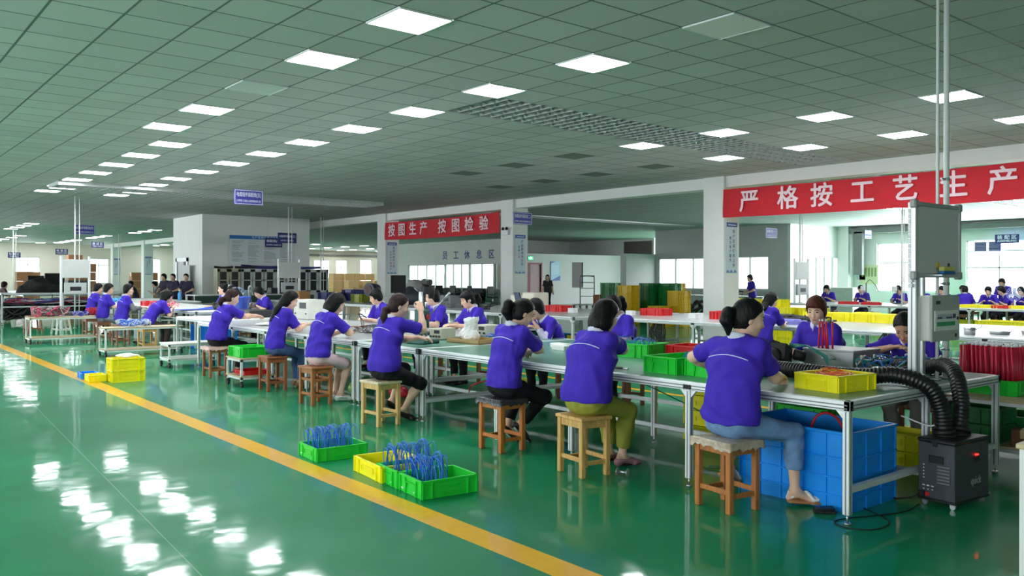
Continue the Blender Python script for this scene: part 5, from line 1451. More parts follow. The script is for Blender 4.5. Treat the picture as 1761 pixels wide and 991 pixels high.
# ---------------------------------------------------------------- right edge: shelf trolley with red tubes
def shelf_trolley(label, x0, x1, y0, y1, tops, m=M_ply, legm=M_alu, group=None, wheels=False, name='shelf_trolley', cat='trolley', w=.03, z0=0.0):
    t = thing(name, label, cat, (x0, y0, 0), 0, group); W, Ln = x1-x0, y1-y0
    for z in tops: MB().b2((0, 0, z-.02), (W, Ln, z), .003).build('shelf', m, t)
    fr = MB()
    for z in tops:
        fr.b2((.01, .01, z-.05), (W-.01, .01+w, z-.02)); fr.b2((.01, Ln-.01-w, z-.05), (W-.01, Ln-.01, z-.02)); fr.b2((.01, .01, z-.05), (.01+w, Ln-.01, z-.02)); fr.b2((W-.01-w, .01, z-.05), (W-.01, Ln-.01, z-.02))
    fr.build('frame', legm, t)
    zb = .085 if wheels else 0
    for x in (.01, W-.01-w):
        for y in (.01, Ln-.01-w):
            MB().b2((x, y, zb), (x+w, y+w, max(tops)-.02), .003).build('leg', legm, t)
            if wheels:
                c = MB(); c.cyl((x+w/2-.014, y+w/2, .04), (x+w/2+.014, y+w/2, .04), .04, 16); c.b2((x+w/2-.02, y+w/2-.02, .05), (x+w/2+.02, y+w/2+.02, .09), .004); c.build('caster', M_black, t)
    return t
shelf_trolley('plywood shelf trolley holding the red tubes at the right edge', 7.50, 8.55, 2.35, 3.45, (.17, .55))
crate('green crate packed with red tubes on the plywood trolley', 'green', (7.95, 3.02, .551), 0.0, (.40, .50, .13), 'crates on the plywood trolley')
rr = random.Random(6); k = 0
M_clr = mat('clear_tube_glare', (236, 150, 168), .15, noise=.1)
for i in range(9):
    for j in range(11):
        x, y = 7.95-.16+.04*i+rr.uniform(-.006, .006), 3.02-.21+.042*j+rr.uniform(-.006, .006)
        if k % 6 == 0 or True:
            if k == 0:
                m = MB(); m.tube([(0, 0, 0), (.003, .004, .2), (0, .01, .40)], .0125, 7); tb0 = thing('red_tube', 'red tube in the packed green crate on the plywood trolley', 'tube', (x, y, .565), 0, 'red tubes packed in the green crate'); m.build('sleeve', M_redtube, tb0)
                w_ = MB(); w_.cyl((0, .01, .40), (.002, .012, .418), .010, 7); w_.build('tip', M_wtip, tb0)
            else: dup(tb0, (x, y, .565), rr.uniform(0, 6.28))
        k += 1
for k in range(2): crate('dark green crate on the lower plywood shelf, %s' % ('lower one' if k == 0 else 'upper one'), 'dkgreen', (7.75, 3.10, .171+.145*k), 0, (.36, .53, .14), 'crates on the plywood trolley')
crate('wide green crate on the lower shelf at the right edge', 'dkgreen', (8.25, 2.85, .171), 0, (.50, .40, .18), 'crates on the plywood trolley')
carton('small brown carton of tools on the lower plywood shelf', (7.62, 2.66, .171), .2, (.16, .18, .14), (120, 72, 44))
t = thing('bowl', 'small lilac plastic bowl on the lower plywood shelf', 'bowl', (7.85, 2.55, .171)); MB().lathe([(.05, 0), (.085, .07), (.09, .075), (.08, .07), (.045, .01), (0, .01)], (0, 0, 0), 20).build('bowl_body', mat('lilac_plastic', (120, 120, 210), .4, noise=.05), t)
t = thing('white_cabinet', 'white cabinet corner with beige top at the lower right edge', 'cabinet', (3.83, 0.76, 0))
MB().b2((0, 0, .03), (.6, .60, .845), .004).build('body', M_whitemetal, t); MB().b2((-.01, -.01, .845), (.61, .61, .868), .004).build('top', M_ply, t); MB().b2((-.004, .05, .08), (.0, .55, .80), .001).build('door', M_whitemetal, t); MB().b2((.03, .03, 0), (.57, .57, .03)).build('plinth', M_dark, t)
# ================================================================ banners, posters, hanging signs
M_banner = mat('red_banner_cloth', (206, 22, 40), .7, noise=.06, nscale=2, bump=.1, bscale=120)
M_btext = mat('pinkish_white_lettering', (244, 214, 222), .6, noise=.02)
def banner(label, y0, y1, z0, z1, chars, ys, size):
    """cloth on the columns, read from -X"""
    t = thing('banner', label, 'banner', (XB, (y0+y1)/2, 0), 0, 'red slogan banners')
    n, k = 60, 8; V = []; F = []
    for s in (0, 1):
        for i in range(n+1):
            y = y0+(y1-y0)*i/n-(y0+y1)/2
            for j in range(k+1):
                z = z0+(z1-z0)*j/k; sag = .035*math.sin(PI*i/n)
                w = .012*math.sin(i*.9+j*.5)+.008*math.sin(i*2.3)
                V.append((-.03+w+(.006 if s else 0), y, z-sag))
    for s in (0, 1):
        b = s*(n+1)*(k+1)
        for i in range(n):
            for j in range(k):
                q = (b+i*(k+1)+j, b+i*(k+1)+j+1, b+(i+1)*(k+1)+j+1, b+(i+1)*(k+1)+j)
                F.append(q if s == 0 else q[::-1])
    MB().add(V, F, True).build('cloth', M_banner, t)
    for c, y in zip(chars, ys):
        text(c, size, M_btext, t, (-.058, y-(y0+y1)/2, (z0+z1)/2-.02), '-X', 'character', ext=.004, bold=.019)
    return t
banner('long red banner hung between columns on the right', 5.05, 12.16, 2.97, 3.63, '严格按工艺生产', [11.42, 10.43, 9.62, 8.72, 7.84, 6.93, 6.08], .53)
banner('shorter red banner hung between the two middle columns', 20.62, 27.58, 2.95, 3.60, '按图生产按图检验', [27.05, 26.35, 25.6, 24.9, 23.75, 22.95, 22.2, 21.4], .49)
M_poster = mat('pale_blue_poster', (206, 216, 228), .35, noise=.03)
M_pblue = mat('poster_blue', (52, 84, 168), .4, noise=.04)
M_pdark = mat('poster_dark_text', (44, 48, 62), .5, noise=.03)
M_pred = mat('poster_red_text', (190, 60, 90), .5, noise=.03)
def poster(label, ycol, c1, c2, nred):
    t = thing('poster', label, 'poster', (XB+.29, ycol, 2.27), 0, 'blue-headed column posters')
    MB().b2((-.21, -.014, -.60), (.21, 0, .60), .003).build('sheet', M_poster, t)
    MB().b2((-.205, -.017, .49), (.205, -.013, .595)).build('header', M_pblue, t)
    MB().b2((-.15, -.019, .525), (.15, -.016, .55)).build('header_text', M_poster, t)
    for i, ch in enumerate(c1): text(ch, .095, M_pdark, t, (.07, -.016, .38-.115*i), '-Y', 'character')
    for i, ch in enumerate(c2): text(ch, .085, M_pred if len(c2)-nred <= i else M_pdark, t, (-.06, -.016, .22-.105*i), '-Y', 'character')
    pts = [(-.2, -.59)]+[(-.2+.4*k/16, -.555+.03*math.sin(k*1.1)+.015*math.sin(k*2.7)) for k in range(17)]+[(.2, -.59)]
    MB().prism([(x, z) for x, z in pts], 0.0135, .016, R=np.array([[1.0, 0, 0], [0, 0, -1.0], [0, 1, 0]])).build('wave_motif', mat('poster_wave', (96, 140, 190), .4, noise=.05), t)
poster('poster on the column left of the long red banner', 12.155, '客户是我们的上帝', '我为客户服务', 0)
poster('poster on the middle column below the small hanging sign', 19.995, '产品质量是企业', '生命之本', 2)
poster('poster on the column at the left end of the shorter banner', 27.595, '质量问题无小事', '全员参与重预防', 3)
poster('distant poster on the column just left of the white block', 58.595, '质量第一', '安全生产', 0)
poster('farthest poster on the far left column', 66.345, '质量第一', '安全生产', 0)
t = thing('emergency_light', 'twin-head emergency light on the middle column', 'emergency light', (XB-.002, 20.28, 2.98))
MB().b2((-.08, -.13, -.12), (0, .13, .03), .01).build('housing', M_whitemetal, t)
for s in (-1, 1): MB().lathe([(.02, 0), (.05, .05), (.05, .07), (0, .07)], (-.05, s*.09, .06), 14, roty(-1.2)).build('lamp_head', M_dark, t)

M_sign = mat('violet_blue_sign', (74, 72, 176), .35, noise=.03); M_signd = mat('dark_blue_sign', (44, 50, 112), .4, noise=.03)
M_signw = mat('sign_white', (232, 232, 250), .4, noise=.02)
def hanging_sign(label, loc, l1, l2, w=.71, h=.36, dark=False, face='-Y', s1=.115, hung=True):
    t = thing('hanging_sign', label, 'sign', loc, 0 if face == '-Y' else -PI/2, 'blue hanging area signs')
    MB().b2((-w/2, -.008, -h/2), (w/2, .008, h/2), .004).build('plate', M_signd if dark else M_sign, t)
    e = MB(); b = .016; i = .012 if not dark else .0
    if not dark:
        for a in ((-w/2+i, -w/2+i+b, -h/2+i, h/2-i), (w/2-i-b, w/2-i, -h/2+i, h/2-i), (-w/2+i, w/2-i, -h/2+i, -h/2+i+b), (-w/2+i, w/2-i, h/2-i-b, h/2-i)): e.b2((a[0], -.0105, a[2]), (a[1], -.0075, a[3]))
        e.build('border', M_signw, t)
    text(l1, s1, M_signw, t, (0, -.0095, .055), '-Y', fit=w*.84, bold=.02); text(l2, s1*.62, M_signw, t, (0, -.0095, -.09), '-Y', fit=w*.84, bold=.02)
    if hung:
        for x in (-w*.33, w*.33):
            m = MB(); m.cyl((x, 0, h/2), (x, 0, CEIL-loc[2]), .003, 5); m.cyl((x, 0, h/2), (x, 0, h/2+.05), .008, 8); m.build('hanger', M_steel, t)
    return t
hanging_sign('bright blue hanging sign numbered five before the white block', (7.82, 19.45, 3.44), '电缆组件装配线(五)', 'JUMPER CABLE ASSEMBLING (5)', s1=.115)
hanging_sign('blue hanging sign numbered four at the far left by the pole pair', (7.28, 33.3, 3.24), '电缆组件装配线(四)', 'JUMPER CABLE ASSEMBLING (4)', s1=.115)
hanging_sign('blue hanging sign numbered two at the middle column', (15.75, 18.75, 3.27), '电缆组件装配线(二)', 'JUMPER CABLE ASSEMBLING (2)', s1=.115)
hanging_sign('dark blue hanging sign reading 测试区 at the far left', (13.1, 56.5, 3.5), '测 试 区', 'TEST AREA', dark=True, s1=.17)
hanging_sign('dark blue hanging sign reading 检验区 farther left', (11.6, 59, 3.1), '检 验 区', 'INSPECTION', dark=True, s1=.17)
hanging_sign('dark blue hanging sign nearest the left picture edge', (9.45, 62, 2.9), '包 装 区', 'PACKING', dark=True, s1=.17)
hanging_sign('dark blue sign numbered three hanging before the notice board', (12.75, 28.2, 2.93), '电缆组件装配线(三)', 'JUMPER CABLE (3)', dark=True, s1=.085)
hanging_sign('dark blue sign half hidden behind another before the notice board', (13.55, 31.2, 2.88), '装配线(一)', 'JUMPER CABLE (1)', dark=True, s1=.11)
hanging_sign('lilac hanging sign under the long banner near the grey wall', (25.8, 17.1, 3.13), '装配线(一)', 'ASSEMBLING (1)', s1=.11)
hanging_sign('small lilac hanging sign before the white corner pillar', (35.4, 18.6, 3.47), '装配区', 'ASSEMBLING', w=.6, s1=.15)
hanging_sign('dark blue sign reading 装配区 above the right-hand window', (37.0, 13.6, 3.16), '装 配 区', 'ASSEMBLING', w=.9, dark=True, face='-X', s1=.18)

# notice board and cabinets on the white block
t = thing('notice_board', 'large wall board with blue heading on the white block', 'notice board', (13.62, 32.44, 2.6))
MB().b2((-1.36, -.03, -.58), (1.36, 0, .58), .004).build('board', mat('notice_grey', (216, 220, 224), .4, noise=.02), t)
MB().b2((-1.36, -.036, .44), (1.36, -.028, .58)).build('heading_band', mat('heading_blue', (40, 112, 184), .4, noise=.03), t)
text('生产管理信息公示栏', .11, M_signw, t, (.1, -.037, .51), '-Y', 'heading_text', spacing=1.3)
rr = random.Random(8); m = MB()
for cx in (-1.0, -.35, .32, .98):
    for k in range(22):
        if rr.random() < .85:
            w_ = rr.uniform(.25, .5); m.b2((cx-.26, -.033, .36-.04*k), (cx-.26+w_, -.0295, .373-.04*k))
m.build('printed_lines', mat('print_grey', (136, 140, 150), .5, noise=.05), t)
M_cabw = mat('grey_white_cabinet', (186, 190, 190), .4, noise=.03); M_cabo = mat('olive_beige_cabinet', (176, 172, 148), .4, noise=.03)
M_cglass = mat('dark_cabinet_glass', (46, 48, 50), .15, noise=.3, nscale=5)
for i in range(5):
    x = 11.55+.93*i; wd_ = .91
    t = thing('filing_cabinet', '%s glass-door cabinet before the white block, %s from the left' % ('olive beige' if i == 0 else 'grey white', ORD[i]), 'cabinet', (x, 31.75, 0), 0, 'glass-door cabinets')
    mm = M_cabo if i == 0 else M_cabw
    MB().b2((0, .02, 0), (wd_, .42, 1.86), .004).build('body', mm, t)
    for s in (0, 1):
        a, b = (.01+s*(wd_/2), wd_/2-.005+s*(wd_/2-.005))
        d = MB(); d.b2((a, 0, .92), (a+.09, .02, 1.84)); d.b2((b-.09, 0, .92), (b, .02, 1.84)); d.b2((a, 0, .92), (b, .02, 1.0)); d.b2((a, 0, 1.74), (b, .02, 1.84)); d.b2((a, 0, 1.40), (b, .02, 1.43))
        d = d.build('door', mm, t); MB().b2((a+.08, .006, .98), (b-.08, .012, 1.76)).build('glass', M_cglass, d)
        g_ = MB(); g_.b2((b-.05 if s == 0 else a+.03, -.02, 1.25), (b-.03 if s == 0 else a+.05, 0, 1.42), .003); g_.build('handle', M_steel, d)
        lo = MB(); lo.b2((a, 0, .06), (b, .02, .90), .003); lo.build('lower_door', mm, t)
def roll(label, a, b, r, c, name='rolled_sheet', cat='roll'):
    o = MB().tube(catmull([a, tuple((np.array(a)+np.array(b))/2+np.array([0, 0, -.03])), b], 6), r, 9).build(name, mat('roll_%d%d%d' % c, c, .6, noise=.15)); tag(o, label, cat)
roll('black roll lying on the olive beige cabinet', (11.5, 31.95, 1.92), (12.2, 31.9, 1.92), .045, (34, 36, 36)); roll('dark roll lying on the second cabinet', (12.3, 31.9, 1.92), (13.1, 31.95, 1.95), .05, (30, 34, 40))
roll('navy flag roll lying on the third cabinet', (12.6, 32.05, 1.97), (14.3, 32.0, 1.93), .06, (46, 46, 120)); roll('blue roll lying on the fifth cabinet', (14.3, 32.0, 1.95), (15.9, 31.9, 1.93), .05, (52, 70, 140))
carton('green box on top of the fourth glass-door cabinet', (14.5, 31.9, 1.862), 0, (.6, .3, .10), (22, 120, 66), tape=False)
t = thing('grey_sheet', 'pale grey sheet leaning on the white block beside its door', 'panel', (11.02, 33.3, 0), .0)
MB().b2((0, 0, 0), (.03, .75, 2.0), .003).build('panel', M_grey, t)
# dark green fronted counter
t = thing('draped_counter', 'long counter with dark green front before the cabinets', 'counter', (9.1, 27.0, 0))
MB().b2((0, 0, .93), (4.1, .9, .97), .004).build('top', M_greytop, t); MB().b2((.0, -.012, .70), (4.1, .0, .93)).build('drape', mat('dark_green_drape', (24, 54, 46), .7, noise=.1), t)
for x in (.03, 1.3, 2.6, 4.03):
    for y in (.04, .86): MB().b2((x-.025, y-.025, 0), (x+.025, y+.025, .93), .003).build('leg', M_alu, t)
crate('white plastic tray on the dark green counter', 'gold', (10.6, 27.3, .971), 0, (.9, .4, .13), cat='tray', name='plastic_tray').data = (lambda me: (me.materials.clear(), me.materials.append(mat('plastic_white', (222, 224, 222), .4, noise=.03)), me)[2])(crate_bm(.9, .4, .13).mesh('tray'))
t = thing('white_canister', 'white canister on the dark green counter', 'canister', (10.35, 27.25, .971)); MB().lathe([(.09, 0), (.09, .26), (.10, .27), (.10, .31), (0, .32)], (0, 0, 0), 18).build('canister', M_whitemetal, t)
instrument('black box instrument on the dark green counter', (12.0, 27.4, .971), PI/2, (.3, .5, .2), (44, 46, 50), 3, 'instrument', 'test_instrument')
instrument('low dark instrument at the middle of the green counter', (11.3, 27.4, .971), PI/2, (.3, .4, .12), (60, 62, 66), 3, 'instrument', 'test_instrument')

# equipment posts with boards, farther along
def fixture(label, loc, top, board=True, g='white poles of the other benches'):
    x, y, z = loc
    t = thing('ceiling_pole', label, 'pole', (x, y, 0), 0, g)
    MB().cyl((0, 0, z), (0, 0, top), .022, 12).build('tube', M_whitemetal, t); MB().cyl((.12, 0, z), (.12, 0, top), .012, 10).build('conduit', M_whitemetal, t); MB().cyl((0, 0, z), (0, 0, z+.02), .05, 12).build('flange', M_steel, t)
    if board:
        t = thing('equipment_board', 'board and meter on posts, ' + label, 'equipment board', (x, y-.06, 0), 0, 'board and meter posts')
        for q in (-.38, .38): MB().b2((q-.03, -.02, z), (q+.03, .03, 2.15), .003).build('post', M_alu, t)
        MB().b2((-.36, -.03, 1.50), (.36, -.01, 2.05), .01).build('whiteboard', mat('whiteboard_grey', (204, 206, 204), .35, noise=.02), t)
        MB().b2((-.30, -.05, 1.02), (.30, .02, 1.36), .008).build('meter_panel', M_cabw, t)
        MB().b2((-.15, -.053, 1.12), (.15, -.049, 1.24)).build('meter_window', M_dark, t)
fixture('poles standing on the dark green counter', (12.35, 27.2, .97), CEIL)
fixture('poles standing behind the violet row at the far left', (5.8, 27.7, 0), CEIL)
fixture('single pole near the right end of the white block', (15.45, 31.0, 0), CEIL, False)
fixture('far slender pole beside the distant cluster of lamps', (12.9, 50.9, 0), CEIL, False)
fixture('far pole near the left picture edge', (7.5, 49.5, 0), CEIL, False)
fixture('poles on the far bench left of the right-hand windows', (23.5, 14.55, .78), CEIL)
fixture('poles on the far bench before the right-hand window', (23.6, 11.4, .78), CEIL, False)

# ---------------------------------------------------------------- second bench line and what lies on it
workbench('second-line bench with grey top behind the near workers', 11.8, 15.0, 2.2, 11.8, [2.25, 4.6, 7.0, 9.4, 11.75], top=M_greytop, group='second line benches')
workbench('second-line bench carrying the white machine and a red crate', 11.3, 14.5, 11.9, 19.0, [11.95, 14.2, 16.6, 18.95], top=M_greytop, group='second line benches')
workbench('second-line bench far left with the dark motor and blue bins', 11.6, 14.6, 19.4, 27.0, [19.45, 21.9, 24.4, 26.95], top=M_greytop, group='second line benches')
workbench('far bench line before the right-hand windows', 23.1, 25.6, 4.0, 14.8, [4.05, 6.7, 9.4, 12.1, 14.75], top=M_greytop, group='second line benches')
B = .779
crate('red crate on the second bench just left of the big column', 'red', (13.0, 9.55, B), .1, (.40, .53, .15), 'red crates on the second bench')
crate('red crate on the second bench behind the profile woman', 'red', (13.2, 11.45, B), .1, (.40, .53, .14), 'red crates on the second bench')
crate('red crate on the second bench beside the white machine', 'red', (12.9, 14.1, B), .1, (.40, .53, .14), 'red crates on the second bench')
def foam2(label, loc):
    o = MB().box((0, 0, .05), (.16, .16, .10), None, .006).build('white_box', M_whitemetal, None, loc, .2); tag(o, label, 'box', 'small white boxes on the second bench')
foam2('small white box left of the red crate near the column', (12.7, 10.1, B)); foam2('small white box left of the red crate behind the profile woman', (12.7, 11.75-.05, B)); foam2('small white box right of the red crate by the machine', (12.7, 13.4, B))
t = thing('label_printer', 'cream and navy bench machine on the second bench', 'machine', (12.9, 15.1, B), 0.05)
m = MB(); m.b2((-.25, -.42, .02), (.25, .0, .42), .03); m.b2((-.22, .0, .02), (.22, .45, .36), .03); m.build('housing', mat('cream_enamel', (226, 222, 204), .4, noise=.04), t)
m = MB(); m.prism([(0, .0), (.18, .0), (.30, .40), (.12, .40)], -.252, -.22, R=np.array([[0, 0, 1.0], [1, 0, 0], [0, 1, 0]]), c=(0, -.02, .02)); m.build('navy_stripe', mat('navy_enamel', (40, 52, 96), .4, noise=.05), t)
MB().b2((-.256, -.28, .18), (-.248, -.14, .28)).build('green_label', mat('lime_label', (170, 206, 60), .5, noise=.05), t); MB().b2((-.24, -.40, 0), (.24, .43, .02)).build('foot_plate', M_dark, t)
# black cables hanging at the second bench and heaped on it
tangle('heap of black cables on the second bench behind the reddish-haired woman', (13.2, 8.35, B), .3, .8, 16, [(20, 20, 22), (30, 28, 30)], .014, 41, .10)
def hanging_coil(label, loc, n, seed):
    rr = random.Random(seed); m = MB()
    for i in range(n):
        y = rr.uniform(-.12, .12); d = rr.uniform(.25, .5); w_ = rr.uniform(.08, .2)
        m.tube(catmull([(0.02, y, .0), (-.02, y-w_*.3, -d*.5), (-.02, y+rr.uniform(-.1, .1), -d), (-.01, y+w_, -d*.5), (.02, y+w_*.6, 0)], 6), .009, 5)
    o = m.build('hanging_cables', M_black, None, loc); tag(o, label, 'cables')
hanging_coil('black cable loops hanging off the second bench beside the standing ponytail', (11.78, 7.1, .76), 10, 1); hanging_coil('bunch of black cable ends hanging right of the reddish-haired woman', (11.78, 5.75, .76), 12, 2)
hanging_coil('black cables hanging under the second bench by the big column', (11.9, 10.2, .70), 14, 3); hanging_coil('more black cables hanging farther left under the second bench', (11.9, 11.0, .70), 12, 4)
t = thing('plastic_tray', 'pale violet tray of parts on the second bench', 'tray', (12.5, 7.95, B), .1)
t_ = crate_bm(.34, .5, .06).build('tray_body', mat('plastic_lilac', (142, 146, 220), .4, noise=.05), t)
MB().b2((-.12, -.18, .03), (.12, .18, .085), .02).build('parts', mat('lilac_parts', (120, 124, 206), .5, noise=.15), t)
for k, (x, y) in enumerate([(14.1, 8.35), (14.2, 7.95), (14.25, 7.55), (14.2, 7.15), (14.6, 7.7)]):
    crate('yellow crate on the second bench behind the post, %s from the left' % ORD[k], 'yellow', (x, y, B), .05*k, (.36, .42, .15), 'yellow crates on the second bench')
for k, (x, y, h_) in enumerate([(12.2, 4.95, .10), (12.6, 4.72, .04), (12.9, 4.42, .05)]):
    t = thing('steel_vessel', 'steel pot on the second bench, %s' % ('tall one with handle', 'flat dish in the middle', 'flat dish farthest right')[k], 'pot', (x, y, B), 0, 'steel pots on the second bench')
    MB().lathe([(.07+.05*(k > 0), 0), (.075+.06*(k > 0), h_), (.068+.06*(k > 0), h_), (.06+.05*(k > 0), .01), (0, .01)], (0, 0, 0), 20).build('vessel', M_steel, t)
    MB().tube([(.0, -.07, h_*.7), (0, -.14, h_), (0, -.16, h_*1.4)], .008, 6).build('handle', M_steel, t)
# crates under the second bench
for k in range(8): crate('yellow-green crate under the second bench, %s from the right' % ORD[k], 'gold' if k % 3 else 'yellow', (12.5, 3.2+.62*k, 0), 0, (.5, .56, .3), 'crates under the second bench')
for k in range(3): crate('large pale bin under the second bench near the plant-like cables, %s' % ORD[k], ('gold', 'blue', 'dkgreen')[k], (12.3, 12.6+.8*k, 0), 0, (.5, .6, .34), 'crates under the second bench')

# woman sitting at the second bench with her back to us
person('woman with long ponytail at the second bench, back turned', (11.3, 7.68, 0), 0, hip=.56, res=.011, lean=12, hunch=12, head=(28, -10, 0), hair='long', rh=(.50, -.1, .84), lh=(.48, .1, .84), pants=('black_cloth', (22, 22, 26)), hem=.9, rf=(.3, -.1, .085), lf=(.3, .1, .085))
stool('dark wooden stool under the woman at the second bench', (11.28, 7.68, 0), 0, (132, 76, 46), (.3, .33), h=.455, group='stools of the second line')

# far workers before the right-hand windows
GFAR = 'distant workers before the right-hand windows'
def farp(label, x, y, rz=PI, **kw):
    kw.setdefault('res', .016); kw.setdefault('face', True); kw.setdefault('pipe', False)
    kw.setdefault('lean', 16); kw.setdefault('hunch', 14); kw.setdefault('head', (26, 0, 0)); kw.setdefault('hair', 'short')
    person(label, (x, y, 0), rz, hip=kw.pop('hip', .57), group=GFAR, rh=kw.pop('rh', (.42, -.12, .88)), lh=kw.pop('lh', (.42, .12, .88)), **kw)
    if kw.get('stand') is None:
        stool('plain stool under the ' + label, (x, y, 0), rz, (120, 84, 60), (.3, .32), group='stools of the distant workers')
farp('distant worker directly above the reddish-haired woman', 26.4, 15.15)
farp('distant worker left of the slotted post, by the lamp stands', 26.4, 13.95)
farp('distant worker bending close left of the tall post', 26.4, 12.72)
farp('distant worker whose hair shows just left of the meter box', 26.4, 12.0, head=(30, 0, 0))
farp('distant worker between the poles and the meter box', 26.4, 11.4)
farp('distant worker just right of the meter box facing right', 26.5, 10.92, 0.3)
farp('distant worker at a rear table before the bright window', 29.1, 11.75, PI-.6)
farp('distant worker looking down in the middle of the right group', 26.4, 10.15, PI+.2)
farp('distant worker in profile beside the little fan', 26.9, 9.72, 2.2)
farp('standing distant worker behind the right group', 28.6, 10.55, PI, stand=True, hip=.80, rf=(.0, -.1, .08), lf=(.02, .1, .08), lean=14)
farp('distant worker cut off by the right picture edge', 26.6, 9.3, PI)
t = thing('table_fan', 'small pale desk fan on the far bench at the right', 'fan', (24.7, 8.88, B), 0)
MB().lathe([(.11, 0), (.11, .02), (.02, .04), (.015, .20)], (0, 0, 0), 16).build('stand', M_whitemetal, t)
m = MB()
for r in (.05, .10, .15, .19): m.tube([(-.05-.03*(1-r/.19), r*math.cos(a), .36+r*math.sin(a)) for a in np.linspace(0, 2*PI, 24, endpoint=False)], .004, 5, closed=True)
for k in range(16): a = 2*PI*k/16; m.tube([(-.08, .02*math.cos(a), .36+.02*math.sin(a)), (-.05, .19*math.cos(a), .36+.19*math.sin(a))], .003, 4)
m.build('cage', mat('pale_blue_wire', (186, 196, 222), .4, noise=.04), t)
m = MB()
for k in range(3): m.box((-.03, 0, 0), (.008, .08, .15), rotx(2*PI*k/3) @ rotz(.5)); m.v[-1][:] = m.v[-1]+np.array([0, -.09*math.sin(2*PI*k/3), .36+.09*math.cos(2*PI*k/3)])
m.cyl((-.05, 0, .36), (.10, 0, .36), .04, 12); m.build('blades', mat('pale_blue_blade', (196, 206, 230), .3, noise=.03), t)
for k, (y, c, nm) in enumerate([(12.95, 'red', 'red tray left of the lamp stands'), (12.24, 'red', 'red tray before the bending worker'), (9.5, 'yellow', 'yellow tray right of the meter box'), (9.03, 'yellow', 'yellow tray before the right group'), (8.72, 'red', 'red tray before the fan'), (8.3, 'yellow', 'yellow tray at the right picture edge'), (10.3, 'yellow', 'yellow tray behind the meter box')]):
    crate(nm+' on the far bench', c, (23.5, y, B), 0, (.36, .46, .08), 'trays on the far bench')
for k, y in enumerate((13.3, 12.3, 11.7)):
    t = thing('lamp_stand', 'thin bench lamp stand on the far bench, %s from the left' % ORD[k], 'lamp stand', (25.2, y, B), 0, 'lamp stands on the far bench')
    MB().b2((-.1, -.1, 0), (.1, .1, .03), .005).build('base', M_dark, t); m = MB(); m.cyl((0, 0, .03), (0, 0, .62), .014, 8); m.tube(catmull([(0, 0, .6), (.0, -.12, .72), (0, -.3, .55), (0, -.36, .42)], 5), .009, 6); m.build('stem', M_dark, t); MB().box((0, .1, .45), (.1, .14, .16), None, .02).build('head', M_whitemetal, t)
for k, y in enumerate((5.4, 7.6, 9.9, 12.0, 14.0)):
    if k != 1: crate('big yellow bin under the far bench, %s from the right' % ORD[k], 'yellow', (24.0, y, .0), 0, (.6, .7, .42), 'bins under the far bench')
crate('yellow bin full of parts low at the right picture edge', 'yellow', (17.9, 6.6, .0), 0, (.6, .9, .72), 'bins under the far bench')
MBt = thing('side_table', 'grey rear table before the bright right-hand window', 'table', (29.6, 9.3, 0)); MB().b2((0, 0, .74), (1.0, 3.4, .78), .005).build('tabletop', M_greytop, MBt)
for x in (.04, .96):
    for y in (.04, 3.36): MB().b2((x-.025, y-.025, 0), (x+.025, y+.025, .74)).build('leg', M_alu, MBt)
# posters beside the window
for k, (y, z, w_, h_, c, nm) in enumerate([(19.75, 1.75, .42, .55, (196, 204, 214), 'small grey notice'), (18.95-.45, 1.72, .9, .9, (214, 216, 178), 'pale green wall chart')]):
    x = RX-.01 if k else RX-.01
    t = thing('wall_chart', nm+' on the wall left of the right-hand windows', 'notice', (x, 20.0 if k == 0 else 19.62, z)); MB().b2((-.01, -w_/2, -h_/2), (0, w_/2, h_/2)).build('sheet', mat('chart_%d' % k, c, .6, noise=.03), t)
    m = MB()
    for q in range(5): m.b2((-.013, -w_*.4+q*w_*.17, -h_*.1), (-.0105, -w_*.4+q*w_*.17+w_*.1, h_*.35))
    m.build('print', mat('chartprint_%d' % k, ((130, 140, 160), (150, 156, 100))[k], .6, noise=.05), t)
for k, y in enumerate((14.75, 14.2)):
    t = thing('wall_vent', 'dark louvred vent in the right-hand window, %s' % ('left one', 'right one')[k], 'vent', (RX-.03, y, 2.88), 0, 'window vents'); MB().b2((-.02, -.24, -.2), (.02, .24, .2), .004).build('frame', mat('vent_frame', (150, 152, 186), .4, noise=.04), t); m = MB()
    for q in range(6): m.box((-.024, 0, -.15+.06*q), (.02, .44, .03), roty(.4))
    m.build('slats', mat('vent_dark', (70, 72, 120), .5, noise=.05), t)

# yellow stacks between the benches
yk = 0
for (x, y, n) in [(17.6, 12.35, 6), (17.9, 11.75, 6), (17.5, 11.2, 5), (17.7, 10.6, 5), (18.2, 12.9, 6)]:
    yk += 1
    for k in range(n): crate('yellow crate in stack %s from the left behind the big column, %s from the floor' % ({1: 'second', 2: 'third', 3: 'fourth', 4: 'fifth', 5: 'first'}[yk], ORD[k]), 'yellow', (x, y, .172*k+.0), 0.03*((k*7+yk) % 3-1), (.40, .56, .17), 'yellow crate stacks behind the column')
# green and golden stacks at the cubicle
si = 0
for (x, y, n, c, sz) in [(21.5, 20.75, 9, 'dkgreen', .15), (21.0, 20.0, 5, 'gold', .16), (20.8, 19.25, 8, 'gold', .16), (21.7, 19.1, 9, 'dkgreen', .15), (21.9, 18.4, 9, 'dkgreen', .15), (22.4, 18.6, 9, 'gold', .15), (20.6, 17.75, 4, 'gold', .16), (21.1, 17.35, 7, 'gold', .16)]:
    si += 1
    for k in range(n): crate('%s crate, %s from the floor of the %s stack from the left before the cubicle' % ('green' if c == 'dkgreen' else 'golden', ORD[k], ORD[si-1]), c, (x, y, (sz+.002)*k), 0.02*((k*5+si) % 3-1), (.42, .62, sz), 'crate stacks before the cubicle')
carton('brown carton on the floor beyond the golden stacks', (24.6, 18.0, 0), .2, (.5, .6, .75)); carton('brown carton with open flaps before the partition', (26.4, 25.9, 0), .1, (.6, .7, .8), (168, 104, 70))
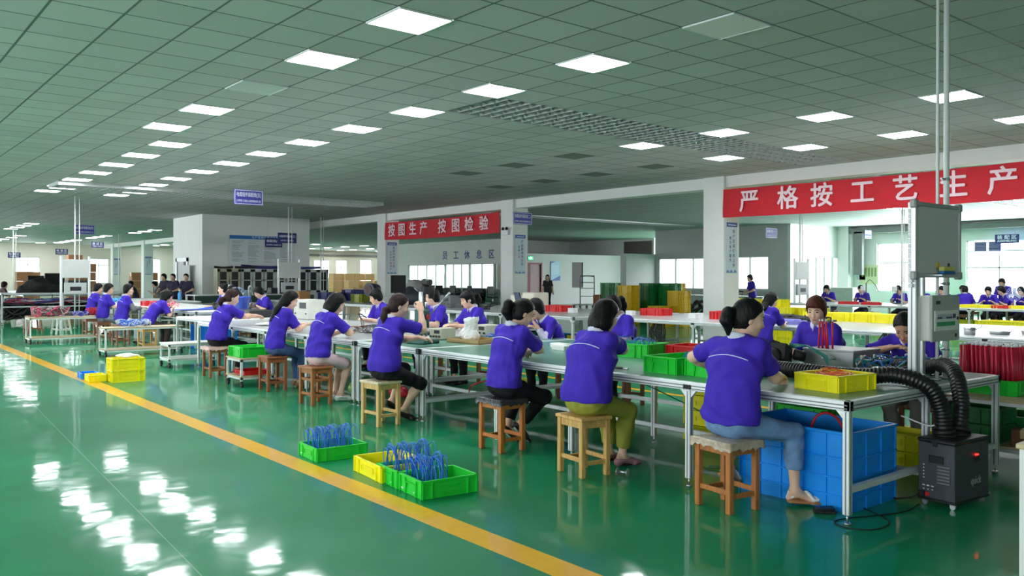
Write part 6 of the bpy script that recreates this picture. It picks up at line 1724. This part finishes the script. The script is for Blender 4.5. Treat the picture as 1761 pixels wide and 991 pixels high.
tangle('dark heap of coiled hoses beyond the golden stacks', (24.0, 18.8, .0), .6, .9, 12, [(30, 28, 30)], .05, 51, .7)

# staff rest corner
M_sofa = mat('dark_grey_upholstery', (58, 60, 62), .7, noise=.12)
for k, y in enumerate((41.0, 43.6, 46.2)):
    t = thing('sofa', 'dark grey sofa under the rest corner windows, %s from the right' % ORD[k], 'sofa', (30.6, y, 0), 0, 'dark sofas')
    MB().b2((0, 0, 0), (.9, 2.2, .42), .05).build('seat', M_sofa, t); MB().b2((.7, 0, .3), (.95, 2.2, .85), .06).build('backrest', M_sofa, t)
    for q in (0, 2.02): MB().b2((0, q, .1), (.9, q+.18, .62), .05).build('armrest', M_sofa, t)
for k, (x, y) in enumerate([(28.5, 38.9), (28.6, 40.6), (28.4, 41.6), (28.8, 43.2), (28.6, 36.6)]):
    t = thing('office_chair', 'black office chair in the rest corner, %s' % ('second from the right', 'third from the right', 'fourth from the right', 'leftmost one', 'rightmost, by the middle column')[k], 'chair', (x, y, 0), .4*k, 'black office chairs')
    MB().b2((-.24, -.24, .42), (.24, .24, .50), .04).build('seat', M_dark, t); MB().b2((.18, -.22, .58), (.24, .22, 1.05), .03).build('backrest', M_dark, t)
    MB().cyl((0, 0, .12), (0, 0, .42), .03, 10).build('column', M_steel, t)
    for q in range(5): a = 2*PI*q/5; m = MB(); m.tube([(0, 0, .12), (.26*math.cos(a), .26*math.sin(a), .07)], .018, 6); m.ell((.26*math.cos(a), .26*math.sin(a), .035), (.03, .03, .035)); m.build('leg', M_dark, t)
    for s in (-1, 1): MB().tube([(.16, s*.24, .45), (.14, s*.28, .66), (-.1, s*.28, .68)], .018, 6).build('armrest', M_dark, t)
# partition: exit sign, poster, trolley, standing woman
t = thing('exit_sign', 'small glowing green exit sign above the maroon door', 'exit sign', (30.75, 35.93, 2.63)); MB().b2((-.2, -.03, -.12), (.2, .03, .12), .004).build('housing', M_dark, t)
MB().b2((-.18, -.034, -.10), (.18, -.03, .10)).build('face', mat('exit_green', (30, 190, 110), .4, emit=1.0, noise=.02), t)
m = MB(); RP = np.array([[1.0, 0, 0], [0, 0, -1.0], [0, 1, 0]])
for pl in ([(.0, .0), (.05, .02), (.03, .06), (-.03, .05)], [(-.03, .0), (.02, .0), (-.02, -.08), (-.05, -.07)], [(.02, .0), (.05, .02), (.09, -.04), (.06, -.06)], [(.05, .05), (.10, .02), (.09, .0), (.04, .03)], [(-.14, -.01), (-.08, -.01), (-.08, .02), (-.14, .02)]): m.prism(pl, .035, .037, R=RP)
m.cyl((.02, -.037, .078), (.02, -.035, .078), .018, 12); m.build('running_figure', mat('exit_white', (230, 255, 240), .4, emit=1.0, noise=.01), t)
t = thing('wall_poster', 'pale blue poster on the grey partition right of the door', 'poster', (32.7, 35.97, 1.92)); MB().b2((-.36, -.02, -.55), (.36, 0, .55)).build('sheet', mat('sky_poster', (150, 194, 222), .4, noise=.04), t)
m = MB(); m.prism([(-.36, -.55), (.36, -.55), (.36, -.25)], .021, .023, R=np.array([[1.0, 0, 0], [0, 0, -1.0], [0, 1, 0]])); m.prism([(-.36, .55), (.0, .55), (-.36, .42)], .021, .023, R=np.array([[1.0, 0, 0], [0, 0, -1.0], [0, 1, 0]])); m.build('corner_motif', M_pblue, t)
m = MB()
for k in range(9): m.b2((-.26, -.0225, .30-.06*k), (.24, -.020, .32-.06*k))
m.build('printed_lines', mat('poster_print', (210, 228, 240), .5, noise=.02), t)
person('standing woman in dark top and trousers before the partition', (26.7, 29.9, 0), PI+.6, hip=.86, stand=True, res=.014, lean=1, hunch=4, head=(6, 0, 0), hair='bob', rh=(.16, -.22, .82), lh=(.02, .26, .82), rf=(.0, -.1, .08), lf=(.03, .1, .08), rk=(1, 0, 0), lk=(1, 0, 0), top=('dark_blouse', (52, 50, 58)), pants=('black_cloth', (22, 22, 26)), hem=.93, pipe=False)
t = thing('hand_trolley', 'grey tubular trolley standing near the partition', 'trolley', (30.0, 30.6, 0), .3)
m = MB(); m.tube(catmull([(0, -.4, .2), (0, -.4, 1.5), (0, -.3, 1.62), (0, .3, 1.62), (0, .4, 1.5), (0, .4, .2)], 6), .03, 8)
for z in (.6, 1.0, 1.3): m.tube([(0, -.4, z), (0, .4, z)], .02, 6)
m.build('tube_frame', mat('grey_tube', (110, 112, 116), .4, metal=.4, noise=.05), t); MB().b2((-.8, -.42, .16), (.05, .42, .2), .01).build('platform', M_grey, t)
for x in (-.7, -.05):
    for y in (-.36, .36): MB().cyl((x, y-.03, .08), (x, y+.03, .08), .08, 14).build('wheel', M_black, t)
person('standing woman in violet polo by the grey wall windows', (27.0, 18.7, 0), 2.6, hip=.86, stand=True, res=.016, lean=2, hunch=6, head=(12, 0, 0), hair='short', hc='grey', rh=(.26, -.12, 1.02), lh=(.24, .1, 1.0), rf=(.0, -.1, .08), lf=(.03, .1, .08), rk=(1, 0, 0), lk=(1, 0, 0), pants=('black_cloth', (22, 22, 26)), hem=.93, pipe=False)
t = thing('side_bench', 'cluttered low grey bench under the grey wall windows', 'table', (30.6, 21.3, 0)); MB().b2((0, 0, .72), (1.0, 4.6, .76), .005).build('tabletop', M_greytop, t)
for x in (.04, .96):
    for y in (.04, 4.56): MB().b2((x-.025, y-.025, 0), (x+.025, y+.025, .72)).build('leg', M_alu, t)
tangle('pinkish clutter of parts on the bench under the grey wall windows', (31.0, 23.0, .76), .3, .9, 10, [(140, 60, 80), (60, 62, 66)], .03, 61, .16)
carton('white machine case before the inner glazed wall', (33.6, 18.8, 0), .1, (.9, 1.3, 1.15), (226, 226, 224), tape=False)

# ================================================================ second-line clutter far left
def bin_(label, c, loc, size, rz=0): crate(label, c, loc, rz, size, 'bins on the left second bench')
PLC['navy'] = (44, 48, 104); PLC['lime'] = (130, 140, 40); PLC['white'] = (222, 224, 222)
bin_('navy bin on the left second bench, left of the motor', 'navy', (12.6, 24.6, B), (.5, .8, .28)); bin_('second navy bin stacked behind the first', 'navy', (13.3, 24.3, B), (.5, .8, .36)); bin_('olive bin on the left second bench beside the motor', 'lime', (12.9, 23.0, B), (.5, .7, .24))
t = thing('round_motor', 'dark round blower motor on a stand on the left second bench', 'motor', (12.5, 21.75, B), .3)
MB().cyl((-.16, 0, .40), (.2, 0, .40), .20, 24, .16).build('housing', mat('dark_blue_enamel', (44, 48, 66), .4, noise=.08), t); MB().cyl((-.18, 0, .40), (-.155, 0, .40), .12, 20).build('front_grille', mat('maroon_grille', (84, 40, 46), .5, noise=.1), t); MB().b2((-.1, -.03, .03), (.1, .03, .25)).build('stand', M_dark, t); MB().b2((-.2, -.18, 0), (.2, .18, .03), .006).build('base', M_dark, t)
t = thing('cylinder_machine', 'grey cylindrical machine head at the left second bench', 'machine', (13.6, 21.2, B)); MB().lathe([(.3, 0), (.3, .55), (.2, .6), (.2, .68), (0, .7)], (0, 0, 0), 22).build('drum', mat('grey_enamel', (150, 152, 150), .45, noise=.06), t); MB().b2((-.35, -.35, 0), (.35, .35, .05), .01).build('base', M_dark, t)
t = thing('covered_machine', 'dark cloth covered machine behind the fringe woman', 'machine', (12.9, 20.1, B)); s = SDF(.1); s.ell((0, 0, .18), np.eye(3), (.4, .6, .22)); s.ell((0, .2, .3), np.eye(3), (.25, .3, .2))
V, Q = s.mesh(.03, wrinkle(.02, 4, .5)); V[:, 2] = np.maximum(V[:, 2], 0); o = bpy.data.objects.new('cover', np_mesh('cover', V, Q)); o.data.materials.append(mat('dark_cover', (44, 46, 52), .7, noise=.1)); COL.objects.link(o); o.parent = t
instrument('small white tester on the left second bench edge', (12.2, 20.6, B), 0, (.3, .4, .22), (220, 222, 220), 2, 'instrument', 'test_instrument')
instrument('grey tester with dark screen in the second bench middle', (12.4, 17.6, B), 0, (.4, .5, .3), (120, 124, 126), 3, 'instrument', 'test_instrument')
tangle('grey clutter of fixtures on the second bench behind the press', (12.4, 18.4, B), .3, .5, 9, [(70, 72, 76), (150, 152, 152)], .016, 71, .2)
tangle('dark fixtures strewn on the second bench behind the bangs woman', (12.3, 16.3, B), .3, .5, 9, [(50, 52, 56), (110, 112, 112)], .014, 72, .12)
carton('brown carton on the left second bench edge', (12.1, 25.7, B), .1, (.4, .5, .3)); carton('pale carton behind the navy bins', (13.9, 25.4, B), .1, (.5, .6, .4), (210, 178, 138))
# cardboard stacks by the far windows
ci = 0
for (x, y, n) in [(34.6, 66.5, 3), (35.6, 66.3, 3), (36.6, 66.4, 3), (37.6, 66.3, 3), (38.4, 65.9, 2), (35.0, 64.5, 2), (36.4, 64.4, 2)]:
    ci += 1
    for k in range(n): carton('pale carton %s from the floor in the %s stack by the far windows' % (ORD[k], ORD[ci-1]), (x, y, .62*k), .03*k, (.95, .8, .6), (214, 172, 124), 'carton stacks by the far windows')
ci = 0
for (x, y, n) in [(13.9, 66.5, 5), (14.8, 66.6, 4), (11.2, 66.5, 3), (10.0, 62.0, 3), (18.0, 66.0, 3), (19.0, 66.2, 3)]:
    ci += 1
    for k in range(n): carton('brown carton %s from the floor, %s stack along the far left wall' % (ORD[k], ORD[ci-1]), (x, y, .62*k), .05*(k % 2), (.9, .8, .6), (150, 100, 66), 'carton stacks along the far left wall')

# ================================================================ left group of workers and their tables
GL = 'women seated at the left end of the line'
workbench('white bench beyond the reaching woman with a notebook', 5.45, 7.3, 15.0, 17.3, [15.05, 17.25], h=.75, top=M_whitetop, group='white benches at the left', ncol=2, lower=.12)
workbench('white bench of the left group under the blue sheet', 5.95, 7.6, 17.6, 25.5, [17.65, 20.2, 22.8, 25.45], h=.82, top=M_whitetop, group='white benches at the left', ncol=2, lower=.12)
def leftp(label, x, y, stl, col=(150, 92, 60), **kw):
    kw.setdefault('res', .012)
    person(label, (x, y, 0), 0, hip=.57, group=GL, **kw)
    stool(stl, (x, y, 0), 0.05, col, (.30, .33), group='stools at the left end')
leftp('woman bending low over her work at the blue sheet, dark apron', 5.3, 18.65, 'pale wooden stool under the bending woman', (196, 150, 90), hair='bob', bangs=True, lean=26, hunch=20, head=(24, -16, 0), rh=(.5, -.1, .88), lh=(.5, .1, .88), pants=('dark_brown_cloth', (58, 46, 44)), hem=.9)
leftp('woman with short curly hair and grey sleeves looking right', 5.2, 20.3, 'reddish stool under the grey-sleeved woman', (140, 84, 60), hair='short', lean=8, hunch=8, head=(4, -30, 0), girth=1.08, longsleeve=(112, 112, 118), pants=('white_cloth', (216, 218, 226)), hem=.9)
leftp('woman with short hair in profile, second from the left', 5.15, 21.75, 'brown splayed stool second from the left', (140, 84, 60), hair='short', lean=6, hunch=8, head=(8, -30, 0), girth=1.05, pants=('grey_jeans', (126, 132, 146)), hem=.9)
leftp('leftmost seated woman, half hidden by her neighbour', 5.35, 23.8, 'brown stool at the far left of the row', (140, 84, 60), hair='short', lean=8, hunch=10, head=(12, -10, 0), pants=('dark_brown_cloth', (58, 46, 44)), hem=.9)
stool('empty tall white splayed stool left of the row', (4.95, 25.2, 0), 0.1, (206, 200, 190), (.30, .33), splay=.12, group='stools at the left end')
stool('empty brown splayed stool behind the left trolley', (4.45, 26.2, 0), 0.1, (140, 84, 60), (.30, .33), splay=.10, group='stools at the left end')
# blue sheet and machine parts on the bench end
t = thing('blue_sheet', 'long curled bright blue plastic sheet on the white bench', 'sheet', (6.5, 18.6, .825), .35)
n = 14; V = []; F = []
for s in (0, 1):
    for i in range(n+1):
        u = -.75+1.6*i/n; z = .01+.10*max(0, (i/n-.45))**1.4*3+.006*s
        for w_ in (-.22, .22): V.append((u, w_, z))
for i in range(n):
    for s in (0, 1):
        b = s*2*(n+1)+2*i; q = (b, b+2, b+3, b+1); F.append(q if s else q[::-1])
F += [(2*i, 2*(n+1)+2*i, 2*(n+1)+2*i+2, 2*i+2) for i in range(n)]+[(2*i+3, 2*(n+1)+2*i+3, 2*(n+1)+2*i+1, 2*i+1) for i in range(n)]
MB().add(V, F, True).build('sheet', mat('bright_blue_plastic', (36, 80, 214), .35, noise=.06), t)
tangle('dark heap of gear and hoses beside the blue sheet', (6.9, 17.95, .82), .35, .3, 10, [(26, 26, 28), (60, 56, 52)], .02, 81, .14)
t = thing('tilted_board', 'dark tilted panel leaning above the white bench', 'panel', (7.2, 18.3, .82), .3); MB().box((0, 0, .26), (.05, .14, .6), roty(-.7), .006).build('panel', M_dark, t); MB().b2((-.1, -.1, 0), (.2, .1, .03), .005).build('base', M_black, t)
instrument('black case with silver rim on the white bench', (6.6, 16.2, .75), .1, (.6, .9, .14), (40, 40, 44), 4, 'case', 'equipment_case', False)
t = thing('notebook', 'open notebook lying on the white bench', 'notebook', (5.85, 15.6, .752), .2); m = MB(); m.box((-.1, 0, .008), (.19, .28, .014), roty(.04), .003); m.box((.1, 0, .008), (.19, .28, .014), roty(-.04), .003); m.build('pages', M_wtip, t)
t = thing('storage_bin', 'blue bin standing under the white bench at the left', 'storage bin', (6.2, 17.9, 0)); crate_bm(.7, .9, .5).build('bin_body', plastic('blue'), t).location = (.4, .45, 0)
# low trolleys
shelf_trolley('low white trolley without load beside the brown stool', 4.50, 5.30, 14.65, 15.15, (.16, .41), M_whitetop, M_whitemetal, 'low trolleys', True)
shelf_trolley('low white trolley carrying a green crate next to the jeans woman', 4.48, 4.98, 11.42, 11.98, (.16, .41), M_ply, M_whitemetal, 'low trolleys', True)
crate('green crate on the low white trolley', 'green', (4.73, 11.7, .411), .02, (.44, .50, .15))
crate('red tray on the bottom shelf of the low white trolley', 'red', (4.76, 11.7, .161), 0, (.38, .4, .06))
shelf_trolley('long low trolley carrying a blue wire heap, before the bending woman', 4.15, 5.62, 17.35, 17.85, (.14, .56), M_ply, M_whitemetal, 'low trolleys', True)
shelf_trolley('long low trolley with bundles of red and grey cable at the far left', 3.62, 5.25, 21.75, 22.35, (.14, .60), M_ply, M_whitemetal, 'low trolleys', True)
tangle('heap of blue and white leads on the long low trolley', (4.75, 17.6, .56), .28, .2, 14, [(40, 110, 216), (196, 206, 226)], .009, 91, .13)
tangle('mound of grey cable with red jacket at the left trolley end', (4.10, 22.05, .60), .36, .22, 14, [(168, 150, 150), (96, 92, 96), (206, 60, 96)], .014, 92, .22)
tangle('small heap of violet blue cable on the left trolley', (4.72, 22.05, .60), .16, .2, 10, [(60, 66, 170), (150, 150, 190)], .010, 93, .10)
tangle('mound of bright red cable on the left trolley', (5.05, 22.05, .60), .20, .22, 14, [(222, 42, 74), (190, 30, 56)], .012, 94, .18)
tangle('red and pink cable heap on the white bench between the women', (6.3, 20.9, .82), .25, .3, 12, [(220, 60, 84), (230, 130, 150)], .010, 95, .14)
crate('red tray on the white bench left of the cable heap', 'red', (6.3, 21.9, .82), 0, (.36, .46, .12))
tangle('light blue sleeve bundle on the far white bench', (6.4, 25.0, .82), .2, .3, 10, [(60, 160, 220)], .012, 96, .14)

# ---------------------------------------------------------------- far left: harness rack, machines, screens, people
workbench('grey harness rack at the left picture edge', 4.4, 8.2, 31.2, 33.0, [31.25, 32.95], h=1.0, top=M_greytop, group='far left benches', ncol=3, lower=.5)
workbench('long far bench carrying dark screens at the left', 5.4, 8.6, 33.6, 44, [33.65, 37, 40.5, 43.95], h=.9, top=M_greytop, group='far left benches', ncol=2, lower=.3)
workbench('white-edged bench behind the leftmost women', 7.1, 8.9, 25.8, 30.8, [25.85, 28.3, 30.75], h=.80, top=M_whitetop, group='far left benches', ncol=2, lower=.2)
tangle('black harness bundles hanging in the far left rack', (5.9, 31.6, .10), 1.4, .25, 26, [(18, 18, 20), (34, 30, 34)], .04, 101, .55)
tangle('coloured harness ends in the top of the far left rack', (5.9, 31.5, .62), 1.4, .2, 16, [(160, 60, 90), (60, 70, 150), (170, 172, 176)], .02, 102, .18)
t = thing('covered_machine', 'black cloth covered machine on the far left rack', 'machine', (5.6, 32.1, 1.0)); s = SDF(.12); s.ell((0, 0, .22), np.eye(3), (.42, .4, .26)); s.ell((.5, 0, .10), np.eye(3), (.4, .35, .16)); s.cone((-.3, 0, .1), (.1, 0, .34), .2, .16); s.cone((-.5, 0, .03), (.9, 0, .03), .18, .12)
V, Q = s.mesh(.035, wrinkle(.03, 14, .4)); V[:, 2] = np.maximum(V[:, 2], 0); o = bpy.data.objects.new('cover', np_mesh('cover', V, Q)); o.data.materials.append(mat('black_cover', (20, 20, 22), .8, noise=.15)); COL.objects.link(o); o.parent = t
for k, (x, y, sz, nm) in enumerate([(6.55, 38.0, .6, 'left one on a grey case'), (7.3, 38.4, .75, 'wide one in the middle'), (8.2, 42.5, .5, 'small far one')]):
    t = thing('monitor', 'dark computer monitor on the long far bench, %s' % nm, 'monitor', (x, y, .9), .1, 'far left monitors')
    MB().b2((-sz/2, 0, .25), (sz/2, .05, .25+sz*.7), .01).build('bezel', M_dark, t); MB().b2((-sz/2+.03, -.004, .28), (sz/2-.03, .0, .22+sz*.7)).build('screen', mat('dark_screen', (14, 15, 18), .25, noise=.1), t); m = MB(); m.b2((-.04, .02, .02), (.04, .05, .27)); m.b2((-.14, -.06, 0), (.14, .14, .02), .005); m.build('stand', M_dark, t)
instrument('grey cabinet machine standing behind the far left rack', (7.6, 36.0, .9), PI/2, (.5, .7, .5), (112, 114, 112), 4, 'machine', 'test_machine')
instrument('dark tester in the middle of the long far bench', (6.4, 35.6, .9), PI/2, (.4, .6, .26), (60, 62, 66), 4, 'machine', 'test_machine')
instrument('pale tester near the end of the long far bench', (8.2, 34.4, .9), PI/2, (.4, .6, .24), (170, 172, 168), 3, 'machine', 'test_machine')
GS = 'standing people near the white block'
def standp(label, x, y, rz, c, **kw):
    person(label, (x, y, 0), rz, hip=.84, stand=True, res=.014, lean=2, hunch=5, head=kw.pop('head', (6, 0, 0)), rh=(.24, -.14, 1.0), lh=(.24, .12, 1.0), rf=(.0, -.1, .08), lf=(.03, .1, .08), rk=(1, 0, 0), lk=(1, 0, 0), top=c, pants=('black_cloth', (22, 22, 26)), hem=.93, pipe=False, collar=False, group=GS, **kw)
standp('standing woman in dark jacket before the grey door of the white block', 10.3, 31.4, PI+.9, ('dark_jacket', (44, 38, 64)), hair='cap')
standp('standing woman in dark jacket, middle of the three by the block', 10.2, 32.5, PI+.6, ('dark_jacket', (44, 38, 64)), hair='cap')
standp('standing woman in dark jacket, left of the three by the block', 10.15, 33.4, PI+.5, ('dark_jacket', (44, 38, 64)), hair='short')
GB = 'workers behind the left group'
def backp(label, x, y, rz, **kw):
    person(label, (x, y, 0), rz, hip=.57, res=.014, lean=14, hunch=12, rh=(.42, -.12, .9), lh=(.42, .12, .9), pipe=False, group=GB, **kw)
    stool('dark stool under the '+label, (x, y, 0), 0, (120, 78, 56), (.3, .33), group='stools behind the left group')
backp('worker with black hair leaning in above the bending woman', 8.15, 20.6, PI, hair='bob', head=(26, -10, 0))
backp('worker in white and violet bent behind the blue sheet', 8.05, 18.7, PI, hair='short', head=(34, 0, 0))
backp('distant worker in dark violet beside the grey machine', 10.9, 40.0, PI-.4, hair='short', head=(10, 0, 0), top=('dark_jacket', (44, 38, 64)))
backp('distant worker in grey left of the far columns', 11.2, 37.5, PI-.2, hair='short', head=(14, 0, 0), top=('grey_jacket', (120, 118, 122)))
backp('distant operator in brown seated behind the black covered machine', 4.9, 35.6, 0.4, hair='short', hc='brown', head=(10, 0, 0), top=('brown_jacket', (92, 74, 70)))
tangle('bunch of clear and blue hoses above the white bench', (8.6, 22.3, .0), .3, .5, 14, [(120, 140, 170), (70, 90, 140), (150, 158, 160)], .03, 111, 1.2)
for k, (x, y, c) in enumerate([(8.9, 24.0, (226, 226, 226)), (9.3, 25.2, (60, 140, 120)), (8.7, 27.2, (60, 150, 210))]):
    t = thing('bottle', '%s plastic bottle on the bench behind the left group' % ('white', 'green', 'blue')[k], 'bottle', (x if k else 7.4, y if k else 19.4, .8 if k == 2 else .82), 0)
    if k == 1: t.location = (7.35, 18.9, .82)
    MB().lathe([(.05, 0), (.055, .02), (.055, .2), (.02, .27), (.02, .30)], (0, 0, 0), 14).build('bottle_body', mat('bottle_%d' % k, c, .3, noise=.05), t); MB().cyl((0, 0, .30), (0, 0, .33), .024, 10).build('cap', M_wtip, t)
